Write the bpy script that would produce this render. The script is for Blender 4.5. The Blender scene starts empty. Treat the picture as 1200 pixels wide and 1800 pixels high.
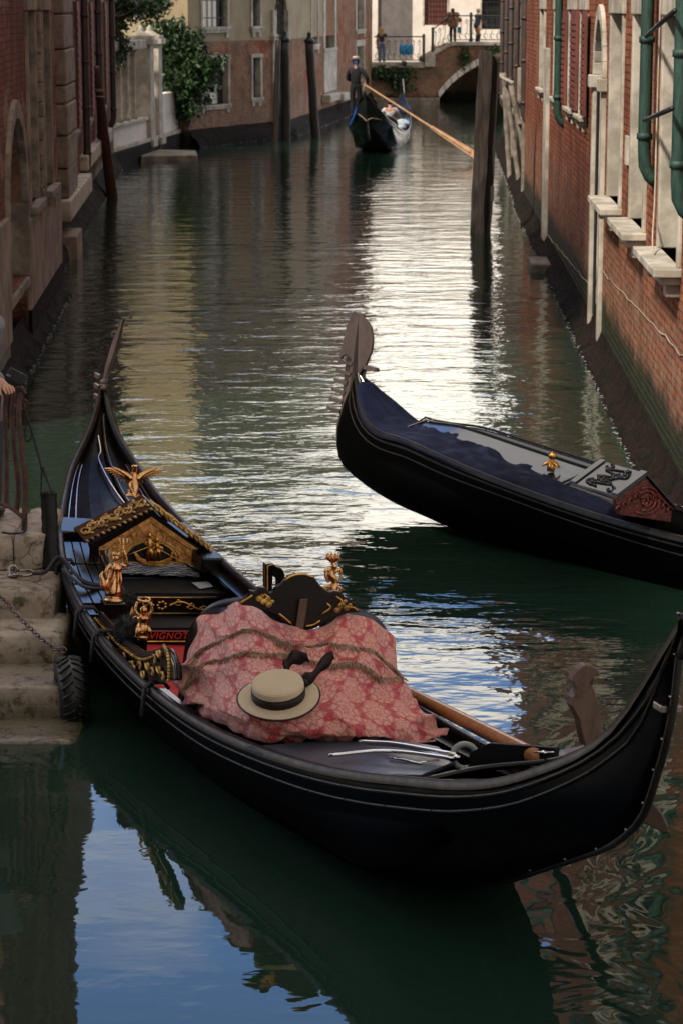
import bpy, bmesh, math, random
from mathutils import Vector, Matrix, noise
random.seed(7)
C = bpy.context.scene.collection
sc = bpy.context.scene
R = math.radians
# ---------------------------------------------------------------- camera, 85 mm lens on a 24x36 frame, 4.2 m above the water
FPX, CAMH = 4250.0, 4.2
PITCH = math.atan(888 / FPX)
cam = bpy.data.cameras.new('camera')
camo = bpy.data.objects.new('camera', cam)
C.objects.link(camo)
sc.camera = camo
cam.sensor_fit = 'VERTICAL'
cam.sensor_height = 36
cam.sensor_width = 24
cam.lens = 85
cam.clip_start = .1
cam.clip_end = 3000
camo.location = (0, 0, CAMH)
camo.rotation_euler = (R(90) - PITCH, 0, 0)
cam.dof.use_dof = True
cam.dof.focus_distance = 13.5
cam.dof.aperture_fstop = 8.0
sc.view_settings.view_transform = 'Standard'
sc.view_settings.look = 'None'
sc.view_settings.exposure = 0.48
sc.view_settings.gamma = 1
# ---------------------------------------------------------------- sky: hazy blue with bright cloud, soft sun from behind the camera on the left
SUN_EL, SUN_AZ = R(48), R(-140)         # azimuth measured from +Y towards +X
w = bpy.data.worlds.new('World')
sc.world = w
w.use_nodes = True
nt = w.node_tree
nt.nodes.clear()
def nn(t, kind, **kw):
    n = t.nodes.new(kind)
    for k, v in kw.items():
        setattr(n, k, v)
    return n
sky = nn(nt, 'ShaderNodeTexSky', sky_type='NISHITA', sun_disc=False, sun_elevation=SUN_EL, sun_rotation=SUN_AZ, air_density=1.0, dust_density=1.0)
tc = nn(nt, 'ShaderNodeTexCoord')
mp = nn(nt, 'ShaderNodeMapping')
mp.inputs['Scale'].default_value = (1, 1, 2.6)
nz = nn(nt, 'ShaderNodeTexNoise')
nz.inputs['Scale'].default_value = 2.3
nz.inputs['Detail'].default_value = 7
nz.inputs['Roughness'].default_value = .55
sep = nn(nt, 'ShaderNodeSeparateXYZ')
elv = nn(nt, 'ShaderNodeMapRange')       # more cloud low down, clear blue above
for k, v in zip(('From Min', 'From Max', 'To Min', 'To Max'), (.15, .31, .62, -.06)):
    elv.inputs[k].default_value = v
add = nn(nt, 'ShaderNodeMath', operation='ADD')
rmp = nn(nt, 'ShaderNodeValToRGB')
rmp.color_ramp.elements[0].position = .50
rmp.color_ramp.elements[1].position = .70
mix = nn(nt, 'ShaderNodeMixRGB')
tint = nn(nt, 'ShaderNodeMixRGB', blend_type='MULTIPLY')
tint.inputs[0].default_value = 1
tint.inputs[2].default_value = (1.5, 1.75, 2.15, 1)
mix.inputs[2].default_value = (19, 17.2, 14.6, 1)
dim = nn(nt, 'ShaderNodeMapRange')       # the low bank of cloud down the canal is the brightest
for k, v in zip(('From Min', 'From Max', 'To Min', 'To Max'), (.20, .55, .95, .62)):
    dim.inputs[k].default_value = v
front = nn(nt, 'ShaderNodeMapRange')
for k, v in zip(('From Min', 'From Max', 'To Min', 'To Max'), (.0, .7, .36, 1.0)):
    front.inputs[k].default_value = v
dm = nn(nt, 'ShaderNodeMath', operation='MULTIPLY')
cl = nn(nt, 'ShaderNodeMixRGB', blend_type='MULTIPLY'); cl.inputs[0].default_value = 1; cl.inputs[1].default_value = (15.5, 14.2, 12.4, 1)
bg = nn(nt, 'ShaderNodeBackground')
bg.inputs[1].default_value = 0.15
wo = nn(nt, 'ShaderNodeOutputWorld')
lk = nt.links.new
lk(tc.outputs['Generated'], mp.inputs[0]); lk(mp.outputs[0], nz.inputs['Vector'])
lk(tc.outputs['Generated'], sep.inputs[0]); lk(sep.outputs['Z'], elv.inputs['Value'])
over = nn(nt, 'ShaderNodeMapRange')      # broken cloud overhead and behind the camera
for k, v in zip(('From Min', 'From Max', 'To Min', 'To Max'), (.50, .72, 0, .34)):
    over.inputs[k].default_value = v
rear = nn(nt, 'ShaderNodeMapRange')
for k, v in zip(('From Min', 'From Max', 'To Min', 'To Max'), (.25, -.35, 0, .30)):
    rear.inputs[k].default_value = v
ad2, ad3 = nn(nt, 'ShaderNodeMath', operation='ADD'), nn(nt, 'ShaderNodeMath', operation='ADD')
lk(sep.outputs['Z'], over.inputs['Value']); lk(sep.outputs['Y'], rear.inputs['Value'])
lk(over.outputs[0], ad2.inputs[0]); lk(rear.outputs[0], ad2.inputs[1]); lk(ad2.outputs[0], ad3.inputs[0]); lk(elv.outputs[0], ad3.inputs[1])
lk(nz.outputs['Fac'], add.inputs[0]); lk(ad3.outputs[0], add.inputs[1]); lk(add.outputs[0], rmp.inputs[0])
lk(sep.outputs['Z'], dim.inputs['Value']); lk(sep.outputs['Y'], front.inputs['Value']); lk(dim.outputs[0], dm.inputs[0]); lk(front.outputs[0], dm.inputs[1]); lk(dm.outputs[0], cl.inputs[2]); lk(cl.outputs[0], mix.inputs[2])
lk(rmp.outputs[0], mix.inputs[0]); lk(sky.outputs[0], tint.inputs[1]); lk(tint.outputs[0], mix.inputs[1]); lk(mix.outputs[0], bg.inputs[0]); lk(bg.outputs[0], wo.inputs[0])
sun = bpy.data.lights.new('sun', 'SUN')
sun.energy = 3.6
sun.angle = R(5)
sun.color = (1, .90, .76)
suno = bpy.data.objects.new('sun', sun)
C.objects.link(suno)
sd = Vector((math.sin(SUN_AZ) * math.cos(SUN_EL), math.cos(SUN_AZ) * math.cos(SUN_EL), math.sin(SUN_EL)))
suno.rotation_euler = sd.to_track_quat('Z', 'Y').to_euler()
suno.location = (0, 0, 40)

# ---------------------------------------------------------------- measuring helpers (photo measurements to metres)
cp, sp = math.cos(PITCH), math.sin(PITCH)
def un(x, y, z=0.0):
    a, b = (x - 600) / FPX, (900 - y) / FPX
    dx, dy, dz = a, cp + b * sp, -sp + b * cp
    t = (z - CAMH) / dz
    return Vector((dx * t, dy * t, z))
def unY(x, y, Y):
    a, b = (x - 600) / FPX, (900 - y) / FPX
    dx, dy, dz = a, cp + b * sp, -sp + b * cp
    t = Y / dy
    return Vector((dx * t, Y, CAMH + dz * t))
def prj(P):
    X, Y, Z = P[0], P[1], P[2] - CAMH
    d = Y * cp - Z * sp
    return 600 + FPX * X / d, 900 - FPX * (Y * sp + Z * cp) / d
def solve2(fn, px, py, q0):
    a, b = q0
    for _ in range(25):
        f0 = prj(fn(a, b)); fa = prj(fn(a + 1e-4, b)); fb = prj(fn(a, b + 1e-4))
        j11, j21 = (fa[0] - f0[0]) / 1e-4, (fa[1] - f0[1]) / 1e-4
        j12, j22 = (fb[0] - f0[0]) / 1e-4, (fb[1] - f0[1]) / 1e-4
        ex, ey = px - f0[0], py - f0[1]
        det = j11 * j22 - j12 * j21
        a += (ex * j22 - ey * j12) / det
        b += (j11 * ey - j21 * ex) / det
    return a, b

# ---------------------------------------------------------------- node maths
class S:
    def __init__(s, t, k): s.t, s.k = t, k
    def _o(s, op, *o):
        n = s.t.nodes.new('ShaderNodeMath'); n.operation = op
        for i, v in enumerate((s,) + o):
            if isinstance(v, S): s.t.links.new(v.k, n.inputs[i])
            else: n.inputs[i].default_value = v
        return S(s.t, n.outputs[0])
    def __add__(s, o): return s._o('ADD', o)
    def __sub__(s, o): return s._o('SUBTRACT', o)
    def __mul__(s, o): return s._o('MULTIPLY', o)
    def __truediv__(s, o): return s._o('DIVIDE', o)
    def sm(s, a, b):
        n = s.t.nodes.new('ShaderNodeMapRange'); n.interpolation_type = 'SMOOTHSTEP'
        s.t.links.new(s.k, n.inputs[0]); n.inputs[1].default_value = a; n.inputs[2].default_value = b
        return S(s.t, n.outputs[0])
def nois(t, vec, scale, det=4, rough=.55, dist=0.0):
    n = t.nodes.new('ShaderNodeTexNoise')
    n.inputs['Scale'].default_value = scale; n.inputs['Detail'].default_value = det
    n.inputs['Roughness'].default_value = rough; n.inputs['Distortion'].default_value = dist
    if vec is not None: t.links.new(vec, n.inputs['Vector'])
    return S(t, n.outputs['Fac'])
def mixc(t, fac, a, b):
    n = t.nodes.new('ShaderNodeMixRGB')
    for i, v in ((0, fac), (1, a), (2, b)):
        if isinstance(v, S): t.links.new(v.k, n.inputs[i])
        elif isinstance(v, (int, float)): n.inputs[i].default_value = v
        else: n.inputs[i].default_value = (*v, 1)
    return S(t, n.outputs[0])
def newmat(name):
    m = bpy.data.materials.new(name); m.use_nodes = True
    t = m.node_tree
    return m, t, t.nodes['Principled BSDF']
def coords(t, kind='Object'):
    return t.nodes.new('ShaderNodeTexCoord').outputs[kind]
def bumpit(t, b, h, strength=.5, dist=.01):
    n = t.nodes.new('ShaderNodeBump')
    n.inputs['Strength'].default_value = strength; n.inputs['Distance'].default_value = dist
    t.links.new(h.k, n.inputs['Height']); t.links.new(n.outputs[0], b.inputs['Normal'])
def mat(name, col, rough=.5, metal=0, col2=None, vs=4, bump=0, bs=30, dist=.01, spec=None, stretch=None, emit=0, contrast=(.35, .65), coat=0, ior=None):
    m, t, b = newmat(name)
    b.inputs['Roughness'].default_value = rough; b.inputs['Metallic'].default_value = metal
    if spec is not None: b.inputs['Specular IOR Level'].default_value = spec
    if ior: b.inputs['IOR'].default_value = ior
    if coat: b.inputs['Coat Weight'].default_value = coat; b.inputs['Coat Roughness'].default_value = .06
    v = coords(t)
    if stretch:
        mpn = t.nodes.new('ShaderNodeMapping'); mpn.inputs['Scale'].default_value = stretch
        t.links.new(v, mpn.inputs[0]); v = mpn.outputs[0]
    if col2 is None: col2 = tuple(c * .72 for c in col)
    c = mixc(t, nois(t, v, vs, 6, .6).sm(*contrast), col, col2)
    t.links.new(c.k, b.inputs['Base Color'])
    rr = nois(t, v, vs * 2.3, 3).sm(.3, .7) * (.25 * rough) + rough * .88
    t.links.new(rr.k, b.inputs['Roughness'])
    if emit:
        b.inputs['Emission Color'].default_value = (*col, 1); b.inputs['Emission Strength'].default_value = emit
    if bump: bumpit(t, b, nois(t, v, bs, 5, .6), bump, dist)
    return m
def brickmat(name, c1, c2, mortar, plaster=(.4, .3, .22), pam=.5, algae=.6, salt=.35, bw=.27, rh=.075, pscale=.45, zscale=1.0):
    """old Venetian brick: courses, worn faces, flaking render, pale salt band and dark algae at the water"""
    m, t, b = newmat(name)
    uv = coords(t, 'UV')
    vn = t.nodes.new('ShaderNodeTexNoise'); vn.inputs['Scale'].default_value = 2.2; t.links.new(uv, vn.inputs['Vector'])
    vm = t.nodes.new('ShaderNodeVectorMath'); vm.operation = 'SCALE'; vm.inputs['Scale'].default_value = .035
    t.links.new(vn.outputs['Color'], vm.inputs[0])
    va = t.nodes.new('ShaderNodeVectorMath'); va.operation = 'ADD'; t.links.new(uv, va.inputs[0]); t.links.new(vm.outputs[0], va.inputs[1])
    bk = t.nodes.new('ShaderNodeTexBrick')
    bk.inputs['Scale'].default_value = 1; bk.inputs['Brick Width'].default_value = bw; bk.inputs['Row Height'].default_value = rh
    bk.inputs['Mortar Size'].default_value = .013; bk.inputs['Mortar Smooth'].default_value = .35; bk.inputs['Bias'].default_value = -.1
    bk.inputs['Color1'].default_value = (*c1, 1); bk.inputs['Color2'].default_value = (*c2, 1); bk.inputs['Mortar'].default_value = (*mortar, 1)
    t.links.new(va.outputs[0], bk.inputs['Vector'])
    sx = t.nodes.new('ShaderNodeSeparateXYZ'); t.links.new(uv, sx.inputs[0]); z = S(t, sx.outputs['Y'])
    col = S(t, bk.outputs['Color'])
    vb = t.nodes.new('ShaderNodeTexVoronoi'); vb.inputs['Scale'].default_value = 5.2; t.links.new(va.outputs[0], vb.inputs['Vector']); sc2 = t.nodes.new('ShaderNodeSeparateColor'); t.links.new(vb.outputs['Color'], sc2.inputs[0])
    col = mixc(t, S(t, sc2.outputs[0]).sm(.55, 1) * .65, col, tuple(x * .42 for x in c1)); col = mixc(t, S(t, sc2.outputs[1]).sm(.7, 1) * .5, col, tuple(min(.5, x * 1.5 + .03) for x in c1))
    col = mixc(t, nois(t, uv, 9, 5, .7).sm(.42, .7) * .55, col, tuple(x * .35 for x in c1))
    col = mixc(t, nois(t, uv, 1.1, 5, .6).sm(.42, .68) * .85, col, tuple(x * .5 for x in c2))
    big = nois(t, uv, pscale, 7, .68)
    pl = big.sm(.62 - pam * .2, .66 - pam * .2)
    pc = mixc(t, nois(t, uv, 2.5, 6, .65).sm(.3, .7), plaster, tuple(x * .55 for x in plaster))
    col = mixc(t, pl, col, pc)
    edge = nois(t, uv, 1.3, 6, .7)
    zz = z + edge * 1.6 - .8
    sa = (S(t, zz.k) - algae)._o('ABSOLUTE')
    col = mixc(t, (S(t, zz.k).sm(algae + 1.5, algae + .35)) * salt * nois(t, uv, 6, 6, .75).sm(.4, .65), col, (.30, .26, .19))
    al = (z + edge * .9 - .45).sm(algae + .16, algae - .14)
    ac = mixc(t, nois(t, uv, 7, 5).sm(.3, .7), (.012, .014, .006), (.03, .035, .012))
    col = mixc(t, al, col, ac)
    t.links.new(col.k, b.inputs['Base Color'])
    rgh = al * -.45 + .9
    t.links.new(rgh.k, b.inputs['Roughness']); b.inputs['Specular IOR Level'].default_value = .25
    h = (S(t, bk.outputs['Fac']) * -1 + 1) * (pl * -.75 + 1) + nois(t, uv, 22, 5, .7) * .7 + pl * .5
    bumpit(t, b, h, 1, .024)
    return m

# ---------------------------------------------------------------- mesh helpers
def BM(): return bmesh.new()
def tag(o, label=None, cat=None, group=None, kind=None):
    for k, v in (('label', label), ('category', cat), ('group', group), ('kind', kind)):
        if v: o[k] = v
    return o
def thing(name, label, cat, loc=(0, 0, 0), rot=(0, 0, 0), group=None):
    o = bpy.data.objects.new(name, None); o.empty_display_size = .2
    C.objects.link(o); o.location = loc; o.rotation_euler = rot
    return tag(o, label, cat, group)
def root_of(p):
    while p.parent: p = p.parent
    return p
def obj(name, bm, m, parent=None, smooth=False, world=False, bevel=0, sub=0, uvs=True):
    """link a bmesh as ONE object; world=True means it was drawn in world coordinates (parents carry no rotation then)"""
    me = bpy.data.meshes.new(name)
    bmesh.ops.recalc_face_normals(bm, faces=bm.faces) if smooth is not None else None
    if parent is not None and world:
        l = root_of(parent).location
        bmesh.ops.translate(bm, verts=bm.verts, vec=-Vector(l))
    shift = None
    if parent is None:
        xs = [v.co for v in bm.verts]
        shift = Vector(((min(c.x for c in xs) + max(c.x for c in xs)) / 2, (min(c.y for c in xs) + max(c.y for c in xs)) / 2, min(c.z for c in xs)))
        bmesh.ops.translate(bm, verts=bm.verts, vec=-shift)
    bm.to_mesh(me); bm.free()
    if smooth:
        for p in me.polygons: p.use_smooth = True
    o = bpy.data.objects.new(name, me); C.objects.link(o)
    if shift: o.location = shift
    if m: me.materials.append(m)
    if parent is not None: o.parent = parent
    if bevel:
        b = o.modifiers.new('bevel', 'BEVEL'); b.width = bevel; b.segments = 2; b.limit_method = 'ANGLE'
    if sub:
        s = o.modifiers.new('sub', 'SUBSURF'); s.levels = s.render_levels = sub
    return o
def quad(bm, pts):
    return bm.faces.new([bm.verts.new(p) for p in pts])
def hexa(bm, p):
    """p: 8 corners, bottom ring then top ring"""
    v = [bm.verts.new(q) for q in p]
    for f in ((0, 1, 2, 3), (7, 6, 5, 4), (0, 4, 5, 1), (1, 5, 6, 2), (2, 6, 7, 3), (3, 7, 4, 0)):
        bm.faces.new([v[i] for i in f])
def box(bm, x0, x1, y0, y1, z0, z1, M=None):
    p = [Vector(q) for q in ((x0, y0, z0), (x1, y0, z0), (x1, y1, z0), (x0, y1, z0), (x0, y0, z1), (x1, y0, z1), (x1, y1, z1), (x0, y1, z1))]
    if M: p = [M @ q for q in p]
    hexa(bm, p)
def tube(bm, pts, r, seg=8, cap=True, flat=1.0):
    """tube through pts; r a number or one per point"""
    pts = [Vector(p) for p in pts]; n = len(pts)
    rs = r if isinstance(r, (list, tuple)) else [r] * n
    rings = []; up = None
    for i, p in enumerate(pts):
        d = (pts[min(i + 1, n - 1)] - pts[max(i - 1, 0)])
        if d.length < 1e-9: d = Vector((0, 0, 1))
        d.normalize()
        if up is None:
            up = Vector((0, 0, 1)) if abs(d.z) < .9 else Vector((1, 0, 0))
        s = d.cross(up)
        if s.length < 1e-4: s = d.orthogonal()
        s.normalize(); u = s.cross(d).normalized(); up = u
        rings.append([bm.verts.new(p + (s * math.cos(2 * math.pi * k / seg) + u * math.sin(2 * math.pi * k / seg) * flat) * rs[i]) for k in range(seg)])
    for a, b in zip(rings, rings[1:]):
        for k in range(seg):
            bm.faces.new((a[k], a[(k + 1) % seg], b[(k + 1) % seg], b[k]))
    if cap:
        bm.faces.new(list(reversed(rings[0]))); bm.faces.new(rings[-1])
def lathe(bm, prof, o=(0, 0, 0), seg=16, M=None):
    """prof: (radius, z) pairs"""
    o = Vector(o); rings = []
    for r, z in prof:
        rings.append([bm.verts.new((M @ Vector((r * math.cos(2 * math.pi * k / seg), r * math.sin(2 * math.pi * k / seg), z)) if M else Vector((r * math.cos(2 * math.pi * k / seg), r * math.sin(2 * math.pi * k / seg), z))) + o) for k in range(seg)])
    for a, b in zip(rings, rings[1:]):
        for k in range(seg):
            bm.faces.new((a[k], a[(k + 1) % seg], b[(k + 1) % seg], b[k]))
    bm.faces.new(list(reversed(rings[0]))); bm.faces.new(rings[-1])
def ball(bm, c, r, seg=10, sc=(1, 1, 1), rot=None):
    g = bmesh.ops.create_uvsphere(bm, u_segments=seg, v_segments=max(5, seg // 2 + 1), radius=1)
    M = Matrix.Translation(Vector(c)) @ (rot.to_matrix().to_4x4() if rot else Matrix()) @ Matrix.Diagonal((r * sc[0], r * sc[1], r * sc[2], 1))
    bmesh.ops.transform(bm, matrix=M, verts=g['verts'])
def plate(bm, pts, off):
    """closed prism: outline pts (3D) pushed by vector off"""
    a = [bm.verts.new(Vector(p)) for p in pts]; b = [bm.verts.new(Vector(p) + Vector(off)) for p in pts]
    n = len(a)
    f1 = bm.faces.new(a); f2 = bm.faces.new(list(reversed(b)))
    for i in range(n): bm.faces.new((a[i], b[i], b[(i + 1) % n], a[(i + 1) % n]))
    bmesh.ops.triangulate(bm, faces=[f1, f2])
def interp(x, xs, ys):
    if x <= xs[0]: return ys[0]
    for i in range(len(xs) - 1):
        if x <= xs[i + 1]:
            return ys[i] + (ys[i + 1] - ys[i]) * (x - xs[i]) / (xs[i + 1] - xs[i])
    return ys[-1]
def cub(x, xs, ys):
    n = len(xs)
    if x <= xs[0]: return ys[0]
    if x >= xs[-1]: return ys[-1]
    def g(i):
        if i == 0: return (ys[1] - ys[0]) / (xs[1] - xs[0])
        if i == n - 1: return (ys[-1] - ys[-2]) / (xs[-1] - xs[-2])
        h0, h1 = xs[i] - xs[i - 1], xs[i + 1] - xs[i]
        return ((ys[i + 1] - ys[i]) / h1 * h0 + (ys[i] - ys[i - 1]) / h0 * h1) / (h0 + h1)
    for i in range(n - 1):
        if x <= xs[i + 1]:
            h = xs[i + 1] - xs[i]; t = (x - xs[i]) / h
            return (2*t**3-3*t**2+1)*ys[i]+(t**3-2*t**2+t)*h*g(i)+(-2*t**3+3*t**2)*ys[i+1]+(t**3-t**2)*h*g(i+1)
def spline(pts, n):
    """smooth curve through 3D pts"""
    pts = [Vector(p) for p in pts]; k = list(range(len(pts)))
    return [Vector([cub(i * (len(pts) - 1) / (n - 1), k, [p[a] for p in pts]) for a in range(3)]) for i in range(n)]
def text_obj(name, s, size, m, parent, M, extr=.002, tilt=0):
    c = bpy.data.curves.new(name, 'FONT'); c.body = s; c.size = size; c.extrude = extr; c.align_x = 'CENTER'; c.align_y = 'CENTER'; c.shear = tilt; c.space_character = 1.12
    o = bpy.data.objects.new(name + '_tmp', c); C.objects.link(o)
    dg = bpy.context.evaluated_depsgraph_get(); me = bpy.data.meshes.new_from_object(o.evaluated_get(dg))
    bpy.data.objects.remove(o)
    me.transform(M); me.materials.clear(); me.materials.append(m)
    q = bpy.data.objects.new(name, me); C.objects.link(q); q.parent = parent
    return q
def skin(name, chains, m, parent, sub=1, extra=None, root=0):
    """one continuous skinned surface; chains: lists of (key or None, (x,y,z), radius) sharing keys"""
    me = bpy.data.meshes.new(name); vs, es, rs, keys = [], [], [], {}
    for ch in chains:
        prev = None
        for key, co, r in ch:
            if key is not None and key in keys: i = keys[key]
            else:
                i = len(vs); vs.append(co); rs.append(r)
                if key is not None: keys[key] = i
            if prev is not None and prev != i: es.append((prev, i))
            prev = i
    me.from_pydata(vs, es, []); o = bpy.data.objects.new(name + '_tmp', me); C.objects.link(o)
    md = o.modifiers.new('s', 'SKIN'); md.use_smooth_shade = True; md.branch_smoothing = .6
    for i, v in enumerate(me.skin_vertices[0].data):
        r = rs[i]; v.radius = (r, r) if not isinstance(r, tuple) else r
        v.use_root = (i == root)
    sb = o.modifiers.new('b', 'SUBSURF'); sb.levels = sb.render_levels = sub
    dg = bpy.context.evaluated_depsgraph_get(); m2 = bpy.data.meshes.new_from_object(o.evaluated_get(dg))
    bpy.data.objects.remove(o)
    bm = BM(); bm.from_mesh(m2)
    if extra: extra(bm)
    return obj(name, bm, m, parent, smooth=True)
# ================================================================ materials of the setting
M = {}
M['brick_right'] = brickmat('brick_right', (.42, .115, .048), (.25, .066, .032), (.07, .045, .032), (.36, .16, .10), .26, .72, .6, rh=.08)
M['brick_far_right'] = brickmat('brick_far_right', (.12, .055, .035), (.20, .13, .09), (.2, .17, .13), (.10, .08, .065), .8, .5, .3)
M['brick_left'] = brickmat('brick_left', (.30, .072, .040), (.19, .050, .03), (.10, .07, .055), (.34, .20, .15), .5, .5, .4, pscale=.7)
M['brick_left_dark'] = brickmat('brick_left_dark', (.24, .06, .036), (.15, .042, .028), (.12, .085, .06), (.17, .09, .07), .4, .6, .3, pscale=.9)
M['brick_yellow'] = brickmat('brick_yellow', (.38, .12, .065), (.34, .22, .13), (.34, .28, .2), (.34, .10, .05), .35, .45, .5)
M['brick_bridge'] = brickmat('brick_bridge', (.42, .16, .09), (.30, .22, .15), (.32, .28, .22), (.36, .14, .08), .3, .35, .4)
M['ochre'] = mat('ochre_plaster', (.35, .285, .18), .9, col2=(.28, .22, .13), vs=1.2, bump=.3, bs=12)
M['render'] = mat('old_render', (.34, .27, .22), .9, col2=(.17, .13, .11), vs=1.6, bump=.5, bs=9, dist=.02)
M['whitewall'] = mat('white_wall', (.80, .74, .68), .9, col2=(.68, .62, .56), vs=1.3, bump=.2, bs=8)
M['stone'] = mat('white_stone', (.55, .50, .43), .8, col2=(.30, .27, .22), vs=2.6, bump=.5, bs=16, dist=.012)
M['stone_dim'] = mat('weathered_stone', (.32, .27, .22), .85, col2=(.14, .12, .10), vs=3.2, bump=.7, bs=12, dist=.02)
M['glass'] = mat('window_glass', (.02, .024, .024), .12, spec=.6)
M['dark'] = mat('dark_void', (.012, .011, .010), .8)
M['green_pipe'] = mat('green_copper', (.020, .070, .052), .6, col2=(.012, .032, .027), vs=6, stretch=(6, 6, 1), bump=.3, bs=20)
M['black_pipe'] = mat('dark_pipe', (.035, .03, .032), .5, col2=(.07, .04, .03), vs=5)
M['iron'] = mat('black_iron', (.02, .02, .022), .45, bump=.2, bs=40, dist=.003)
M['rust'] = mat('rusty_iron', (.10, .042, .028), .75, col2=(.05, .022, .018), vs=14, bump=.4, bs=60, dist=.004)
M['shutter'] = mat('red_brown_shutter', (.20, .055, .04), .7, col2=(.13, .04, .03), vs=6, stretch=(1, 1, .2))
M['grey_door'] = mat('grey_gate', (.17, .155, .15), .8, col2=(.12, .11, .11), vs=2)
M['wood_pole'] = mat('weathered_wood', (.055, .043, .036), .85, col2=(.018, .014, .012), vs=3, stretch=(6, 6, .6), bump=.8, bs=7, dist=.02)
M['wood_pole_dark'] = mat('dark_painted_wood', (.022, .017, .016), .6, col2=(.045, .03, .024), vs=3, stretch=(5, 5, .6), bump=.5, bs=9)
M['algae'] = mat('seaweed', (.022, .012, .011), .8, col2=(.008, .009, .004), vs=6, bump=1, bs=14, dist=.05, ior=1.15)
M['shell'] = mat('pale_glint', (.34, .33, .32), .3, col2=(.06, .055, .05), vs=30)  # pale colour painting the waterline glint on the footings
M['leaf'] = mat('leaf', (.055, .11, .03), .5, col2=(.02, .05, .015), vs=3)
M['leaf_dark'] = mat('dark_leaf', (.045, .10, .028), .5, col2=(.012, .03, .012), vs=3)
M['stem'] = mat('stem', (.06, .045, .03), .9)
# ================================================================ water: dark green, clear enough to show the drowned step
def water():
    m = bpy.data.materials.new('canal_water'); m.use_nodes = True; t = m.node_tree; t.nodes.clear()
    out = t.nodes.new('ShaderNodeOutputMaterial')
    v = t.nodes.new('ShaderNodeNewGeometry').outputs['Position']
    sx = t.nodes.new('ShaderNodeSeparateXYZ'); t.links.new(v, sx.inputs[0]); Y = S(t, sx.outputs['Y']); X = S(t, sx.outputs['X'])
    mp1 = t.nodes.new('ShaderNodeMapping'); mp1.inputs['Scale'].default_value = (.75, 1.35, 1); mp1.inputs['Rotation'].default_value = (0, 0, .12); t.links.new(v, mp1.inputs[0])
    calm = nois(t, v, .11, 2).sm(.38, .62) * .35 + .65
    near = Y.sm(12.3, 17.0) * .93 + .07
    far = Y.sm(95, 30) * .45 + .55
    big = nois(t, mp1.outputs[0], 1.05, 3, .5, .25)
    mid = nois(t, mp1.outputs[0], 3.6, 3, .55, .2)
    fine = nois(t, mp1.outputs[0], 11, 2, .5)
    h = (big * .046 + mid * .012 + fine * .0024) * near * calm * far
    slow = nois(t, v, 2.2, 2, .5, .8)
    h = h + slow * .0042 * (near * -1 + 1.15) * (X.sm(-.6, .9) * 2.4 + .30)
    bn = t.nodes.new('ShaderNodeBump'); bn.inputs['Strength'].default_value = 1; bn.inputs['Distance'].default_value = 1
    t.links.new(h.k, bn.inputs['Height'])
    gl = t.nodes.new('ShaderNodeBsdfGlossy'); gl.inputs['Roughness'].default_value = .015; gl.inputs['Color'].default_value = (.95, .97, .97, 1)
    df = t.nodes.new('ShaderNodeBsdfDiffuse'); df.inputs['Color'].default_value = (.021, .056, .036, 1)
    tr = t.nodes.new('ShaderNodeBsdfTransparent'); tr.inputs['Color'].default_value = (.82, .93, .86, 1)
    fr = t.nodes.new('ShaderNodeFresnel'); fr.inputs['IOR'].default_value = 1.5
    for n in (gl, df, fr): t.links.new(bn.outputs[0], n.inputs['Normal'])
    m1 = t.nodes.new('ShaderNodeMixShader'); m1.inputs[0].default_value = .52
    t.links.new(df.outputs[0], m1.inputs[1]); t.links.new(tr.outputs[0], m1.inputs[2])
    m2 = t.nodes.new('ShaderNodeMixShader'); t.links.new(fr.outputs[0], m2.inputs[0]); t.links.new(m1.outputs[0], m2.inputs[1]); t.links.new(gl.outputs[0], m2.inputs[2])
    t.links.new(m2.outputs[0], out.inputs['Surface'])
    va = t.nodes.new('ShaderNodeVolumeAbsorption'); va.inputs['Color'].default_value = (.25, .62, .45, 1); va.inputs['Density'].default_value = 2.6
    t.links.new(va.outputs[0], out.inputs['Volume'])
    bm = BM(); box(bm, -300, 300, -60, 900, -2.2, 0)
    tag(obj('water', bm, m), kind='structure')
water()
bm = BM(); quad(bm, [(-300, -60, -2.1), (300, -60, -2.1), (300, 900, -2.1), (-300, 900, -2.1)])
tag(obj('canal_bed', bm, mat('mud', (.018, .022, .012), .95, bump=.4, bs=2, dist=.1)), kind='structure')

# ================================================================ building kit
class Path:
    """plan line of a facade; the street side lies to the right of its direction"""
    def __init__(s, pts):
        s.p = [Vector((x, y)) for x, y in pts]; s.c = [0]
        for a, b in zip(s.p, s.p[1:]): s.c.append(s.c[-1] + (b - a).length)
        s.L = s.c[-1]
    def seg(s, d):
        i = 0
        while i < len(s.c) - 2 and d > s.c[i + 1] + 1e-6: i += 1
        return i
    def at(s, d, o=0, z=0, i=None):
        if i is None: i = s.seg(d)
        a, b = s.p[i], s.p[i + 1]; u = (b - a).normalized(); q = a + u * (d - s.c[i]); n = Vector((u.y, -u.x))
        return Vector((q.x + n.x * o, q.y + n.y * o, z))
    def sY(s, Y, i=0):
        a, b = s.p[i], s.p[i + 1]
        return s.c[i] + (Y - a.y) / (b.y - a.y) * (b - a).length
    def spx(s, px, i=0):
        """where the facade stands in the bearing of a measured column"""
        k = (px - 600) / FPX / cp * .995; a, b = s.p[i], s.p[i + 1]; d = b - a
        t = (k * a.y - a.x) / (d.x - k * d.y)
        return s.c[i] + t * d.length
def wbox(bm, P, s0, s1, o0, o1, z0, z1):
    i = P.seg((s0 + s1) / 2); A = lambda s, o, z: P.at(s, o, z, i)
    hexa(bm, [A(s0, o1, z0), A(s1, o1, z0), A(s1, o0, z0), A(s0, o0, z0), A(s0, o1, z1), A(s1, o1, z1), A(s1, o0, z1), A(s0, o0, z1)])
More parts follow.
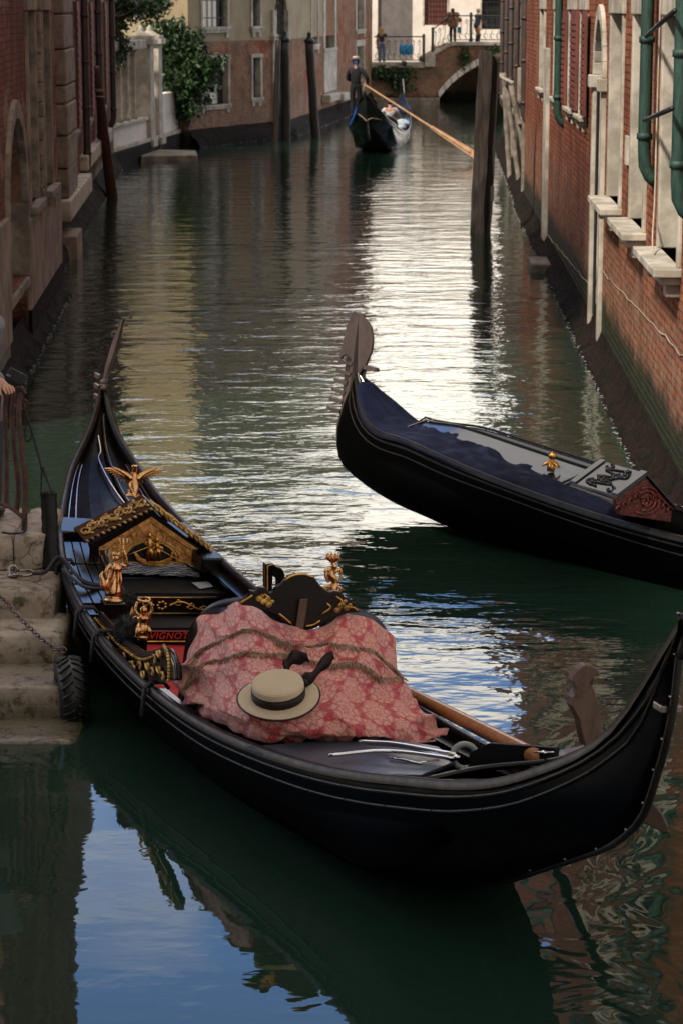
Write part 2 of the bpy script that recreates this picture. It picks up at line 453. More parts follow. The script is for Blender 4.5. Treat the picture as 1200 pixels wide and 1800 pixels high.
def facade(P, z0, z1, ops, parent, m, name='wall', back=6, cap=True, uvo=0):
    """wall with real openings and reveals, then plain sides, back and roof. ops: (s0,s1,za,zb,depth,arch)"""
    bm = BM(); uv = bm.loops.layers.uv.new('UVMap')
    def F(pts, uvs):
        f = quad(bm, pts)
        for l, q in zip(f.loops, uvs): l[uv].uv = (q[0] + uvo, q[1])
    for i in range(len(P.p) - 1):
        a, b = P.c[i], P.c[i + 1]
        mine = [o for o in ops if a <= (o[0] + o[1]) / 2 <= b]
        ss = sorted({a, b, *[x for o in mine for x in (o[0], o[1])]}); zs = sorted({z0, z1, *[x for o in mine for x in (o[2], o[3])]})
        for sa, sb in zip(ss, ss[1:]):
            for za, zb in zip(zs, zs[1:]):
                sm, zm = (sa + sb) / 2, (za + zb) / 2
                if any(o[0] < sm < o[1] and o[2] < zm < o[3] for o in mine): continue
                F([P.at(sa, 0, za, i), P.at(sb, 0, za, i), P.at(sb, 0, zb, i), P.at(sa, 0, zb, i)], [(sa, za), (sb, za), (sb, zb), (sa, zb)])
        for o in mine:
            s0, s1, za, zb, d = o[:5]; arch = len(o) > 5 and o[5]
            A = lambda s, oo, z: P.at(s, oo, z, i)
            F([A(s0, 0, za), A(s0, -d, za), A(s0, -d, zb), A(s0, 0, zb)], [(s0, za), (s0 + d, za), (s0 + d, zb), (s0, zb)])
            F([A(s1, 0, za), A(s1, -d, za), A(s1, -d, zb), A(s1, 0, zb)], [(s1, za), (s1 + d, za), (s1 + d, zb), (s1, zb)])
            F([A(s0, 0, za), A(s1, 0, za), A(s1, -d, za), A(s0, -d, za)], [(s0, za), (s1, za), (s1, za + d), (s0, za + d)])
            if not arch:
                F([A(s0, 0, zb), A(s1, 0, zb), A(s1, -d, zb), A(s0, -d, zb)], [(s0, zb), (s1, zb), (s1, zb + d), (s0, zb + d)])
            else:
                c, r, n = (s0 + s1) / 2, (s1 - s0) / 2, 10; hh = arch if arch is not True else r
                pr = [(c - r * math.cos(math.pi * k / n), zb - hh + hh * math.sin(math.pi * k / n)) for k in range(n + 1)]
                for (u0, w0), (u1, w1) in zip(pr, pr[1:]):
                    if abs(u1 - u0) > 1e-6: F([A(u0, 0, w0), A(u1, 0, w1), A(u1, 0, zb), A(u0, 0, zb)], [(u0, w0), (u1, w1), (u1, zb), (u0, zb)])
                    F([A(u0, 0, w0), A(u1, 0, w1), A(u1, -d, w1), A(u0, -d, w0)], [(u0, w0), (u1, w1), (u1, w1 + d), (u0, w0 + d)])
    q0, q1 = P.at(0, -back, 0, 0), P.at(P.L, -back, 0, len(P.p) - 2)
    e0, e1 = P.at(0, 0, 0, 0), P.at(P.L, 0, 0, len(P.p) - 2)
    def up(v, z): return Vector((v.x, v.y, z))
    for a, b in ((q0, e0), (e1, q1), (q1, q0)):
        l = (b - a).length
        F([up(a, z0), up(b, z0), up(b, z1), up(a, z1)], [(0, z0), (l, z0), (l, z1), (0, z1)])
    if cap:
        ring = [q0] + [P.at(c, 0, 0, min(k, len(P.p) - 2)) for k, c in enumerate(P.c)] + [q1]
        bm.faces.new([bm.verts.new(up(v, z1)) for v in ring])
    return obj(name, bm, m, parent, smooth=None, world=True)
def window(P, parent, s0, s1, z0, z1, d=.22, frame=.16, proud=.035, sill=None, bars=None, mframe='stone', pane='glass', arch=0, lintel=0, shut=None, fs=None):
    """window part with pane, and frame / sill / bars / shutters as its sub-parts"""
    bm = BM(); wbox(bm, P, s0, s1, -d - .05, -d + .01, z0, z1)
    c = (s0 + s1) / 2
    if pane == 'glass':
        pass
    w = obj('window', bm, M[pane], parent, world=True)
    if frame:
        bm = BM(); f = frame; e = .004
        wbox(bm, P, s0 - f, s0 + .02, -d, proud, z0, z1); wbox(bm, P, s1 - .02, s1 + f, -d, proud, z0, z1)
        if not arch: wbox(bm, P, s0 - f - .04, s1 + f + .04, -d, proud + .015, z1 + e, z1 + f + lintel)
        else:
            r0, n = (s1 - s0) / 2, 12; A = lambda s, o, z: P.at(s, o, z)
            for k in range(n):
                t0, t1 = math.pi * k / n, math.pi * (k + 1) / n
                q = [(c - r * math.cos(t), z1 - arch + (arch + (r - r0)) * math.sin(t)) for t in (t0, t1) for r in (r0 - .02, r0 + f)]
                hexa(bm, [A(q[0][0], proud, q[0][1]), A(q[2][0], proud, q[2][1]), A(q[3][0], proud, q[3][1]), A(q[1][0], proud, q[1][1]),
                          A(q[0][0], -d, q[0][1]), A(q[2][0], -d, q[2][1]), A(q[3][0], -d, q[3][1]), A(q[1][0], -d, q[1][1])])
        obj('frame', bm, M[mframe], w, world=True, bevel=.012)
    if sill:
        pr, th = sill; bm = BM(); f = frame + .06
        wbox(bm, P, s0 - f, s1 + f, -d, pr, z0 - th, z0)
        wbox(bm, P, s0 - f + .05, s1 + f - .05, -.02, pr * .72, z0 - th * 1.9, z0 - th - .003)
        for sc_ in (s0 - f + .12, s1 + f - .32): wbox(bm, P, sc_, sc_ + .2, -.02, pr * .5, z0 - th * 3.4, z0 - th * 1.9 - .003)
        obj('sill', bm, M[mframe], w, world=True, bevel=.012)
    if bars:
        nb, nh = bars; bm = BM()
        for k in range(nb):
            s = s0 + (s1 - s0) * (k + .5) / nb; tube(bm, [P.at(s, -.06, z0), P.at(s, -.06, z1)], .014, 5)
        for k in range(nh):
            z = z0 + (z1 - z0) * (k + .5) / nh; tube(bm, [P.at(s0, -.06, z), P.at(s1, -.06, z)], .014, 5)
        obj('window_bars', bm, M['iron'], w, world=True)
    if shut:
        for side in shut:
            bm = BM(); wd = (s1 - s0) * .52
            a = (s0 - frame * .4 - wd, s0 - frame * .4) if side < 0 else (s1 + frame * .4, s1 + frame * .4 + wd)
            wbox(bm, P, a[0], a[1], proud + .01, proud + .05, z0 + .03, z1)
            for k in range(14): wbox(bm, P, a[0] + .05, a[1] - .05, proud + .05, proud + .062, z0 + .1 + k * (z1 - z0 - .2) / 14, z0 + .1 + (k + .6) * (z1 - z0 - .2) / 14)
            obj('shutter', bm, M[fs or 'shutter'], w, world=True)
    return w
def pipe(P, parent, s, z0, z1, r=.065, o=.10, m='green_pipe', elbow=True):
    bm = BM(); pts = [P.at(s, o, z1), P.at(s, o, z0)]
    if elbow: pts = [P.at(s, o, z1), P.at(s, o, z0 + .25), P.at(s, o - .01, z0 + .1), P.at(s, o - .06, z0), P.at(s, -.04, z0 - .07)]
    tube(bm, pts, r, 10)
    for k in range(int((z1 - z0) / .9)): tube(bm, [P.at(s, o, z0 + .35 + k * .9), P.at(s, o, z0 + .41 + k * .9)], r * 1.22, 10)
    return obj('drainpipe', bm, M[m], parent, smooth=True, world=True)
def footing(P, parent, s0, s1, wd=.24, h=.14, seed=0):
    """slimy footing with weed at the water line"""
    bm = BM(); n = max(12, int((s1 - s0) / .12)); prof = [(-.05, h + .35), (.02, h + .12), (.08, h), (wd * .8, h * .55), (wd, .01), (wd + .03, -.3), (wd, -1.5)]
    rows = []
    for k in range(n + 1):
        s = s0 + (s1 - s0) * k / n; row = []
        for j, (o, z) in enumerate(prof):
            q = noise.noise(Vector((s * 3.1, j * .9, seed))) * .5 + noise.noise(Vector((s * 9, j * 2, seed + 4))) * .35
            row.append(bm.verts.new(P.at(s, o + q * .07 * (j > 1), z + q * .06 * (0 < j < 5), P.seg((s0 + s1) / 2))))
        rows.append(row)
    for a, b in zip(rows, rows[1:]):
        for j in range(len(prof) - 1): bm.faces.new((a[j], b[j], b[j + 1], a[j + 1]))
    f_ = obj('footing', bm, M['algae'], parent, smooth=True, world=True)
    random.seed(seed + 40); bm = BM(); L_ = s1 - s0              # bright glint along the water line, put in as pale bits
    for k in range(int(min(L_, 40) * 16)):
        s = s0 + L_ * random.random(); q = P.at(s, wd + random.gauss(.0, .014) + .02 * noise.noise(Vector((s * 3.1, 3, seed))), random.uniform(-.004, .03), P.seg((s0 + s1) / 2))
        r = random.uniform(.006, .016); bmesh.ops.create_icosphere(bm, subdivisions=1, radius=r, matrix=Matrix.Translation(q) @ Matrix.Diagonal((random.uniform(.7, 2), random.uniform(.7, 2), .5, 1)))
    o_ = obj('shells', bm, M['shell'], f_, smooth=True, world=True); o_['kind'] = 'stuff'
    return f_

# ================================================================ right bank, nearest brick palace
def right_near():
    P = Path([(3.89, 52), (2.85, 19.5), (15, 19.0)])
    T = thing('brick_building', 'red brick palace on the right bank with green drainpipes and three projecting white sills', 'building', (2.9, 20, 0))
    Y = lambda y: P.sY(y)
    big = [(Y(22.35), Y(20.7)), (Y(25.5), Y(24.0)), (Y(28.55), Y(26.95))]
    sm = [(Y(34.0), Y(32.9)), (Y(36.6), Y(35.3)), (Y(40.6), Y(39.2)), (Y(45.4), Y(44.0))]
    dr = (Y(30.95), Y(29.55))
    ops = [(a, b, 2.02, 4.12, .26) for a, b in big] + [(a, b, 2.75, 4.15, .2) for a, b in sm] + [(*dr, .25, 4.05, .3, .7)]
    for (a, b) in big + sm: ops.append((a, b, 5.6, 7.6, .25))
    for k in range(3): ops.append((P.c[1] + 1.6 + k * 3.2, P.c[1] + 2.9 + k * 3.2, 2.0, 4.1, .25)); ops.append((P.c[1] + 1.6 + k * 3.2, P.c[1] + 2.9 + k * 3.2, 6, 8, .25))
    facade(P, -1.8, 17, ops, T, M['brick_right'], back=7)
    for k, (a, b) in enumerate(big): window(P, T, a, b, 2.02, 4.12, d=.26, frame=.14, proud=.03, sill=(.24, .075), lintel=.12)
    for k, (a, b) in enumerate(sm): window(P, T, a, b, 2.75, 4.15, d=.2, frame=.13, sill=(.1, .06), shut=((-1, 1) if k in (0, 1) else None), lintel=.05)
    for a, b in big + sm: window(P, T, a, b, 5.6, 7.6, d=.25, sill=(.12, .07))
    for k in range(3):
        a = P.c[1] + 1.6 + k * 3.2
        window(P, T, a, a + 1.3, 2.0, 4.1, d=.25, sill=(.12, .07)); window(P, T, a, a + 1.3, 6, 8, d=.25, sill=(.12, .07))
    # water door with stone arch
    a, b = dr; bm = BM(); wbox(bm, P, a, b, -.36, -.3, .25, 4.05)
    d = obj('door', bm, M['dark'], T, world=True)
    bm = BM(); c, r0 = (a + b) / 2, (b - a) / 2; A = lambda s, o, z: P.at(s, o, z, 0)
    wbox(bm, P, a - .2, a + .02, -.3, .05, -.5, 3.2); wbox(bm, P, b - .02, b + .2, -.3, .05, -.5, 3.2)
    wbox(bm, P, a - .26, a + .06, -.3, .10, 3.203, 3.36); wbox(bm, P, b - .06, b + .26, -.3, .10, 3.203, 3.36)
    for k in range(14):
        t0, t1 = math.pi * k / 14, math.pi * (k + 1) / 14
        q = [(c - r * math.cos(t), 3.363 + (.70 + (r - r0)) * math.sin(t)) for t in (t0, t1) for r in (r0 - .02, r0 + .17)]
        hexa(bm, [A(q[0][0], .05, q[0][1]), A(q[2][0], .05, q[2][1]), A(q[3][0], .05, q[3][1]), A(q[1][0], .05, q[1][1]), A(q[0][0], -.3, q[0][1]), A(q[2][0], -.3, q[2][1]), A(q[3][0], -.3, q[3][1]), A(q[1][0], -.3, q[1][1])])
    obj('door_frame', bm, M['stone'], d, world=True, bevel=.012)
    bm = BM(); tube(bm, [A(b - .1, .075, .5), A(b - .1, .075, 3.3)], .022, 6); obj('iron_strip', bm, M['iron'], T, world=True)
    # white corner strips and plaque
    bm = BM(); wbox(bm, P, Y(43.2), Y(42.2), -.1, .06, -.4, 3.5); obj('pilaster', bm, M['stone'], T, world=True, bevel=.015)
    bm = BM(); wbox(bm, P, Y(26.2), Y(25.95), 0, .03, 2.55, 2.85); obj('plaque', bm, M['stone'], T, world=True)
    for y, z0 in ((23.15, 2.62), (20.05, 2.55), (38.0, 2.45)): pipe(P, T, Y(y), z0, 16.5, r=.062)
    # tie rods and loose cable across the nearest window
    for z in (3.16, 3.93):
        bm = BM(); tube(bm, [A(Y(23.0), .12, z), A(Y(21.6), .17, z + .09), A(Y(19.7), .2, z + .24)], .022, 6); obj('tie_rod', bm, M['iron'], T, smooth=True, world=True)
    bm = BM(); tube(bm, spline([A(Y(22.45), .05, 4.6), A(Y(22.5), .05, 3.2), A(Y(22.4), .06, 2.5), A(Y(22.1), .1, 2.15), A(Y(21.7), .13, 2.05)], 14), .008, 5)
    obj('cable', bm, mat('pale_cable', (.5, .44, .34), .7), T, smooth=True, world=True)
    bm = BM(); wbox(bm, P, Y(40.2), Y(38.9), .1, .42, -.6, .14); obj('landing', bm, M['stone_dim'], T, world=True, bevel=.03)
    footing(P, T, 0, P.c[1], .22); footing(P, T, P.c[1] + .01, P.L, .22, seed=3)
    # long crack line of a raised damp course
    bm = BM(); pts = [A(Y(19.6 + k * .4), .008, 1.35 - .012 * k + .05 * noise.noise(Vector((k * .7, 0, 0))) + (-.35 if k > 26 else 0)) for k in range(60)]
    tube(bm, pts, [.004 + .007 * abs(noise.noise(Vector((k * .9, 3, 0)))) for k in range(60)], 5); obj('crack_edge', bm, mat('lime_salt', (.42, .36, .29), .9), T, world=True)
right_near()
def unseen_shade_house():  # out of view, added to throw shade over the near gondola
    P = Path([(-4.6, -14), (-4.8, 11.0), (-16, 11.0)])
    T = thing('brick_building', 'unseen tall brick house added outside the left edge to shade the foreground', 'building', (-4.8, 0, 0))
    ws = [(2 + 4.2 * k, 3.2 + 4.2 * k) for k in range(6)]
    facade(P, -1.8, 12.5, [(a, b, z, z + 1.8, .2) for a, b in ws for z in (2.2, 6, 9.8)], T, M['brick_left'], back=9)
    for a, b in ws:
        for z in (2.2, 6, 9.8): window(P, T, a, b, z, z + 1.8, d=.2, sill=(.12, .07))
unseen_shade_house()
def right_far():
    P = Path([(4.95, 75), (4.02, 52.02)])
    T = thing('brick_building', 'dark stained old building on the right bank just before the footbridge', 'building', (4.5, 60, 0))
    Y = lambda y: P.sY(y)
    ws = [(Y(71), Y(69.3)), (Y(66.5), Y(65)), (Y(61.5), Y(60)), (Y(56.5), Y(55))]
    facade(P, -1.8, 13, [(a, b, 1.7, 4.3, .25) for a, b in ws] + [(a, b, 6, 8, .25) for a, b in ws], T, M['brick_far_right'], back=7)
    for a, b in ws:
        window(P, T, a, b, 1.7, 4.3, frame=.12, sill=(.2, .08), mframe='stone_dim'); window(P, T, a, b, 6, 8, frame=.12, mframe='stone_dim')
    for y in (73, 68, 63.5, 58.6, 53.2): pipe(P, T, Y(y), .9 + (y % 3) * .4, 12.5, .07, .12, 'black_pipe')
    for k, y in enumerate((64.6, 57.6, 53.9)):
        bm = BM(); wbox(bm, P, Y(y + .35), Y(y), -.1, .12, -.4, 2.2 + .6 * k); obj('pilaster', bm, M['stone_dim'], T, world=True, bevel=.02)
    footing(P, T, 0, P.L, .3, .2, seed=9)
right_far()

# ================================================================ left bank
def left_near():
    P = Path([(-12, 24), (-3.60, 24), (-4.17, 35.8)])
    T = thing('brick_building', 'peeling red brick house at left edge with plastered base and pointed arched niche', 'building', (-3.7, 28, 0))
    Y = lambda y: P.sY(y, 1)
    nic = (Y(27.25), Y(29.85)); ws = [(Y(30.6), Y(31.8)), (Y(33.2), Y(34.5))]
    ops = [(*nic, .95, 2.95, .3, 1.1), (nic[0] + .05, nic[1] - .05, -.6, .85, .55)] + [(a, b, 1.75, 4.15, .22) for a, b in ws] + [(a, b, 5.8, 7.6, .22) for a, b in ws]
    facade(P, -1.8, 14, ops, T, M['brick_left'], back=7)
    bm = BM(); wbox(bm, P, nic[0], nic[1], -.34, -.3, .95, 2.95); n_ = obj('niche', bm, M['render'], T, world=True)
    bm = BM(); A = lambda s, o, z: P.at(s, o, z, 1); c, r0 = sum(nic) / 2, (nic[1] - nic[0]) / 2
    for k in range(16):
        t0, t1 = math.pi * k / 16, math.pi * (k + 1) / 16
        q = [(c - r * math.cos(t), 1.85 + (1.1 + (r - r0) * 1.3) * math.sin(t)) for t in (t0, t1) for r in (r0 - .02, r0 + .15)]
        hexa(bm, [A(q[0][0], .05, q[0][1]), A(q[2][0], .05, q[2][1]), A(q[3][0], .05, q[3][1]), A(q[1][0], .05, q[1][1]), A(q[0][0], -.05, q[0][1]), A(q[2][0], -.05, q[2][1]), A(q[3][0], -.05, q[3][1]), A(q[1][0], -.05, q[1][1])])
    wbox(bm, P, nic[0] - .13, nic[0] + .02, -.28, .05, .95, 1.847); wbox(bm, P, nic[1] - .02, nic[1] + .13, -.28, .05, .95, 1.847)
    obj('arch_trim', bm, M['stone_dim'], n_, world=True, bevel=.015)
    bm = BM(); wbox(bm, P, nic[0] - .03, nic[1] + .03, -.5, .04, .83, .947); obj('ledge', bm, M['stone_dim'], n_, world=True, bevel=.015)
    bm = BM(); wbox(bm, P, nic[0] + .05, nic[1] - .05, -.6, -.52, -.6, .85); obj('water_opening', bm, M['render'], T, world=True)
    # pale plastered base, up to the sills
    for a, b, zt in ((Y(29.95), P.L + .02, 1.62), (Y(24.1), Y(27.1), 1.9)):
        bm = BM(); wbox(bm, P, a, b, -.02, .05, .5, zt); obj('plaster_base', bm, M['render'], T, world=True, bevel=.02)
    bm = BM(); wbox(bm, P, Y(29.95), P.L + .02, -.02, .045, -1.2, .497); obj('wet_base', bm, M['algae'], T, world=True)
    for a, b in ws: window(P, T, a, b, 1.75, 4.15, frame=.16, sill=(.12, .1), mframe='stone_dim', pane='dark'); window(P, T, a, b, 5.8, 7.6, frame=.14, mframe='stone_dim')
    random.seed(3)
    bm = BM(); z = 1.64                       # broken stone quoins by the windows
    while z < 5:
        h = random.uniform(.16, .34); wd = random.uniform(.16, .30); wbox(bm, P, Y(32.35) - wd / 2, Y(32.35) + wd / 2, -.05, .05 + random.random() * .03, z, z + h - .012); z += h
    obj('quoins', bm, M['stone_dim'], T, world=True, bevel=.02)
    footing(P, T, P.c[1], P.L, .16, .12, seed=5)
left_near()
def left_mid():
    P = Path([(-4.55, 35.8), (-5.96, 64)])
    T = thing('brick_building', 'dark red house on the left with rough stone corner pier and dark drainpipes', 'building', (-5, 48, 0))
    Y = lambda y: P.sY(y)
    ws = [(Y(45.3), Y(46.9)), (Y(50.5), Y(52)), (Y(57), Y(58.6))]
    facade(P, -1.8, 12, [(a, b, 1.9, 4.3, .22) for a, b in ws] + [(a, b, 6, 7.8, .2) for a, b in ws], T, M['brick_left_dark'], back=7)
    for a, b in ws: window(P, T, a, b, 1.9, 4.3, frame=.16, mframe='stone_dim', sill=(.1, .08), shut=(1,), pane='dark'); window(P, T, a, b, 6, 7.8, frame=.14, mframe='stone_dim')
    random.seed(5); bm = BM(); z = 1.0
    while z < 8:
        h = random.uniform(.3, .62); wbox(bm, P, Y(41.6), Y(44.2), -.05, .16 + random.random() * .04, z, z + h - .02); z += h
    obj('corner_pier', bm, M['stone_dim'], T, world=True, bevel=.03)
    bm = BM(); wbox(bm, P, Y(41.2), Y(48.2), -.05, .24, .62, .98); wbox(bm, P, Y(48.3), Y(60), -.05, .16, 1.0, 1.3); obj('stone_band', bm, M['stone'], T, world=True, bevel=.03)
    bm = BM(); wbox(bm, P, Y(41.0), Y(42.6), -.05, .34, -.8, .4); obj('buttress', bm, M['render'], T, world=True, bevel=.03)
    for y, z0 in ((48.9, .95), (54.5, 1.0), (61.5, 1.3)): pipe(P, T, Y(y), z0, 11.8, .075, .12, 'black_pipe')
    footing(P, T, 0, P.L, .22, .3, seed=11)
left_mid()

def garden():
    P = Path([(-6.1, 63.9), (-4.75, 76.5)])
    T = thing('garden_wall', 'white stone garden wall with columns and a low parapet standing in the canal on the left', 'wall', (-5.6, 68, 0))
    L = P.L
    bm = BM(); wbox(bm, P, 0, L, -.3, 0, .45, 1.05); wbox(bm, P, L * .52, L, -.28, 0, 1.053, 1.7); obj('wall', bm, M['whitewall'], T, world=True, bevel=.02)
    bm = BM(); wbox(bm, P, -.1, L, -.35, .12, -1.8, .44); obj('base_course', bm, M['algae'], T, world=True, bevel=.03)
    bm = BM(); wbox(bm, P, 0, L * .5, -.36, .07, 1.053, 1.15); wbox(bm, P, 0, L, -.4, .1, .443, .56); obj('coping', bm, M['stone'], T, world=True, bevel=.02)
    bm = BM(); wbox(bm, P, 0, L * .42, -.36, .07, 3.05, 3.3); obj('beam', bm, M['stone'], T, world=True, bevel=.02)
    for k, s in enumerate((.08, .16, .24, .32)):
        bm = BM(); q = P.at(s * L, -.14, 0); lathe(bm, [(.17, 1.153), (.17, 1.25), (.12, 1.3), (.13, 2.2), (.115, 2.88), (.17, 2.95), (.18, 3.047)], q, 12); obj('column', bm, M['stone'], T, smooth=True, world=True)
    for s in (.44, .545):
        bm = BM(); wbox(bm, P, s * L, s * L + .55, -.5, .12, -.2, 3.15); wbox(bm, P, s * L - .1, s * L + .65, -.6, .22, 3.153, 3.3); wbox(bm, P, s * L - .04, s * L + .59, -.54, .16, 3.303, 3.4)
        q = P.at(s * L + .28, -.19, 3.4); lathe(bm, [(.3, .003), (.2, .06), (.1, .12), (.07, .22), (.01, .3)], q, 12)
        wbox(bm, P, s * L - .08, s * L + .63, -.58, .2, .3, .5)
        obj('gate_pier', bm, M['stone'], T, world=True, bevel=.02)
    # landing slab
    bm = BM(); a, b, c, d = un(252, 262, .16), un(345, 264, .16), un(348, 273, .16), un(248, 274, .16)
    hexa(bm, [Vector((q.x, q.y, -.9)) for q in (d, c, b, a)] + [d, c, b, a])
    tag(obj('landing_slab', bm, M['stone_dim'], bevel=.03), 'low flat stone landing slab just above the water in front of the white garden wall', 'landing')
    # globe lamp on the house corner
    q = unY(307, 30, 75); t = thing('globe_lamp', 'white globe wall lamp above the climbing plant', 'lamp', q)
    bm = BM(); ball(bm, (0, 0, 0), .21, 14); obj('globe', bm, mat('opal_glass', (.75, .72, .70), .3), t, smooth=True)
    bm = BM(); lathe(bm, [(.1, -.26), (.12, -.2), (.06, -.18)], seg=10); tube(bm, [(0, 0, -.24), (.05, .3, -.34), (.1, .8, -.34)], .03, 6); obj('bracket', bm, M['iron'], t)
garden()

def leafmass(name, label, cat, blobs, n, m, size=.07, stems=None, group=None, seed=1):
    """climbing plant: woody stems plus many small leaves in clumps"""
    random.seed(seed); base = blobs[-1][0]
    t = thing(name, label, cat, base, group=group)
    bm = BM(); tot = sum(b[1][0] * b[1][1] * b[1][2] for b in blobs)
    for c, r, dens in blobs:
        k = int(n * r[0] * r[1] * r[2] / tot * dens)
        cl = [(Vector([random.gauss(0, .42) * r[a] for a in range(3)]), random.uniform(.10, .28)) for _ in range(max(4, k // 26))]
        for _ in range(k):
            o, rr = random.choice(cl)
            p = Vector(c) + o + Vector([random.gauss(0, rr * .55) for _ in range(3)])
            s = size * random.uniform(.6, 1.4); u = Vector([random.gauss(0, 1) for _ in range(3)]).normalized(); v = u.orthogonal().normalized(); v.rotate(Matrix.Rotation(random.random() * 6.3, 3, u))
            x = u.cross(v)
            bm.faces.new([bm.verts.new(p + q) for q in (-v * s, x * s * .5, v * s * 1.1, -x * s * .5)])
    obj('foliage', bm, M[m], t, smooth=None, world=True)
    bm = BM()
    for c, r, _ in blobs:
        for k in range(4):
            a = Vector(base) + Vector((random.uniform(-.2, .2), random.uniform(-.1, .1), 0)); b = Vector(c) + Vector([random.gauss(0, .4) * x for x in r])
            tube(bm, spline([a, (a + b) / 2 + Vector((random.uniform(-.2, .2), 0, -.1)), b], 8), [.03 - .0028 * i for i in range(8)], 5)
    obj('stems', bm, M['stem'], t, smooth=True, world=True)
leafmass('climbing_ivy', 'dense green climbing plant hanging over the white garden wall beside the yellow house', 'climbing plant',
         [(unY(298, 105, 74.0), (.95, .5, 1.05), 1), (unY(335, 130, 74.0), (.85, .45, .85), 1), (unY(365, 125, 74.6), (.45, .3, .35), .5), (unY(300, 175, 74.4), (.5, .35, .5), .9), (unY(330, 190, 74.2), (.3, .3, .3), .8), (unY(285, 80, 74.8), (.4, .4, .35), .8), (unY(318, 222, 75.5), (.1, .1, .1), 1)], 17000, 'leaf_dark', .08, seed=2)
leafmass('hanging_vine', 'loose light green vine hanging over the top of the white columns', 'climbing plant',
         [(unY(215, 10, 66), (.6, .5, .45), 1), (unY(205, 60, 65.5), (.28, .3, .6), 1), (unY(250, 15, 68), (.7, .5, .25), .8), (unY(210, 100, 65.3), (.2, .2, .5), .6), (unY(275, 5, 70), (.6, .5, .2), .5), (unY(196, 30, 65), (.1, .1, .1), 1)], 5200, 'leaf', .07, seed=4)

def yellow():
    P = Path([(-4.62, 74.4), (-1.75, 81.0), (1.32, 107)])
    T = thing('yellow_house', 'ochre plastered house with brick lower walls and arched door behind two mooring poles', 'building', (-3, 77, 0))
    zs = lambda y, D: CAMH - (y - 12) / FPX * D
    w1 = (P.spx(364), P.spx(407)); w2 = (P.spx(449), P.spx(462)); dr = (P.c[1] - 1.0, P.c[1] - .08)
    p2 = lambda px: P.spx(px, 1)
    r1, r2, r3, r4 = (p2(549), p2(560)), (p2(572), p2(588)), (p2(625), p2(637)), (p2(625), p2(637))
    ops = [(*w1, 1.23, 2.6, .18), (*w2, 1.35, 2.6, .18), (*w1, 3.6, 5.2, .18), (*w2, 3.6, 5.2, .18), (*dr, .3, 4.6, .3, .5),
           (*r1, 2.9, 5.4, .2), (*r2, 2.7, 5.4, .2), (*r3, 3.3, 5.4, .2), (r4[0], r4[1], 1.2, 2.6, .2)]
    for k in range(3):
        for zb in (6.6, 9.6):
            ops += [(.9 + k * 1.9, 1.8 + k * 1.9, zb, zb + 1.7, .15)]
        for zb in (6.8, 9.8): ops.append((P.c[1] + 2 + k * 7, P.c[1] + 3.2 + k * 7, zb, zb + 1.8, .15))
    facade(P, -1.8, 3.15, [o for o in ops if o[2] < 3.1 and o[3] <= 3.15 or False] + [(o[0], o[1], o[2], 3.15, o[4]) for o in ops if o[2] < 3.15 and o[3] > 3.15], T, M['brick_yellow'], back=9, cap=False)
    Q1 = Path([(-4.62, 74.4), (-1.75, 81.0)])
    up = [(o[0], o[1], max(o[2], 3.153), o[3]) + tuple(o[4:]) for o in ops if o[3] > 3.2]
    facade(Path([(-4.62, 74.4), (-1.75, 81.0), (-.55, 91.2)]), 3.153, 13.4, [o for o in up if o[1] < P.spx(560, 1)], T, M['ochre'], name='plaster_wall', back=9)
    Q2 = Path([(-.55, 91.2), (1.32, 107)]); sh = P.sY(91.2, 1)
    facade(Q2, 3.153, 13.4, [(o[0] - sh, o[1] - sh) + tuple(o[2:]) for o in up if o[0] > sh + .1], T, M['brick_yellow'], name='upper_wall', back=9)
    window(P, T, *w1, 1.23, 2.6, frame=.13, d=.18, sill=(.06, .08)); window(P, T, *w2, 1.35, 2.6, frame=.12, d=.18, sill=(.06, .08))
    window(P, T, *w1, 3.6, 5.2, frame=.1, d=.18, bars=(5, 3), sill=(.1, .1)); window(P, T, *w2, 3.6, 5.2, frame=.12, d=.18, sill=(.1, .1), bars=(2, 3))
    window(P, T, *r1, 2.9, 5.4, frame=.16, sill=(.08, .1)); window(P, T, *r2, 2.7, 5.4, frame=.5, sill=(.08, .12)); window(P, T, *r3, 3.3, 5.4, frame=.35, sill=(.08, .1)); window(P, T, *r4, 1.2, 2.6, frame=.25, sill=(.08, .1))
    for o in ops[9:]: window(P, T, o[0], o[1], o[2], o[3], d=.15, frame=.12, sill=(.08, .08))
    bm = BM(); wbox(bm, P, r2[0] - .5, r2[1] + .5, 0, .05, 1.1, 2.5); obj('stone_panel', bm, M['stone'], T, world=True)
    for k, (a, b) in enumerate(((p2(566), p2(583)), (p2(590), p2(600)))):
        bm = BM(); wbox(bm, P, a, b, 0, .35, .75 - .1 * k, 1.05 - .1 * k); obj('corbel', bm, M['stone'], T, world=True, bevel=.05)
    bm = BM(); wbox(bm, P, dr[0], dr[1], -.4, -.3, .3, 4.6); d = obj('door', bm, M['dark'], T, world=True)
    bm = BM(); wbox(bm, P, dr[0] - .28, dr[0] + .02, -.3, .07, -.3, 4.1); wbox(bm, P, dr[1] - .02, dr[1] + .07, -.3, .07, -.3, 4.1)
    for z in (3.1, 3.22): wbox(bm, P, dr[0] - .34, dr[0] + .05, -.3, .13, z, z + .1)
    obj('door_frame', bm, M['stone'], d, world=True, bevel=.02)
    bm = BM()
    for k in range(5): s = dr[0] + (dr[1] - dr[0]) * (k + .5) / 5; tube(bm, [P.at(s, -.1, 3.3), P.at(s, -.1, 4.6)], .02, 5)
    for k in range(4): tube(bm, [P.at(dr[0], -.1, 3.4 + k * .3), P.at(dr[1], -.1, 3.4 + k * .3)], .02, 5)
    obj('door_grille', bm, M['iron'], d, world=True)
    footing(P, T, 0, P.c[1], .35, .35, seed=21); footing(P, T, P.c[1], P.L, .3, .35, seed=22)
yellow()

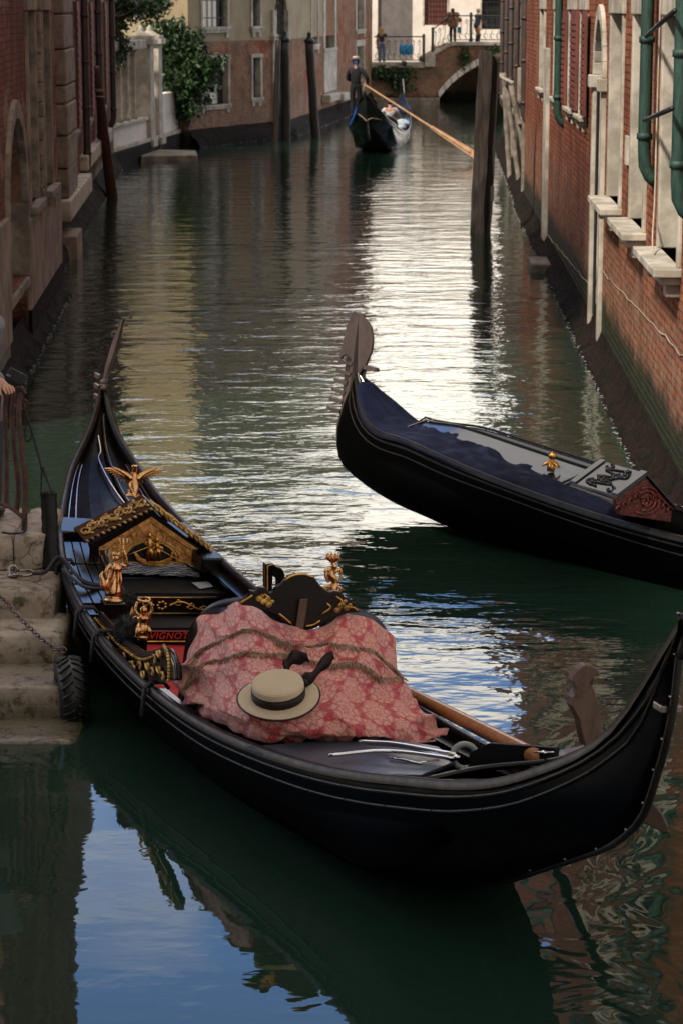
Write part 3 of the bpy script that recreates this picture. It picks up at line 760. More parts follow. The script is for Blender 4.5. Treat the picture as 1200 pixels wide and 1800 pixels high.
def far_end():
    zz = lambda y, D: CAMH - (y - 12) / FPX * D
    P = Path([(-1, 116.2), (14, 116.2)])
    T = thing('white_house', 'bright white house behind the bridge with a big grey gate and two grated windows', 'building', (6, 116.2, 1.7))
    s = lambda px: P.spx(px)
    gate = (s(661), s(720)); w1 = (s(739), s(779)); w2 = (s(836), s(876))
    ops = [(*gate, 1.75, 5.3, .2), (*w1, zz(43, 116), 5.0, .2), (*w2, zz(50, 116), 4.6, .2)]
    ops += [(1.5 + 2.6 * k, 2.6 + 2.6 * k, 6.6, 8.2, .2) for k in range(5)]
    facade(P, 0, 8.8, ops, T, M['whitewall'], back=8)
    bm = BM(); wbox(bm, P, *gate, -.26, -.2, 1.75, 5.3); obj('gate', bm, M['grey_door'], T, world=True)
    window(P, T, *w1, zz(43, 116), 5.0, d=.2, frame=.06, bars=(8, 7), pane='shutter'); window(P, T, *w2, zz(50, 116), 4.6, d=.2, frame=.06, bars=(10, 4), mframe='stone')
    for o in ops[3:]: window(P, T, o[0], o[1], o[2], o[3], d=.2, sill=(.06, .08))
    # quay in front
    bm = BM(); box(bm, 1.2, 3.75, 107.02, 116.2, -1.8, 1.62); uvq = obj('quay', bm, M['stone_dim'], bevel=.03); tag(uvq, kind='structure')
    T = thing('footbridge', 'arched brick footbridge with stone arch ring and iron railings crossing the canal', 'bridge', (6, 107, 0))
    # face with arch: z(x) of the parapet line
    deck = lambda x: interp(x, [3.7, 4.75, 11, 12], [1.95, 2.55, 2.55, 2.2])
    cx, hs, rise, zs = 7.8, 3.55, 1.8, .33
    Rr = (hs * hs + rise * rise) / (2 * rise)
    arc = lambda x, e=0: zs + rise - Rr + math.sqrt(max(0, (Rr + e) ** 2 - (x - cx) ** 2)) if abs(x - cx) < hs + e * .8 else -1.8
    xs = [3.62, 3.75, 4.0, 4.2] + [cx - hs + hs * 2 * k / 30 for k in range(31)] + [11.4, 11.8, 12.2]
    bm = BM(); uv = bm.loops.layers.uv.new('UVMap')
    def F(p):
        f = quad(bm, p)
        for l in f.loops: l[uv].uv = (l.vert.co.x + l.vert.co.y, l.vert.co.z)
    for a, b in zip(xs, xs[1:]):
        m_ = (a + b) / 2; ins = abs(m_ - cx) < hs
        za, zb = (arc(a) if ins else -1.8), (arc(b) if ins else -1.8)
        if ins: za, zb = max(za, zs), max(zb, zs)
        for y in (107, 115): F([(a, y, za), (b, y, zb), (b, y, deck(b)), (a, y, deck(a))])
        F([(a, 107, deck(a)), (b, 107, deck(b)), (b, 115, deck(b)), (a, 115, deck(a))])
        if ins: F([(a, 107, za), (b, 107, zb), (b, 115, zb), (a, 115, za)])
    for x in (cx - hs, cx + hs): F([(x, 107, -1.8), (x, 115, -1.8), (x, 115, zs), (x, 107, zs)])
    F([(3.62, 107, -1.8), (3.62, 110.4, -1.8), (3.62, 110.4, 1.95), (3.62, 107, 1.95)])
    F([(cx - hs - .1, 114.9, -1.8), (cx + hs + .1, 114.9, -1.8), (cx + hs + .1, 114.9, 2.4), (cx - hs - .1, 114.9, 2.4)])
    # brick wall of the quay to the left of the arch
    F([(1.2, 106.99, -1.8), (3.62, 106.99, -1.8), (3.62, 106.99, 1.6), (1.2, 106.99, 1.6)])
    obj('bridge_wall', bm, M['brick_bridge'], T, smooth=None, world=True)
    bm = BM(); n = 26
    for k in range(n):
        a, b = cx - hs + 2 * hs * k / n, cx - hs + 2 * hs * (k + 1) / n - .03
        za, zb = max(arc(a), zs), max(arc(b), zs)
        hexa(bm, [(a, 106.9, za - .02), (b, 106.9, zb - .02), (b, 107.3, zb - .02), (a, 107.3, za - .02), (a - .06 * (a < cx) + .06 * (a > cx), 106.9, za + .26), (b - .06 * (b < cx) + .06 * (b > cx), 106.9, zb + .26), (b, 107.3, zb + .26), (a, 107.3, za + .26)])
    obj('arch_ring', bm, M['whitewall'], T, world=True, bevel=.01)
    bm = BM()
    for a, b in ((3.62, 4.75), (4.75, 11), (11, 12.2)):
        hexa(bm, [(a, 106.85, deck(a) + .003), (b, 106.85, deck(b) + .003), (b, 107.25, deck(b) + .003), (a, 107.25, deck(a) + .003), (a, 106.85, deck(a) + .17), (b, 106.85, deck(b) + .17), (b, 107.25, deck(b) + .17), (a, 107.25, deck(a) + .17)])
    box(bm, 3.6, 4.05, 106.7, 107.3, 1.65, 2.14)
    obj('coping', bm, M['stone'], T, world=True, bevel=.02)
    bm = BM(); box(bm, 1.2, 3.6, 106.8, 107.3, 1.603, 1.85); obj('quay_coping', bm, M['stone'], T, world=True, bevel=.02)
    bm = BM(); box(bm, 1.2, 4.25, 106.6, 107.1, -1.8, .32); obj('water_footing', bm, M['stone_dim'], T, world=True, bevel=.05)
    # railings
    def rail(name, label, pts, H_, posts, sp):
        t = thing(name, label, 'railing', pts[0])
        L = 0; bm = BM()
        for a, b in zip(pts, pts[1:]):
            a, b = Vector(a), Vector(b); n = max(2, int((b - a).length / sp)); u = (b - a) / n
            for k in range(n):
                q = a + u * (k + .5); h = H_ - .12; w_ = sp * .42
                tube(bm, spline([q + Vector((w_ * .2, 0, .08)), q + Vector((-w_ * .5, -.04, .2)), q + Vector((w_ * .1, -.02, h * .45)), q + Vector((w_ * .35, 0, h * .8)), q + Vector((-w_ * .2, 0, h))], 9), .012, 4)
                tube(bm, [q + Vector((w_ * .9 * math.cos(r_), 0, .26 + .10 * math.sin(r_))) for r_ in [x * .8 for x in range(7)]], .011, 4)
                tube(bm, [q + Vector((w_ * .6 * math.cos(r_), 0, h - .14 + .09 * math.sin(r_))) for r_ in [x * .8 for x in range(7)]], .011, 4)
        obj('balusters', bm, M['iron'], t, world=True)
        bm = BM(); tube(bm, [Vector(p) + Vector((0, 0, H_)) for p in pts], .03, 6); obj('top_rail', bm, M['iron'], t, world=True)
        bm = BM(); tube(bm, [Vector(p) + Vector((0, 0, .08)) for p in pts], .022, 6); obj('bottom_rail', bm, M['iron'], t, world=True)
        for p, h in posts:
            bm = BM(); lathe(bm, [(.085, 0), (.085, .1), (.06, .12), (.06, h - .08), (.08, h - .06), (.03, h)], p, 8); obj('post', bm, mat('dark_green_iron', (.02, .04, .032), .5) if 'dgi' not in M else M['dgi'], t, world=True)
    M['dgi'] = mat('dark_green_iron', (.02, .04, .032), .5)
    rail('quay_railing', 'low black scrolled iron railing on the quay left of the footbridge', [(1.4, 107.05, 1.85), (3.5, 107.05, 1.85)], 1.08, [((3.56, 107.05, 1.85), 1.2)], .24)
    rail('bridge_railing', 'black scrolled iron railing rising over the footbridge between dark green posts', [(3.95, 107.05, 2.14), (4.75, 107.05, 2.72), (5.55, 107.05, 2.72), (7.2, 107.05, 2.72), (11, 107.05, 2.72)], 1.1, [((3.95, 107.05, 2.14), 1.2), ((5.6, 107.05, 2.72), 1.25), ((7.4, 107.05, 2.72), 1.25)], .24)
    # two tufts and the hanging creeper under the quay
    leafmass('creeper', 'green creeper hanging on the quay wall below the low railing', 'climbing plant', [(unY(690, 132, 106.7), (1.1, .15, .32), 1), (unY(705, 155, 106.7), (.6, .12, .2), .6), (unY(665, 120, 106.7), (.3, .1, .2), .6), (unY(700, 118, 106.85), (.1, .1, .1), 1)], 1600, 'leaf_dark', .08, seed=8)
    leafmass('wall_weed', 'narrow tuft of green weed hanging down the bridge wall above the arch', 'plant', [(unY(817, 102, 106.8), (.12, .1, .42), 1), (unY(817, 84, 106.85), (.1, .05, .05), 1)], 420, 'leaf', .06, seed=9)
    leafmass('wall_weed', 'small tuft of green weed under the bridge coping close to the right bank', 'plant', [(unY(868, 88, 106.8), (.22, .1, .16), 1), (unY(868, 80, 106.85), (.1, .05, .05), 1)], 240, 'leaf', .06, seed=10)
    # blue bag on the railing
    t = thing('bag', 'bright blue plastic bag hanging on the quay railing', 'bag', (3.05, 106.93, 1.95))
    bm = BM()
    for k in range(5):
        c = unY(704 + k * 4.5, 86 + (k % 2) * 2, 106.9); ball(bm, c, .12, 8, (.8, .6, 2.0))
    obj('bag_body', bm, mat('blue_plastic', (.02, .28, .55), .35), t, smooth=True, world=True)
far_end()

# ================================================================ mooring poles
def pole(name, label, base, top, r0, r1, m, cap=None, seg=10, group='mooring poles standing in the canal'):
    t = thing(name, label, 'mooring pole', base, group=group); random.seed(int(abs(base[0]) * 100))
    bm = BM(); a, b = Vector(base) + (Vector(base) - Vector(top)) * .4, Vector(top); n = 12
    pts = [a + (b - a) * k / n + Vector((random.uniform(-.008, .008), random.uniform(-.008, .008), 0)) for k in range(n + 1)]
    tube(bm, pts, [r0 + (r1 - r0) * k / n for k in range(n + 1)], seg); obj('shaft', bm, M[m], t, smooth=True, world=True)
    if cap:
        bm = BM(); lathe(bm, [(r1 * 1.15, -.02), (r1 * 1.2, .06), (r1 * .7, .12), (r1 * .45, .2), (r1 * .6, .26), (.02, .34)], b, 10); obj('cap', bm, M[cap], t, smooth=True, world=True)
    return t
t = pole('mooring_pole', 'bare reddish pole leaning over the water against the dark house on the left', un(198, 347), unY(169, 118, 53.2), .15, .085, 'rustpole' if 'rustpole' in M else 'rust')
bm = BM(); q = unY(174, 160, 53.2)
for dz in (0, .03, -.12): tube(bm, [q + Vector((.01 + .108 * math.cos(k * .524), .108 * math.sin(k * .524), dz)) for k in range(13)], .012, 5)
obj('rope_band', bm, M['stone_dim'], t, world=True)
pole('mooring_pole', 'dark capped mooring pole directly in front of the arched door of the ochre house', (-1.78, 78.6, 0), unY(501, 72, 78.3), .17, .15, 'wood_pole_dark', 'iron')
pole('mooring_pole', 'dark capped mooring pole leaning by the brick wall nearest the rowed gondola', (-.86, 81.2, 0), unY(544, 74, 81), .16, .15, 'wood_pole_dark', 'iron')
pole('mooring_pole', 'thin black pole standing close against the arched door', (-2.1, 77.6, 0), unY(489, 70, 77.6), .09, .09, 'wood_pole_dark')
def dolphin():
    b = un(845, 409); t = thing('mooring_post', 'tall mooring post of square weathered timbers in the water by the right bank', 'mooring post', b)
    for px, w_, top, dy, dx in ((842, .125, 88, 0, 0), (856, .115, 96, .14, .01), (848, .10, 120, .32, .0)):
        q = unY(px + 11, top, b.y + dy); p = unY(px - 5, 400, b.y + dy); p.z = 0; p = p + (p - q) * .35
        bm = BM(); ax = (q - p); n = 14; ring = []
        for k in range(n + 1):
            c = p + ax * k / n; j = .012
            ring.append([bm.verts.new(c + Vector((sx_ * w_ + random.uniform(-j, j), sy_ * .13 + random.uniform(-j, j), (random.uniform(-.06, .03) if k == n else 0)))) for sx_, sy_ in ((-1, -1), (1, -1), (1, 1), (-1, 1))])
        for a_, b_ in zip(ring, ring[1:]):
            for i in range(4): bm.faces.new((a_[i], a_[(i + 1) % 4], b_[(i + 1) % 4], b_[i]))
        bm.faces.new(ring[-1]); bm.faces.new(list(reversed(ring[0])))
        obj('timber', bm, M['wood_pole'], t, smooth=None, world=True, bevel=.012)
    bm = BM(); q = unY(864, 340, b.y); box(bm, q.x - .03, q.x + .03, q.y - .1, q.y + .1, q.z - .14, q.z + .14); obj('cleat', bm, M['wood_pole'], t, world=True)
dolphin()
for k, (x, top) in enumerate(((884, 128), (889, 150), (897, 150))):
    pole('mooring_pole', ['pale slim pole at the waterside of the dark building, left of a row of three', 'thin middle pole of three beside the dark building', 'right hand stained pole of three beside the dark building'][k], Vector((un(x - 6, 300).x, 60 - k * 2.5, 0)), unY(x, top, 60 - k * 2.5), .07, .06, 'stone_dim')
bm = BM(); tube(bm, spline([unY(876, 130, 57.5), unY(884, 138, 57.3), unY(893, 142, 57), unY(900, 146, 56.5)], 10), .045, 6)
tag(obj('rope', bm, mat('old_rope', (.40, .36, .30), .9, bump=.5, bs=60), smooth=True), 'thick pale rope tied round the poles by the dark building', 'rope')
# ================================================================ boats: materials
M['lacquer'] = mat('black_lacquer', (.003, .003, .0035), .2, col2=(.007, .005, .004), vs=2, spec=.30)
M['hull_black'] = mat('black_hull_paint', (.0010, .0010, .0011), .40, col2=(.0006, .0006, .0006), spec=.3, ior=1.13)
M['black_matt'] = mat('black_matt', (.006, .006, .007), .55, spec=.25)
M['trim_black'] = mat('worn_black_trim', (.014, .012, .010), .40, col2=(.005, .0045, .004), vs=9, bump=.2, bs=30, spec=.25)
M['gold'] = mat('gilding', (.75, .42, .12), .32, 1, col2=(.40, .19, .04), vs=18, bump=.5, bs=55, dist=.006)
M['gold_paint'] = mat('gold_paint', (.66, .40, .10), .42, .5, col2=(.22, .11, .03), vs=14, bump=.4, bs=50, dist=.005)
M['brass'] = mat('polished_brass', (.78, .44, .20), .16, 1, col2=(.58, .30, .12), vs=10, bump=.7, bs=42, dist=.008)
M['steel'] = mat('polished_iron', (.30, .27, .26), .32, 1, col2=(.16, .12, .11), vs=5)
M['iron_brown'] = mat('brown_ferro_iron', (.085, .062, .055), .5, .35, col2=(.055, .04, .036), vs=5)
M['chrome'] = mat('chrome', (.75, .75, .76), .12, 1)
M['deck_grey'] = mat('grey_black_deck', (.045, .056, .078), .38, col2=(.030, .038, .052), vs=3, bump=.1, bs=30, spec=.4)
M['oar_wood'] = mat('varnished_oar_wood', (.40, .17, .055), .32, col2=(.27, .10, .035), vs=5, stretch=(1, 8, 8))
M['walnut'] = mat('walnut', (.12, .062, .040), .42, col2=(.045, .024, .017), vs=7, stretch=(1, 1, .35), bump=.35, bs=24)
M['red_cloth'] = mat('red_carpet', (.50, .015, .02), .8, bump=.3, bs=120, dist=.002)
M['navy'] = mat('navy_canvas', (.007, .011, .032), .7, col2=(.004, .006, .018), vs=4, bump=.25, bs=40, dist=.004, spec=.12)
M['rope_black'] = mat('black_rope', (.012, .011, .011), .7, bump=.6, bs=120, dist=.003)

M['foredeck'] = mat('brown_black_lacquer', (.010, .006, .005), .28, col2=(.004, .003, .003), vs=2, spec=.3, ior=1.12)
U1K = [0, .05, .1, .2, .35, .5, .65, .8, .88, .95, 1.]
W1K = [0, .05, .12, .25, .4, .55, .7, .82, .92, .97, 1.]
class Boat:
    def __init__(s, L, zk, wk, c1, c2, pos, head, heel):
        s.L, s.zk, s.wk, s.c1, s.c2 = L, zk, wk, c1, c2
        s.M = Matrix.Translation(pos) @ Matrix.Rotation(head, 4, 'Z') @ Matrix.Rotation(heel, 4, 'X')
        s.pos, s.head, s.heel = pos, head, heel
        s.bt = [(0, .10, 1.93), (.012, .095, 1.77), (.03, .10, 1.54), (.045, .14, 1.37), (.06, .19, 1.24), (.075, .264, 1.075), (.095, .48, .89), (.12, .84, .70), (.145, 1.19, .53), (.17, 1.59, .34), (.2, 2.02, .15), (.26, 2.7, -.02), (.34, 3.6, -.09), (.5, L * .5, -.1),
                (.7, L - 3.2, -.07), (.80, L - 2.2, -.02), (.85, L - 1.46, .03), (.885, L - 1.08, .07), (.915, L - .63, .13), (.94, L - .22, .235), (.955, L + .02, .33), (.97, L + .13, .48), (.985, L + .14, .72), (.993, L + .08, .93), (1, L - .02, 1.12 if zk[-1] < 1.2 else 1.25)]
    def off(s, u): return s.c1 * 4 * u * (1 - u) + s.c2 * math.sin(2 * math.pi * u)
    def z(s, u): return cub(u, U1K, s.zk)
    def w(s, u, side=0): return max(.006, abs(cub(u, W1K, s.wk))) * (1.04 if side < 0 else .96 if side > 0 else 1)
    def P(s, u, k, dz=0.0):
        """point at station u, k across (-1 port gunwale .. 1 starboard gunwale)"""
        return Vector((u * s.L, -(s.off(u) + k * s.w(u, k)), s.z(u) + dz))
    def l(s, t, n, z): return Vector((t, -n, z))          # n: metres to starboard
    def wpt(s, t, n, z): return s.M @ Vector((t, -n, z))
    def at(s, px, py, z):
        t, n = solve2(lambda a, b: s.wpt(a, b, z), px, py, (s.L / 2, 0)); return Vector((t, -n, z))
    def at_t(s, px, py, t):
        n, z = solve2(lambda a, b: s.wpt(t, a, b), px, py, (0, .5)); return Vector((t, -n, z))
    def at_n(s, px, py, n):
        t, z = solve2(lambda a, b: s.wpt(a, n, b), px, py, (s.L / 2, .5)); return Vector((t, -n, z))
    def bottom(s, v):
        ks = [b[0] for b in s.bt]
        t, z = cub(v, ks, [b[1] for b in s.bt]), cub(v, ks, [b[2] for b in s.bt])
        f = interp(v, [0, .07, .14, .2, .27, .38, .80, .93, 1], [.12, .15, .26, .38, .50, .62, .62, .25, .1])
        return t, z, f
    def hull(s, parent, m):
        bm = BM(); N = 110; rows = []
        for i in range(N + 1):
            v = i / N; v = v
            tb, zb, f = s.bottom(v); ub = min(max(tb / s.L, 0), 1); row = []
            for side in (-1, 1):
                g = s.P(v, side); wb = max(.012, s.w(ub) * f)
                b = Vector((tb, -(s.off(ub) + side * wb), zb))
                seq = []
                for k in range(7):
                    q = k / 6; p = g.lerp(b, q); bul = math.sin(q * math.pi) * .055 * min(1, s.w(v) / .4)
                    p.y += -side * bul
                    seq.append(p)
                c = Vector((tb, -s.off(ub), zb - .02 * min(1, wb * 6)))
                row += seq if side < 0 else [c] + list(reversed(seq))
            # inner skin
            th = min(.035, s.w(v) * .4)
            fl = max(zb + .09, min(.10, s.z(v) - .3)) if s.z(v) - zb > .35 else s.z(v) - .05
            for side in (1, -1):
                g = s.P(v, side); gi = g + Vector((0, side * th, 0)); wi = max(.004, min(s.w(v) - th, s.w(v) * .85))
                bi = Vector((g.x, -(s.off(v) + side * wi), fl))
                seq = [gi, gi.lerp(bi, .5), bi]
                row += seq if side > 0 else list(reversed(seq))
            rows.append([bm.verts.new(p) for p in row])
        n = len(rows[0])
        for a, b in zip(rows, rows[1:]):
            for k in range(n):
                bm.faces.new((a[k], a[(k + 1) % n], b[(k + 1) % n], b[k]))
        bm.faces.new(rows[0]); bm.faces.new(list(reversed(rows[-1])))
        bmesh.ops.remove_doubles(bm, verts=bm.verts, dist=.0004)
        return obj('hull', bm, m, parent, smooth=True)
    def strip(s, u0, u1, kfun, n=60):
        return [kfun(u0 + (u1 - u0) * i / (n - 1)) for i in range(n)]
    def deck(s, name, parent, m, u0, u1, drop, k0=-.96, k1=.96, camber=.03, n=50, nk=8, th=.02):
        bm = BM(); rows = []
        for i in range(n + 1):
            u = u0 + (u1 - u0) * i / n
            rows.append([bm.verts.new(s.P(u, k0 + (k1 - k0) * j / nk, -drop(u) + camber * (1 - (2 * j / nk - 1) ** 2) * min(1, s.w(u) / .4))) for j in range(nk + 1)])
        for a, b in zip(rows, rows[1:]):
            for j in range(nk): bm.faces.new((a[j], a[j + 1], b[j + 1], b[j]))
        ex = bmesh.ops.extrude_face_region(bm, geom=list(bm.faces)); bmesh.ops.translate(bm, verts=[g for g in ex['geom'] if isinstance(g, bmesh.types.BMVert)], vec=(0, 0, -th))
        return obj(name, bm, m, parent, smooth=None)
    def root(s, name, label, group=None):
        return thing(name, label, 'gondola', s.pos, (s.heel * math.cos(0), 0, s.head), group)

def setrot(o, b):
    o.matrix_world = b.M
def gunwales(b, T, far=False):
    for side in (-1, 1):
        pts = b.strip(.003, .997, lambda u: b.P(u, side, .012), 90)
        bm = BM(); rows = []
        for i, p in enumerate(pts):
            u = .003 + .994 * i / 89; w_ = min(.028, b.w(u) * .5)
            rows.append([bm.verts.new(p + Vector((0, dy, dz))) for dy, dz in ((-side * .012, -.04), (-side * .012, 0), (side * w_ * .0 - side * .0, .006), (side * w_, .004), (side * w_ * 1.3, -.02))])
        for a, c in zip(rows, rows[1:]):
            for k in range(4): bm.faces.new((a[k], a[k + 1], c[k + 1], c[k]))
        obj('gunwale', bm, M['trim_black'], T, smooth=True)
        if not far:
            for nm, d, o in (('rub_rail', .075, .012), ('lower_moulding', .155, .030)):
                bm = BM(); pts = []
                for i in range(90):
                    u = .006 + .988 * i / 89; g = b.P(u, side); tb, zb, f = b.bottom(u); ub = min(max(tb / b.L, 0), 1)
                    bb = Vector((tb, -(b.off(ub) + side * b.w(ub) * f), zb)); L_ = max(.05, (g - bb).length); q = min(.45, d / L_)
                    p = g.lerp(bb, q); p.y += -side * (math.sin(q * math.pi) * .055 * min(1, b.w(u) / .4) + .004); pts.append(p)
                tube(bm, pts, .0100 if d < .1 else .008, 6)
                if side < 0:
                    for i in range(0, 90, 3): ball(bm, pts[i] + Vector((0, -side * .006, 0)), .006, 6)
                obj(nm, bm, M['trim_black'], T, smooth=True)
def stem_iron(b, T, v0, v1, m, w_=.022, name='stern_iron'):
    bm = BM(); pts = []
    for i in range(24):
        v = v0 + (v1 - v0) * i / 23; t, z, f = b.bottom(v); pts.append(Vector((t, -b.off(min(max(t / b.L, 0), 1)), z)))
    d = -1 if v1 < .5 or v0 < .5 else 1
    tube(bm, [p + Vector((d * .004, 0, 0)) for p in pts], w_, 8)
    return obj(name, bm, m, T, smooth=True)

# ---------------------------------------------------------------- near gondola
G1 = Boat(10.4317, [1.941, 1.343, 1.003, .665, .405, .385, .495, .675, .79, .971, 1.268], [.033, .06, .24, .519, .695, .689, .562, .383, .214, .079, .012], -.20126, .16582,
          Vector((1.1873, 8.8531, 0)), R(90) + .30752, .079612)
def near_gondola():
    b = G1
    T = thing('gondola', 'nearest black gondola moored by the stone steps, with gilded carvings and brass figures', 'gondola', b.pos, (b.heel, 0, b.head)); T.matrix_world = b.M
    b.hull(T, M['hull_black']); gunwales(b, T)
    stem_iron(b, T, 0, .19, M['trim_black'], .017)
    bm = BM()
    for v in (.0, .012, .025, .04, .055, .07, .085, .105, .125, .15):
        t, z, f = b.bottom(v); c = Vector((t, -b.off(0), z)); ball(bm, c + Vector((-.004, .018, 0)), .007, 6); ball(bm, c + Vector((-.004, -.018, 0)), .007, 6)
    obj('stern_studs', bm, M['steel'], T, smooth=True)
    # stern top iron running up beyond the gunwale tip
    bm = BM(); g = b.P(0, 0); tube(bm, spline([b.P(.006, 0, -.1), g + Vector((.01, 0, .0)), g + Vector((-.01, 0, .12)), g + Vector((.03, 0, .26))], 14), [.028 - .0014 * i for i in range(14)], 8); obj('stern_tip', bm, M['trim_black'], T, smooth=True)
    bm = BM(); q = b.P(.02, 0, -.02); box(bm, q.x - .10, q.x - .02, q.y - .045, q.y + .045, q.z - .14, q.z - .11); obj('stern_clasp', bm, M['steel'], T, bevel=.005)
    # decks
    b.deck('foredeck', T, M['foredeck'], .765, .992, lambda u: .075, camber=.05)
    b.deck('stern_deck', T, M['lacquer'], .012, .235, lambda u: .05, camber=.01)
    b.deck('floor', T, M['black_matt'], .34, .76, lambda u: max(.0, b.z(u) - .12), -.64, .64, camber=0)
    for s_ in (-1, 1):
        for ua, ub_ in (((.225, .77),) if s_ > 0 else ((.225, .47), (.61, .77))): b.deck('side_deck', T, M['lacquer'], ua, ub_, lambda u: .045, s_ * .97, s_ * .80, camber=0, nk=2)
    # foredeck mouldings
    for k, nm in ((-.86, 'deck_moulding'), (.86, 'deck_moulding'), (-.74, 'deck_moulding'), (.74, 'deck_moulding')):
        bm = BM(); tube(bm, b.strip(.775, .955 if abs(k) > .8 else .915, lambda u: b.P(u, k, -.058 + .05 * (1 - k * k) * min(1, b.w(u) / .4)), 40), .007, 6); obj(nm, bm, M['chrome'] if k < 0 else M['steel'], T, smooth=True)
    bm = BM(); pts = b.strip(.785, .975, lambda u: b.P(u, .30 * (1 - (u - .785) / .19) + .05, -.02), 70); tube(bm, pts, [.014 + .004 * (i % 2) for i in range(70)], 6); obj('twisted_spine', bm, M['lacquer'], T, smooth=True)
    bm = BM(); tube(bm, spline([b.P(.955, -.35, -.02), b.P(.93, -.15, -.01), b.P(.915, -.22, -.01), b.P(.87, .0, -.01), b.P(.82, .18, -.01), b.P(.785, .34, -.01)], 40), .009, 6); obj('deck_moulding', bm, M['chrome'], T, smooth=True)
    # bow iron (ferro) seen edge-on: curved blade
    g = b.P(1, 0); bm = BM()
    prof = [(-.02, -.35, .05), (.02, -.15, .06), (.02, 0, .055), (.03, .08, .05), (.05, .15, .11), (.04, .26, .15), (0, .38, .14), (-.06, .49, .09), (-.14, .575, .02)]
    L_, R_ = [], []
    for t, z, w_ in prof:
        lean = -.16 * max(0, z) - .03 * math.sin(max(0, z) * 5)
        th = .016 if z < .1 else (.017 if z < .45 else .009)
        c = g + Vector((t, lean, z)); L_.append((c + Vector((w_ * .5, th, 0)), c + Vector((w_ * .5, -th, 0)))); R_.append((c - Vector((w_ * .5, -th, 0)), c - Vector((w_ * .5, th, 0))))
    rings = [[bm.verts.new(p) for p in (a[0], a[1], c[1], c[0])] for a, c in zip(L_, R_)]
    for a, c in zip(rings, rings[1:]):
        for k in range(4): bm.faces.new((a[k], a[(k + 1) % 4], c[(k + 1) % 4], c[k]))
    bm.faces.new(rings[0]); bm.faces.new(rings[-1]); fe = obj('bow_iron', bm, M['iron_brown'], T, bevel=.004, sub=1)
    bm = BM()
    for k in range(6): z = -.62 + k * .085; box(bm, g.x + .09, g.x + .24, g.y - .010 + .003 * k, g.y + .010 + .003 * k, g.z + z + .25, g.z + z + .285)
    obj('teeth', bm, M['steel'], fe)
    bm = BM(); c = g + Vector((-.02, -.0, .05)); ball(bm, c, .028, 10, (1, 1.2, 1)); ball(bm, c + Vector((-.04, 0, -.04)), .026, 10); tube(bm, [c + Vector((-.03, -.04, -.02)), c + Vector((-.03, .04, -.02))], .009, 8); obj('bow_knob', bm, M['iron_brown'], T, smooth=True)
    # ---- carved gable panel across the boat (t = 7.5)
    t0 = 7.5; A = lambda x, y, dt=0: b.at_t(x, y, t0) + Vector((dt, 0, 0))
    out = [(160, 1000), (160, 955), (268, 898), (368, 975), (368, 1018)]
    bm = BM(); plate(bm, [A(*p) for p in out], (.05, 0, 0)); pan = obj('gable_panel', bm, M['lacquer'], T, bevel=.004)
    bm = BM(); plate(bm, [A(x, y, -.004) for x, y in ((174, 996), (174, 962), (266, 908), (355, 970), (351, 1007))], (-.006, 0, 0)); obj('relief_ground', bm, mat('carved_gold_wood', (.66, .31, .085), .45, .2, col2=(.34, .14, .035), vs=30, bump=.8, bs=34, dist=.01), pan)
    bm = BM(); arc = [(210 + 54 + 44 * math.cos(math.pi * k / 14), 986 - 34 * math.sin(math.pi * k / 14)) for k in range(15)]
    plate(bm, [A(x, y, -.012) for x, y in arc], (-.003, 0, 0)); obj('relief_arch_void', bm, M['black_matt'], pan)
    bm = BM(); 
    for rr in (1.0, 1.12):
        tube(bm, [A(264 + 46 * rr * math.cos(math.pi * k / 16), 987 - 36 * rr * math.sin(math.pi * k / 16), -.014) for k in range(17)], .0045, 5)
    for k in range(-4, 5):
        if k: 
            x = 264 + k * 17; y = 928 + abs(k) * 9.5; tube(bm, [A(x - 6, y + 10, -.012), A(x - 6, y - 2, -.014), A(x, y - 7, -.014), A(x + 5, y, -.014), A(x + 6, y + 10, -.012)], .0035, 5)
    tube(bm, [A(180, 967, -.013), A(264, 917, -.013), A(350, 975, -.013)], .006, 5); tube(bm, [A(180, 980, -.013), A(264, 937, -.013), A(350, 988, -.013)], .004, 5)
    obj('relief_bridge', bm, M['gold_paint'], pan)
    bm = BM(); rows = []
    for i in range(31):
        x = 173 + i * 5.95; rows.append([bm.verts.new(A(x, 985 + 3 * j + 1.4 * math.sin(i * 1.3 + j * 2) + (x - 173) * .045, -.014 - .004 * math.sin(i * .9 + j))) for j in range(8)])
    for a, c in zip(rows, rows[1:]):
        for j in range(7): bm.faces.new((a[j], a[j + 1], c[j + 1], c[j]))
    ex = bmesh.ops.extrude_face_region(bm, geom=list(bm.faces)); bmesh.ops.translate(bm, verts=[g_ for g_ in ex['geom'] if isinstance(g_, bmesh.types.BMVert)], vec=(.008, 0, 0))
    wm, wt, wb = newmat('relief_water'); wv = wt.nodes.new('ShaderNodeTexWave'); wv.bands_direction = 'Z'; wv.inputs['Scale'].default_value = 22; wv.inputs['Distortion'].default_value = 9; wv.inputs['Detail Scale'].default_value = 1.2
    wt.links.new(coords(wt), wv.inputs['Vector']); cc = mixc(wt, S(wt, wv.outputs['Fac']).sm(.35, .7), (.03, .035, .05), (.42, .44, .48)); wt.links.new(cc.k, wb.inputs['Base Color']); wb.inputs['Roughness'].default_value = .35
    obj('relief_water', bm, wm, pan, smooth=True)
    bm = BM(); hp = [(232, 968), (238, 982), (252, 990), (268, 994), (286, 993), (300, 984), (303, 970), (300, 968), (296, 978), (280, 984), (262, 984), (246, 979), (236, 968)]
    plate(bm, [A(x, y, -.022) for x, y in hp], (-.022, 0, 0)); obj('relief_boat', bm, M['gold'], pan, bevel=.004)
    bm = BM()
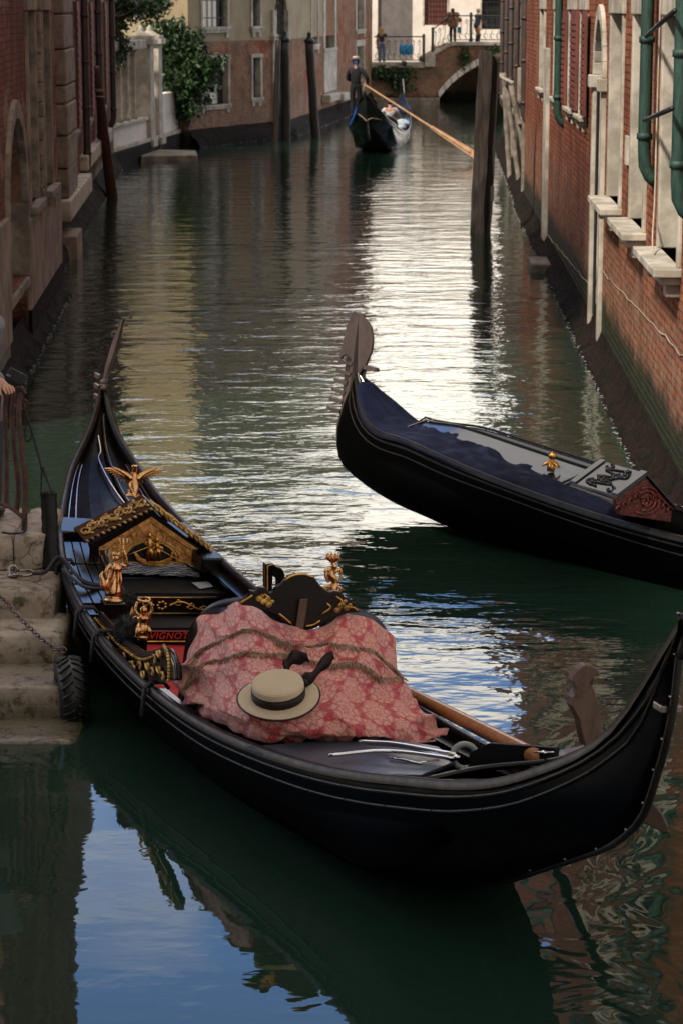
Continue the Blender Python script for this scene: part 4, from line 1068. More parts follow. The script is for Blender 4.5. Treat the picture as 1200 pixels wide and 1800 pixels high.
    for x, h, c_ in ((261, 44, -1), (274, 36, 1)):
        k = -.036; P0 = lambda dx, y: A(x + dx, y, k)
        tube(bm, [P0(-3, 984), P0(-3, 968), P0(0, 960), P0(0, 984 - h + 7), P0(0, 984 - h + 3)], [.016, .017, .019, .021, .010], 8)
        tube(bm, [P0(4, 984), P0(3, 968), P0(0, 962)], [.014, .016, .018], 8); ball(bm, P0(0, 984 - h - 1), .017, 10, (1, .9, 1.15))
        tube(bm, [P0(0, 984 - h + 9), P0(c_ * 9, 984 - h + 13), P0(c_ * 4 + 6, 984 - h + 20)], [.011, .010, .008], 7); tube(bm, [P0(0, 984 - h + 9), P0(-c_ * 8, 984 - h + 14), P0(-c_ * 4 + 4, 984 - h + 22)], [.011, .010, .008], 7)
    tube(bm, [A(205, 981, -.03), A(268, 955, -.05)], .004, 5); tube(bm, [A(272, 960, -.05), A(322, 988, -.03), A(346, 1003, -.02)], [.004, .005, .009], 5)
    obj('relief_rowers', bm, M['gold'], pan, smooth=True)
    bm = BM()
    for x in (178, 184, 190):
        tube(bm, [A(x, 994, -.016), A(x + 1, 966, -.016)], .005, 6); ball(bm, A(x + 1, 965, -.016), .007, 6)
    obj('relief_poles', bm, mat('silver_paint', (.4, .42, .45), .35, .6), pan, smooth=True)
    # roof boards behind the gable, with gilded rope edge and scrollwork
    roofm = M['lacquer']
    for side in (0, 1):
        e = [(146, 953), (268, 893)] if side == 0 else [(268, 893), (380, 978)]
        p0, p1 = A(*e[0], -.05), A(*e[1], -.05); v = Vector((.36, 0, .015))
        bm = BM(); hexa(bm, [p0, p1, p1 + v, p0 + v, p0 + Vector((0, 0, .022)), p1 + Vector((0, 0, .022)), p1 + v + Vector((0, 0, .022)), p0 + v + Vector((0, 0, .022))]); ro = obj('gable_roof', bm, roofm, T, bevel=.005)
        bm = BM(); n = 13
        for k in range(n):
            a, c = p0.lerp(p1, (k + .1) / n), p0.lerp(p1, (k + .85) / n); tube(bm, [a + Vector((-.004, 0, .020)), (a + c) / 2 + Vector((-.008, 0, .012)), c + Vector((-.004, 0, .004))], [.006, .011, .006], 6)
        obj('rope_edge', bm, M['gold_paint'], ro, smooth=True)
        bm = BM(); random.seed(11 + side)
        def RP(f, g_): return p0.lerp(p1, f) + v * g_ + Vector((0, 0, .027))
        for k in range(9):
            f = .08 + k * .10; sg = 1 if k % 2 else -1
            tube(bm, [RP(min(.97, f + .07 * math.cos(q * .7) * (1 - q * .07)), .5 + sg * .30 * math.sin(q * .7) * (1 - q * .07)) for q in range(9)], [.011 - .0007 * q for q in range(9)], 6)
            for q in range(3): ball(bm, RP(min(.97, f + .03 * q), .5 + sg * (.12 + .1 * q)), .017, 6, (1.3, .8, .5))
        tube(bm, [RP(f / 20, .5 + .15 * math.sin(f * 1.1)) for f in range(1, 20)], .009, 6)
        obj('scrollwork', bm, M['gold_paint'], ro, smooth=True)
    # cross beam blocks at both ends of the gable
    bm = BM(); q0, q1, q2, q3 = b.P(.755, -.99, .02), b.P(.755, -.45, .01), b.P(.785, -.45, .01), b.P(.785, -.99, .02)
    hexa(bm, [q - Vector((0, 0, .12)) for q in (q0, q1, q2, q3)] + [q0, q1, q2, q3]); obj('cross_beam', bm, M['lacquer'], T, bevel=.012)
    bm = BM(); q0, q1, q2, q3 = b.P(.70, .70, .03), b.P(.70, .98, .03), b.P(.775, .98, .03), b.P(.775, .55, .03)
    hexa(bm, [q - Vector((0, 0, .10)) for q in (q0, q1, q2, q3)] + [q0, q1, q2, q3]); obj('cross_beam', bm, M['lacquer'], T, bevel=.012)
    # planked port side deck
    bm = BM()
    for j in range(4):
        ks = [-.93 + .11 * j, -.93 + .11 * j + .10]
        for (ua, ub_) in ((.625, .66), (.663, .70), (.703, .745)):
            c = [b.P(ua, ks[0], -.02), b.P(ua, ks[1], -.02), b.P(ub_, ks[1], -.02), b.P(ub_, ks[0], -.02)]; hexa(bm, [p - Vector((0, 0, .02)) for p in c] + c)
    obj('planking', bm, M['lacquer'], T, bevel=.003)
    bm = BM(); tube(bm, b.strip(.625, .75, lambda u: b.P(u, -.48, .01), 20), .014, 6); obj('deck_rail', bm, M['trim_black'], T, smooth=True)
    # ---- steps, gilded frieze, name board, red carpet
    cn = lambda t: b.off(t / b.L)
    def across(name, t, n0, n1, z0, z1, m, th=.03, par=None):
        bm = BM(); box(bm, t, t + th, -n1, -n0, z0, z1); return obj(name, bm, m, par or T, bevel=.004)
    def tread(name, ta, tb, n0, n1, z, m):
        bm = BM(); box(bm, ta, tb, -n1, -n0, z - .025, z); return obj(name, bm, m, T, bevel=.005)
    tread('upper_step', 7.07, 7.52, -.80, .27, .395, M['black_matt'])
    fr = across('frieze_board', 7.04, -.78, .22, .255, .375, M['lacquer'])
    tread('lower_step', 6.72, 7.05, -.74, .2, .245, M['black_matt'])
    nb = across('name_board', 6.69, -.66, .12, .155, .228, M['lacquer'])
    bm = BM(); x = 7.033
    for z in (.262, .368): tube(bm, [(x, .77, z), (x, -.21, z)], .004, 5)
    for side in (1, -1):
        pts = [(x - .006, .28 + side * (.05 + .030 * k), .315 + .026 * math.sin(k * .62)) for k in range(13)]; tube(bm, spline(pts, 50), [.008 - .00008 * i for i in range(50)], 6)
        for k in (2, 5, 8, 11):
            c = Vector(pts[k]); sg = 1 if math.sin(k * .62) < 0 else -1
            tube(bm, [c + Vector((0, .022 * math.cos(q * .8), sg * (.004 + .02 * math.sin(q * .8)))) for q in range(6)], [.006 - .0007 * q for q in range(6)], 5)
            for q in range(3): ball(bm, c + Vector((-.002, -side * .012 * q, sg * .012 * (q - 1))), .011, 6, (.4, 1.2, .7))
    for q in range(7): a = q * .9; ball(bm, (x - .006, .28 + .028 * math.cos(a), .315 + .024 * math.sin(a)), .014, 6, (.4, 1, .8))
    obj('gilded_scroll', bm, M['gold'], fr, smooth=True)
    bm = BM(); tube(bm, [(6.685, .65, .158), (6.685, -.11, .158)], .0045, 5); obj('gold_line', bm, M['gold'], nb)
    Mx = Matrix(((0, 0, -1, 6.686), (-1, 0, 0, .262), (0, 1, 0, .194), (0, 0, 0, 1)))
    text_obj('name_lettering', 'VIGNOTTO', .062, mat('red_lettering', (.75, .05, .02), .5), nb, Mx, .0012, .18)
    bm = BM(); tube(bm, [(6.687, .62, .226), (6.687, -.10, .226), (6.687, -.10, .160), (6.687, .62, .160), (6.687, .62, .226)], .0018, 4); obj('red_line', bm, bpy.data.materials['red_lettering'], nb)
    bm = BM(); rows = []
    for i in range(14):
        t = 5.2 + 1.5 * i / 13; rows.append([bm.verts.new((t, .62 - .78 * j / 8, .135 + .004 * math.sin(i + j))) for j in range(9)])
    for a, c in zip(rows, rows[1:]):
        for j in range(8): bm.faces.new((a[j], a[j + 1], c[j + 1], c[j]))
    ex = bmesh.ops.extrude_face_region(bm, geom=list(bm.faces)); bmesh.ops.translate(bm, verts=[g_ for g_ in ex['geom'] if isinstance(g_, bmesh.types.BMVert)], vec=(0, 0, -.012))
    bm2 = obj('carpet', bm, M['red_cloth'], T)
    # ---- port gilded side board (armrest) at n = -.80
    n0 = -.89; B = lambda x, y: b.at_n(x, y, n0)
    top = [(172, 1078), (190, 1098), (210, 1120), (232, 1138), (252, 1150), (270, 1147), (285, 1141), (298, 1149), (306, 1168), (308, 1196)]
    bot = [(250, 1198), (222, 1178), (195, 1150), (178, 1118), (170, 1092)]
    bm = BM(); plate(bm, [B(*p) for p in top + bot], (0, -.045, 0)); ar = obj('side_board', bm, M['lacquer'], T, bevel=.01)
    bm = BM(); tp = spline([B(*p) + Vector((0, -.02, .002)) for p in top], 60); tube(bm, tp, .016, 8); obj('rolled_top', bm, M['lacquer'], ar, smooth=True)
    bm = BM(); tp2 = spline([B(x - 3, y + 9) + Vector((0, .008, 0)) for x, y in top[:7]], 34)
    for i in range(33): tube(bm, [tp2[i], tp2[i].lerp(tp2[i + 1], .6)], .009, 6)
    obj('rope_moulding', bm, M['gold_paint'], ar, smooth=True); bm = BM()
    tp3 = spline([B(*p) + Vector((0, .006, 0)) for p in ((290, 1135), (297, 1150), (300, 1175), (299, 1200))], 14)
    for i in range(13): tube(bm, [tp3[i] + Vector((0, 0, .004)), tp3[i].lerp(tp3[i + 1], .7)], .010, 6)
    obj('rope_moulding', bm, M['gold_paint'], ar, smooth=True)
    bm = BM(); random.seed(5)
    ms = [(183, 1112), (194, 1128), (207, 1144), (222, 1156), (236, 1166), (250, 1172), (264, 1170), (276, 1160), (284, 1148), (272, 1182), (284, 1176), (290, 1190), (256, 1184), (240, 1178)]
    for i, (x, y) in enumerate(ms):
        c = B(x, y) + Vector((0, .008, 0)); sg = 1 if i % 2 else -1
        tube(bm, [c + Vector((.045 * math.cos(q * .8) * (1 - q * .09), .004, sg * .030 * math.sin(q * .8) * (1 - q * .09))) for q in range(9)], [.010 - .0008 * q for q in range(9)], 6)
        ball(bm, c, .014, 6, (1.2, .5, .8))
    obj('gilded_leaves', bm, M['gold_paint'], ar, smooth=True)
    # ---- long black bench/boxes at stern: deck lid, chrome rails, trestle box
    D = lambda x, y, z: b.at(x, y, z)
    bm = BM(); lid = [D(428, 1312, .44), D(560, 1303, .45), D(700, 1300, .46), D(770, 1312, .47), D(800, 1338, .49), D(740, 1362, .50), D(640, 1360, .48), D(530, 1342, .46)]
    a = [bm.verts.new(p) for p in lid]; f = bm.faces.new(a); ex = bmesh.ops.extrude_face_region(bm, geom=[f]); bmesh.ops.translate(bm, verts=[g_ for g_ in ex['geom'] if isinstance(g_, bmesh.types.BMVert)], vec=(0, 0, -.02)); bmesh.ops.triangulate(bm, faces=[f_ for f_ in bm.faces if len(f_.verts) > 4])
    obj('deck_lid', bm, M['deck_grey'], T, smooth=None, bevel=.004)
    for pl in ([(578, 1328, .50), (680, 1320, .52), (802, 1334, .54)], [(630, 1303, .50), (700, 1308, .52), (800, 1326, .55)], [(640, 1306, .49), (712, 1313, .51), (796, 1336, .52)]):
        bm = BM(); tube(bm, spline([D(*p) for p in pl], 14), .010, 8); obj('chrome_rail', bm, M['chrome'], T, smooth=True)
    bm = BM(); q = D(684, 1330, .49); tube(bm, [q, D(740, 1342, .49)], .007, 6); tube(bm, [D(720, 1345, .47), D(770, 1338, .48)], .012, 6); obj('latch', bm, M['chrome'], T, smooth=True)
    bm = BM(); tube(bm, [D(802, 1330, .50), D(802, 1330, .58)], .012, 8); ball(bm, D(802, 1330, .585), .02, 8, (1, 1, .5)); obj('bolt', bm, M['chrome'], T, smooth=True); bm = BM(); tube(bm, [D(955, 1322, .64), D(955, 1322, .72)], .008, 8); ball(bm, D(955, 1322, .725), .016, 8, (1, 1, .5)); tube(bm, [D(938, 1322, .70), D(972, 1322, .70)], .005, 6); obj('bolt', bm, M['chrome'], T, smooth=True)
    bm = BM(); p0, p1 = D(822, 1342, .52), D(972, 1342, .58); p0.z, p1.z = .50, .56; v = Vector((-.03, .03, 0))
    plate(bm, [p0, p1, Vector((p1.x, p1.y, .66)), p0.lerp(p1, .22) + Vector((0, 0, .125)), p0 + Vector((0, 0, .075))], (.02, -.035, 0)); obj('stern_board', bm, M['black_matt'], T, bevel=.004)
    bm = BM(); tube(bm, spline([D(745, 1372, .49), D(850, 1350, .55), D(970, 1338, .62), D(1030, 1318, .70)], 20), .018, 6); obj('inner_rail', bm, M['lacquer'], T, smooth=True)
    bm = BM(); c = D(1010, 1326, .62); plate(bm, [D(965, 1335, .60), D(1020, 1338, .62), D(1060, 1312, .68), D(1042, 1306, .67), D(985, 1318, .61)], (0, 0, -.02)); obj('worn_foot_plate', bm, M['walnut'], T)
    # ---- oarlock (forcola): sculpted walnut
    t0 = 2.28; A2 = lambda x, y, tt=0: b.at_t(x, y, t0)
    bm = BM(); body = [(1029, 1312), (1023, 1290), (1019, 1266), (1006, 1242), (1007, 1226), (1016, 1213), (1030, 1203), (1040, 1203), (1045, 1218), (1053, 1250), (1060, 1284), (1063, 1312)]
    plate(bm, [A2(*p) for p in body], (.055, .010, 0)); ol = obj('oarlock', bm, M['walnut'], T, bevel=.016)
    bm = BM(); head = [(1009, 1226), (1008, 1208), (1001, 1196), (1003, 1186), (1011, 1175), (1023, 1167), (1036, 1168), (1045, 1174), (1051, 1184), (1046, 1187), (1039, 1184), (1034, 1190), (1030, 1198), (1033, 1204), (1022, 1212)]
    plate(bm, [A2(*p) + Vector((-.030, 0, 0)) for p in head], (.07, -.006, 0)); obj('oarlock_head', bm, M['walnut'], ol, bevel=.014)
    # small rudder-like blade end showing under the stern
    # ---- brass figures (fixed to the boat)
    def figure(name, base, h, kind, tilt=0):
        bm = BM(); s = h; c = base
        Z = lambda x, y, z: c + Vector((x * s, y * s, z * s))
        lathe(bm, [(.16 * s, 0), (.17 * s, .03 * s), (.12 * s, .06 * s), (.10 * s, .10 * s), (.13 * s, .13 * s)], c, 14)
        if kind == 'lady':      # robed figure raising a trident, with a scroll of hair and drapery
            tube(bm, spline([Z(0, 0, .10), Z(.02, .02, .28), Z(.0, 0, .46), Z(-.01, -.01, .58), Z(0, 0, .66)], 18), [.15 * s, .15 * s, .155 * s, .15 * s, .14 * s, .13 * s, .115 * s, .10 * s, .085 * s, .08 * s, .085 * s, .10 * s, .105 * s, .10 * s, .085 * s, .06 * s, .04 * s, .03 * s], 10)
            ball(bm, Z(0, 0, .73), .062 * s, 10, (1, 1, 1.2)); 
            for k in range(7): a = k * .9; ball(bm, Z(.04 * math.cos(a), .045 * math.sin(a), .79 + .015 * (k % 2)), .028 * s, 6)
            tube(bm, spline([Z(0, -.08, .62), Z(.02, -.19, .60), Z(.0, -.16, .76), Z(0, -.12, .86)], 10), [.035 * s] * 5 + [.028 * s] * 5, 7); tube(bm, [Z(0, -.13, .70), Z(0, -.11, 1.02)], .014 * s, 6)
            for k in (-1, 0, 1): tube(bm, [Z(0, -.11, .96), Z(0, -.11 + .06 * k, .98), Z(0, -.11 + .065 * k, 1.07)], .013 * s, 5)
            tube(bm, spline([Z(0, .08, .62), Z(-.03, .16, .52), Z(-.05, .15, .38)], 8), [.035 * s, .034 * s, .033 * s, .03 * s, .028 * s, .026 * s, .024 * s, .02 * s], 7)
            tube(bm, spline([Z(-.06, .19, .18), Z(-.04, .21, .34), Z(-.02, .24, .44), Z(0, .20, .50)], 10), [.03 * s, .05 * s, .055 * s, .05 * s, .04 * s, .035 * s, .03 * s, .025 * s, .018 * s, .01 * s], 8)
            for k in range(8): a = k * .785; tube(bm, [Z(.13 * math.cos(a), .13 * math.sin(a), .14), Z(.11 * math.cos(a + .3), .11 * math.sin(a + .3), .38), Z(.08 * math.cos(a + .5), .08 * math.sin(a + .5), .52)], .018 * s, 5)
        elif kind == 'cherub':  # stocky figure lifting a ring
            tube(bm, spline([Z(0, 0, .08), Z(0, 0, .26), Z(0, 0, .42), Z(0, 0, .52)], 12), [.14 * s, .15 * s, .15 * s, .14 * s, .12 * s, .11 * s, .12 * s, .14 * s, .14 * s, .12 * s, .08 * s, .05 * s], 10)
            ball(bm, Z(-.01, 0, .60), .085 * s, 10, (1, 1, 1.1))
            for sd in (-1, 1):
                tube(bm, spline([Z(0, .09 * sd, .47), Z(0, .18 * sd, .58), Z(0, .15 * sd, .78)], 8), [.045 * s, .045 * s, .043 * s, .04 * s, .036 * s, .032 * s, .03 * s, .028 * s], 7)
                tube(bm, spline([Z(0, .07 * sd, .20), Z(-.12, .12 * sd, .18), Z(-.10, .14 * sd, .04)], 8), [.07 * s, .07 * s, .065 * s, .06 * s, .055 * s, .05 * s, .045 * s, .04 * s], 7)
                tube(bm, spline([Z(.02, .06 * sd, .45), Z(.1, .16 * sd, .42), Z(.12, .20 * sd, .28)], 8), [.05 * s, .06 * s, .06 * s, .055 * s, .045 * s, .035 * s, .02 * s, .01 * s], 6, flat=.4)
            tube(bm, [Z(.11 * math.cos(k * .524), .13 * math.sin(k * .524), .83 + .02 * math.cos(k * .524)) for k in range(13)], .022 * s, 6)
        elif kind == 'crowned':
            tube(bm, spline([Z(0, 0, .1), Z(0, -.05, .28), Z(0, .06, .46), Z(0, .0, .62), Z(0, .04, .74)], 20), [.10 * s, .11 * s, .10 * s, .09 * s, .075 * s, .07 * s, .08 * s, .09 * s, .095 * s, .09 * s, .08 * s, .065 * s, .055 * s, .06 * s, .07 * s, .075 * s, .07 * s, .055 * s, .045 * s, .05 * s], 10)
            for k in range(9): a = k * .698; tube(bm, spline([Z(.04 * math.cos(a), .04 + .04 * math.sin(a), .74), Z(.13 * math.cos(a), .04 + .13 * math.sin(a), .84), Z(.10 * math.cos(a), .04 + .12 * math.sin(a), .94)], 6), [.025 * s, .03 * s, .03 * s, .026 * s, .018 * s, .006 * s], 5)
            ball(bm, Z(0, .04, .86), .05 * s, 8)
            for sd in (-1, 1): tube(bm, spline([Z(0, 0, .5), Z(.02, .16 * sd, .56), Z(0, .17 * sd, .40), Z(0, .09 * sd, .28)], 12), [.04 * s] * 6 + [.03 * s] * 6, 6); tube(bm, spline([Z(0, 0, .2), Z(0, .18 * sd, .16), Z(0, .2 * sd, .04)], 8), .035 * s, 6)
        elif kind == 'eagle':
            tube(bm, spline([Z(-.3, 0, .0), Z(-.12, 0, .12), Z(0, 0, .26), Z(.02, 0, .42), Z(.01, 0, .50)], 16), [.02 * s, .03 * s, .045 * s, .06 * s, .08 * s, .10 * s, .11 * s, .115 * s, .11 * s, .10 * s, .085 * s, .07 * s, .06 * s, .055 * s, .05 * s, .045 * s], 10)
            lathe(bm, [(.06 * s, .50 * s), (.055 * s, .60 * s), (.075 * s, .62 * s), (.05 * s, .63 * s)], c, 10)
            for sd in (-1, 1):
                for q in range(9):
                    f = q / 8; r0 = Z(.02, sd * (.06 + .34 * f), .36 + .16 * f); r1 = Z(.04 - .02 * f, sd * (.14 + .50 * f), .20 + .34 * f)
                    tube(bm, spline([r0, (r0 + r1) / 2 + Vector((.02 * s, 0, .01 * s)), r1], 7), [.045 * s, .05 * s, .05 * s, .045 * s, .036 * s, .024 * s, .006 * s], 6, flat=.5)
                tube(bm, spline([Z(0, sd * .04, .34), Z(.02, sd * .2, .46), Z(.02, sd * .46, .58)], 9), [.07 * s, .07 * s, .065 * s, .06 * s, .052 * s, .045 * s, .036 * s, .025 * s, .01 * s], 7)
            for sd in (-1, 1): tube(bm, [Z(-.02, sd * .05, .16), Z(-.06, sd * .07, .02)], .035 * s, 6)
        return obj(name, bm, M['brass'], T, smooth=True)
    q = b.at(200, 1056, .50); bm = BM(); box(bm, q.x - .07, q.x + .07, q.y - .07, q.y + .07, q.z - .10, q.z); obj('figure_stand', bm, M['lacquer'], T, bevel=.01); figure('brass_figure', q, .375, 'lady')
    q = b.at(250, 1120, .50); bm = BM(); box(bm, q.x - .03, q.x + .03, q.y - .03, q.y + .03, q.z - .12, q.z); obj('figure_stand', bm, M['lacquer'], T, bevel=.01); figure('brass_figure', q, .275, 'cherub')
    q = b.at(583, 1045, .74); bm = BM(); box(bm, q.x - .05, q.x + .05, q.y - .05, q.y + .05, q.z - .6, q.z); obj('figure_stand', bm, M['lacquer'], T, bevel=.01); figure('brass_figure', q, .275, 'crowned')
    q = b.at(234, 872, .74); figure('winged_ornament', q, .36, 'eagle')
    # black wool pom-poms
    pm = mat('black_wool', (.010, .013, .010), .95, bump=1, bs=80, dist=.02)
    for (x, y, z, r) in ((228, 1108, .50, .095), (205, 1062, .5, .0), (222, 1060, .46, .075)):
        if r == 0: continue
        bm = BM(); c = b.at(x, y, z); random.seed(int(x))
        bmesh.ops.create_icosphere(bm, subdivisions=3, radius=r, matrix=Matrix.Translation(c))
        for v in bm.verts:
            d = v.co - c; v.co = c + d * (1 + noise.noise(v.co * 30) * .25)
        for _ in range(260):
            u = Vector([random.gauss(0, 1) for _ in range(3)]).normalized(); p = c + u * r * .95; s_ = u.orthogonal() * .006
            bm.faces.new([bm.verts.new(p + s_), bm.verts.new(p - s_), bm.verts.new(p + u * r * random.uniform(.12, .3))])
        obj('wool_tassel', bm, pm, T, smooth=None)
    bm = BM(); c = b.at(232, 1086, .56); lathe(bm, [(.012, 0), (.015, .02), (.006, .05), (.001, .07)], c, 8); obj('tassel_finial', bm, M['gold'], T, smooth=True)
    # rope lashings over the port gunwale
    for u in (.60, .555, .455, .692):
        bm = BM(); pts = [b.P(u, -1.015, -.16) + Vector((0, .03, 0)), b.P(u, -1.02, .0) + Vector((0, .02, 0)), b.P(u, -1.0, .035), b.P(u, -.9, .035), b.P(u, -.86, .0)]
        for k in (0, 1): tube(bm, [p + Vector((.022 * k, 0, 0)) for p in pts], .011, 6)
        obj('lashing', bm, M['rope_black'], T, smooth=True)
    return T
T1 = near_gondola()
# ================================================================ loveseat, damask cover and straw hat in the near gondola
def damask():
    m, t, b = newmat('rose_damask'); uv = coords(t, 'UV')
    nv = t.nodes.new('ShaderNodeTexNoise'); nv.inputs['Scale'].default_value = 9; nv.inputs['Detail'].default_value = 2; t.links.new(uv, nv.inputs['Vector'])
    sc_ = t.nodes.new('ShaderNodeVectorMath'); sc_.operation = 'SCALE'; sc_.inputs['Scale'].default_value = .03; t.links.new(nv.outputs['Color'], sc_.inputs[0])
    ad = t.nodes.new('ShaderNodeVectorMath'); ad.operation = 'ADD'; t.links.new(uv, ad.inputs[0]); t.links.new(sc_.outputs[0], ad.inputs[1])
    sx = t.nodes.new('ShaderNodeSeparateXYZ'); t.links.new(ad.outputs[0], sx.inputs[0]); u, v = S(t, sx.outputs['X']), S(t, sx.outputs['Y'])
    W_, H_ = .215, .175
    def motif(du, dv, R0, pet, yo):
        jv = (v + dv) / H_; row = jv._o('FLOOR'); x = ((u + du) / W_ + row * .5)._o('FRACT') - .5; y = jv._o('FRACT') - .5
        X, Y = x * W_, y * H_ * yo; r = (X * X + Y * Y)._o('SQRT'); th = Y._o('ARCTAN2', X)
        lobes = (th * (pet / 2.0))._o('COSINE')._o('ABSOLUTE'); fine = (th * pet * 2.5)._o('COSINE')._o('ABSOLUTE')
        edge = (lobes * .30 + fine * .10 + .66) * R0
        body = r.sm(0, 1) * 0 + (edge - r).sm(-.003, .004)
        ring = ((r / R0 * 15.0 + lobes * 3.5)._o('SINE')).sm(-.25, .15); vein = ((th * pet)._o('COSINE')._o('ABSOLUTE')).sm(.05, .22)
        return body * (ring * .55 + .45) * (vein * .55 + .45)
    a = motif(0, 0, .098, 9, .95); c = motif(W_ * .5, H_ * .5, .050, 6, 1.2)
    scroll = nois(t, uv, 20, 2, .5, 1.2); sw = (scroll - .5)._o('ABSOLUTE').sm(.028, .008) * .45
    f = a._o('MAXIMUM', c)._o('MAXIMUM', sw)
    wvv = nois(t, uv, 420, 1); f = f * (wvv * .35 + .78)
    col = mixc(t, f, (.36, .018, .030), (.60, .29, .225)); t.links.new(col.k, b.inputs['Base Color'])
    rg = f * -.15 + .62; t.links.new(rg.k, b.inputs['Roughness']); b.inputs['Sheen Weight'].default_value = .25
    bumpit(t, b, f * .5 + wvv * .3 + nois(t, uv, 12, 4) * 1.2, .45, .004)
    return m
CL = [[(352, 1135, .45), (372, 1110, .55), (402, 1100, .60), (445, 1100, .62), (500, 1120, .60), (550, 1124, .60), (600, 1112, .62), (642, 1115, .60), (672, 1145, .52)],
      [(345, 1115, .62), (365, 1078, .80), (400, 1062, .90), (445, 1068, .93), (500, 1098, .90), (550, 1104, .90), (600, 1088, .93), (645, 1093, .90), (680, 1130, .76)],
      [(331, 1155, .52), (358, 1130, .70), (400, 1122, .80), (450, 1126, .84), (505, 1142, .82), (555, 1146, .82), (605, 1138, .84), (655, 1145, .80), (697, 1172, .68)],
      [(321, 1200, .42), (352, 1192, .56), (400, 1188, .66), (452, 1190, .70), (510, 1198, .70), (565, 1200, .70), (620, 1196, .70), (672, 1200, .66), (718, 1215, .58)],
      [(328, 1236, .36), (362, 1240, .46), (410, 1248, .55), (460, 1254, .58), (520, 1258, .585), (580, 1256, .585), (638, 1252, .58), (696, 1250, .56), (748, 1255, .50)],
      [(340, 1252, .33), (378, 1274, .37), (420, 1294, .41), (475, 1300, .45), (540, 1302, .46), (605, 1298, .47), (660, 1294, .47), (718, 1295, .45), (770, 1284, .42)],
      [(345, 1252, .31), (385, 1278, .34), (425, 1300, .36), (478, 1309, .385), (540, 1313, .39), (605, 1309, .40), (662, 1309, .40), (718, 1313, .405), (764, 1293, .40)]]
def cover():
    ctl = [[G1.M @ G1.at(*p) for p in row] for row in CL]
    # the hidden first row falls down the front of the backrest
    fwd = (G1.M.to_3x3() @ Vector((1, 0, 0)))
    ctl[0] = [p + fwd * .10 - Vector((0, 0, .34)) for p in ctl[1]]
    NU, NV = 150, 120; nr, nc = len(ctl), len(ctl[0]); g = []
    for i in range(NV + 1):
        fv = i / NV * (nr - 1); row = []
        cols = []
        for c in range(nc): cols.append(Vector([cub(fv, list(range(nr)), [ctl[r_][c][a] for r_ in range(nr)]) for a in range(3)]))
        for j in range(NU + 1):
            fu = j / NU * (nc - 1); row.append(Vector([cub(fu, list(range(nc)), [cols[c][a] for c in range(nc)]) for a in range(3)]))
        g.append(row)
    def nrm(i, j):
        a = g[min(i + 1, NV)][j] - g[max(i - 1, 0)][j]; c = g[i][min(j + 1, NU)] - g[i][max(j - 1, 0)]
        n = c.cross(a); n.normalize(); return n if n.z > 0 else -n
    out = []
    for i in range(NV + 1):
        row = []
        for j in range(NU + 1):
            f, h = i / NV, j / NU; p = g[i][j]
            q = Vector((h * 5.5, f * 2.2, 0)); d = noise.noise(q * 1.2) * .040 + noise.noise(q * 2.7 + Vector((3, 1, 0))) * .018
            low = max(0, (f - .62) / .38); side = max(0, abs(h - .5) * 2 - .72) / .28
            ridge = 1 - abs(noise.noise(Vector((h * 9, f * 3.5 + h * 2, 4)))) * 2.4
            d += max(0, ridge) ** 2 * .055 * low; d += math.sin(h * 46 + f * 9 + noise.noise(q) * 4) * .016 * low * low
            ridge2 = 1 - abs(noise.noise(Vector((h * 3.2 - f * 1.5, f * 4.2, 9)))) * 3.2
            d += max(0, ridge2) ** 2 * .038 * (1 - low * .5) * min(1, max(0, f - .16) * 6); d += side * 1.6 * math.sin(f * 38 + noise.noise(q * 2) * 3) * .008
            row.append(p + nrm(i, j) * d)
        out.append(row)
    bm = BM(); uv = bm.loops.layers.uv.new('UVMap'); V_ = [[bm.verts.new(p) for p in r_] for r_ in out]
    su = [[0] * (NU + 1) for _ in range(NV + 1)]
    midi = NV // 2; cu = [0]
    for j in range(NU): cu.append(cu[-1] + (out[midi][j + 1] - out[midi][j]).length)
    midj = NU // 2; cv = [0]
    for i in range(NV): cv.append(cv[-1] + (out[i + 1][midj] - out[i][midj]).length)
    for i in range(NV):
        for j in range(NU):
            f = bm.faces.new((V_[i][j], V_[i + 1][j], V_[i + 1][j + 1], V_[i][j + 1])); ij = ((i, j), (i + 1, j), (i + 1, j + 1), (i, j + 1))
            for l, (a, c) in zip(f.loops, ij): l[uv].uv = (cu[c], -cv[a])
    o = obj('seat_cover', bm, damask(), smooth=True); tag(o, 'rose pink damask cover with pale flower pattern and two fringes draped over the gondola seat', 'cover')
    so = o.modifiers.new('thick', 'SOLIDIFY'); so.thickness = .006; so.offset = -1
    return o, out
CV, CG = cover()
_pr = [[prj(p) for p in r_] for r_ in CG]
def on_cover(x, y, lift=.0):
    best, bi = 1e9, (0, 0)
    for i in range(14, len(CG)):
        for j in range(len(CG[0])):
            d = (_pr[i][j][0] - x) ** 2 + (_pr[i][j][1] - y) ** 2
            if d < best: best, bi = d, (i, j)
    i, j = bi; i = min(max(i, 1), len(CG) - 2); j = min(max(j, 1), len(CG[0]) - 2)
    n = (CG[i][j + 1] - CG[i][j - 1]).cross(CG[i + 1][j] - CG[i - 1][j]).normalized(); n = n if n.z > 0 else -n
    return CG[i][j] + n * lift, n
M['fringe'] = mat('fringe', (.34, .25, .16), .85, col2=(.22, .15, .10), vs=40)
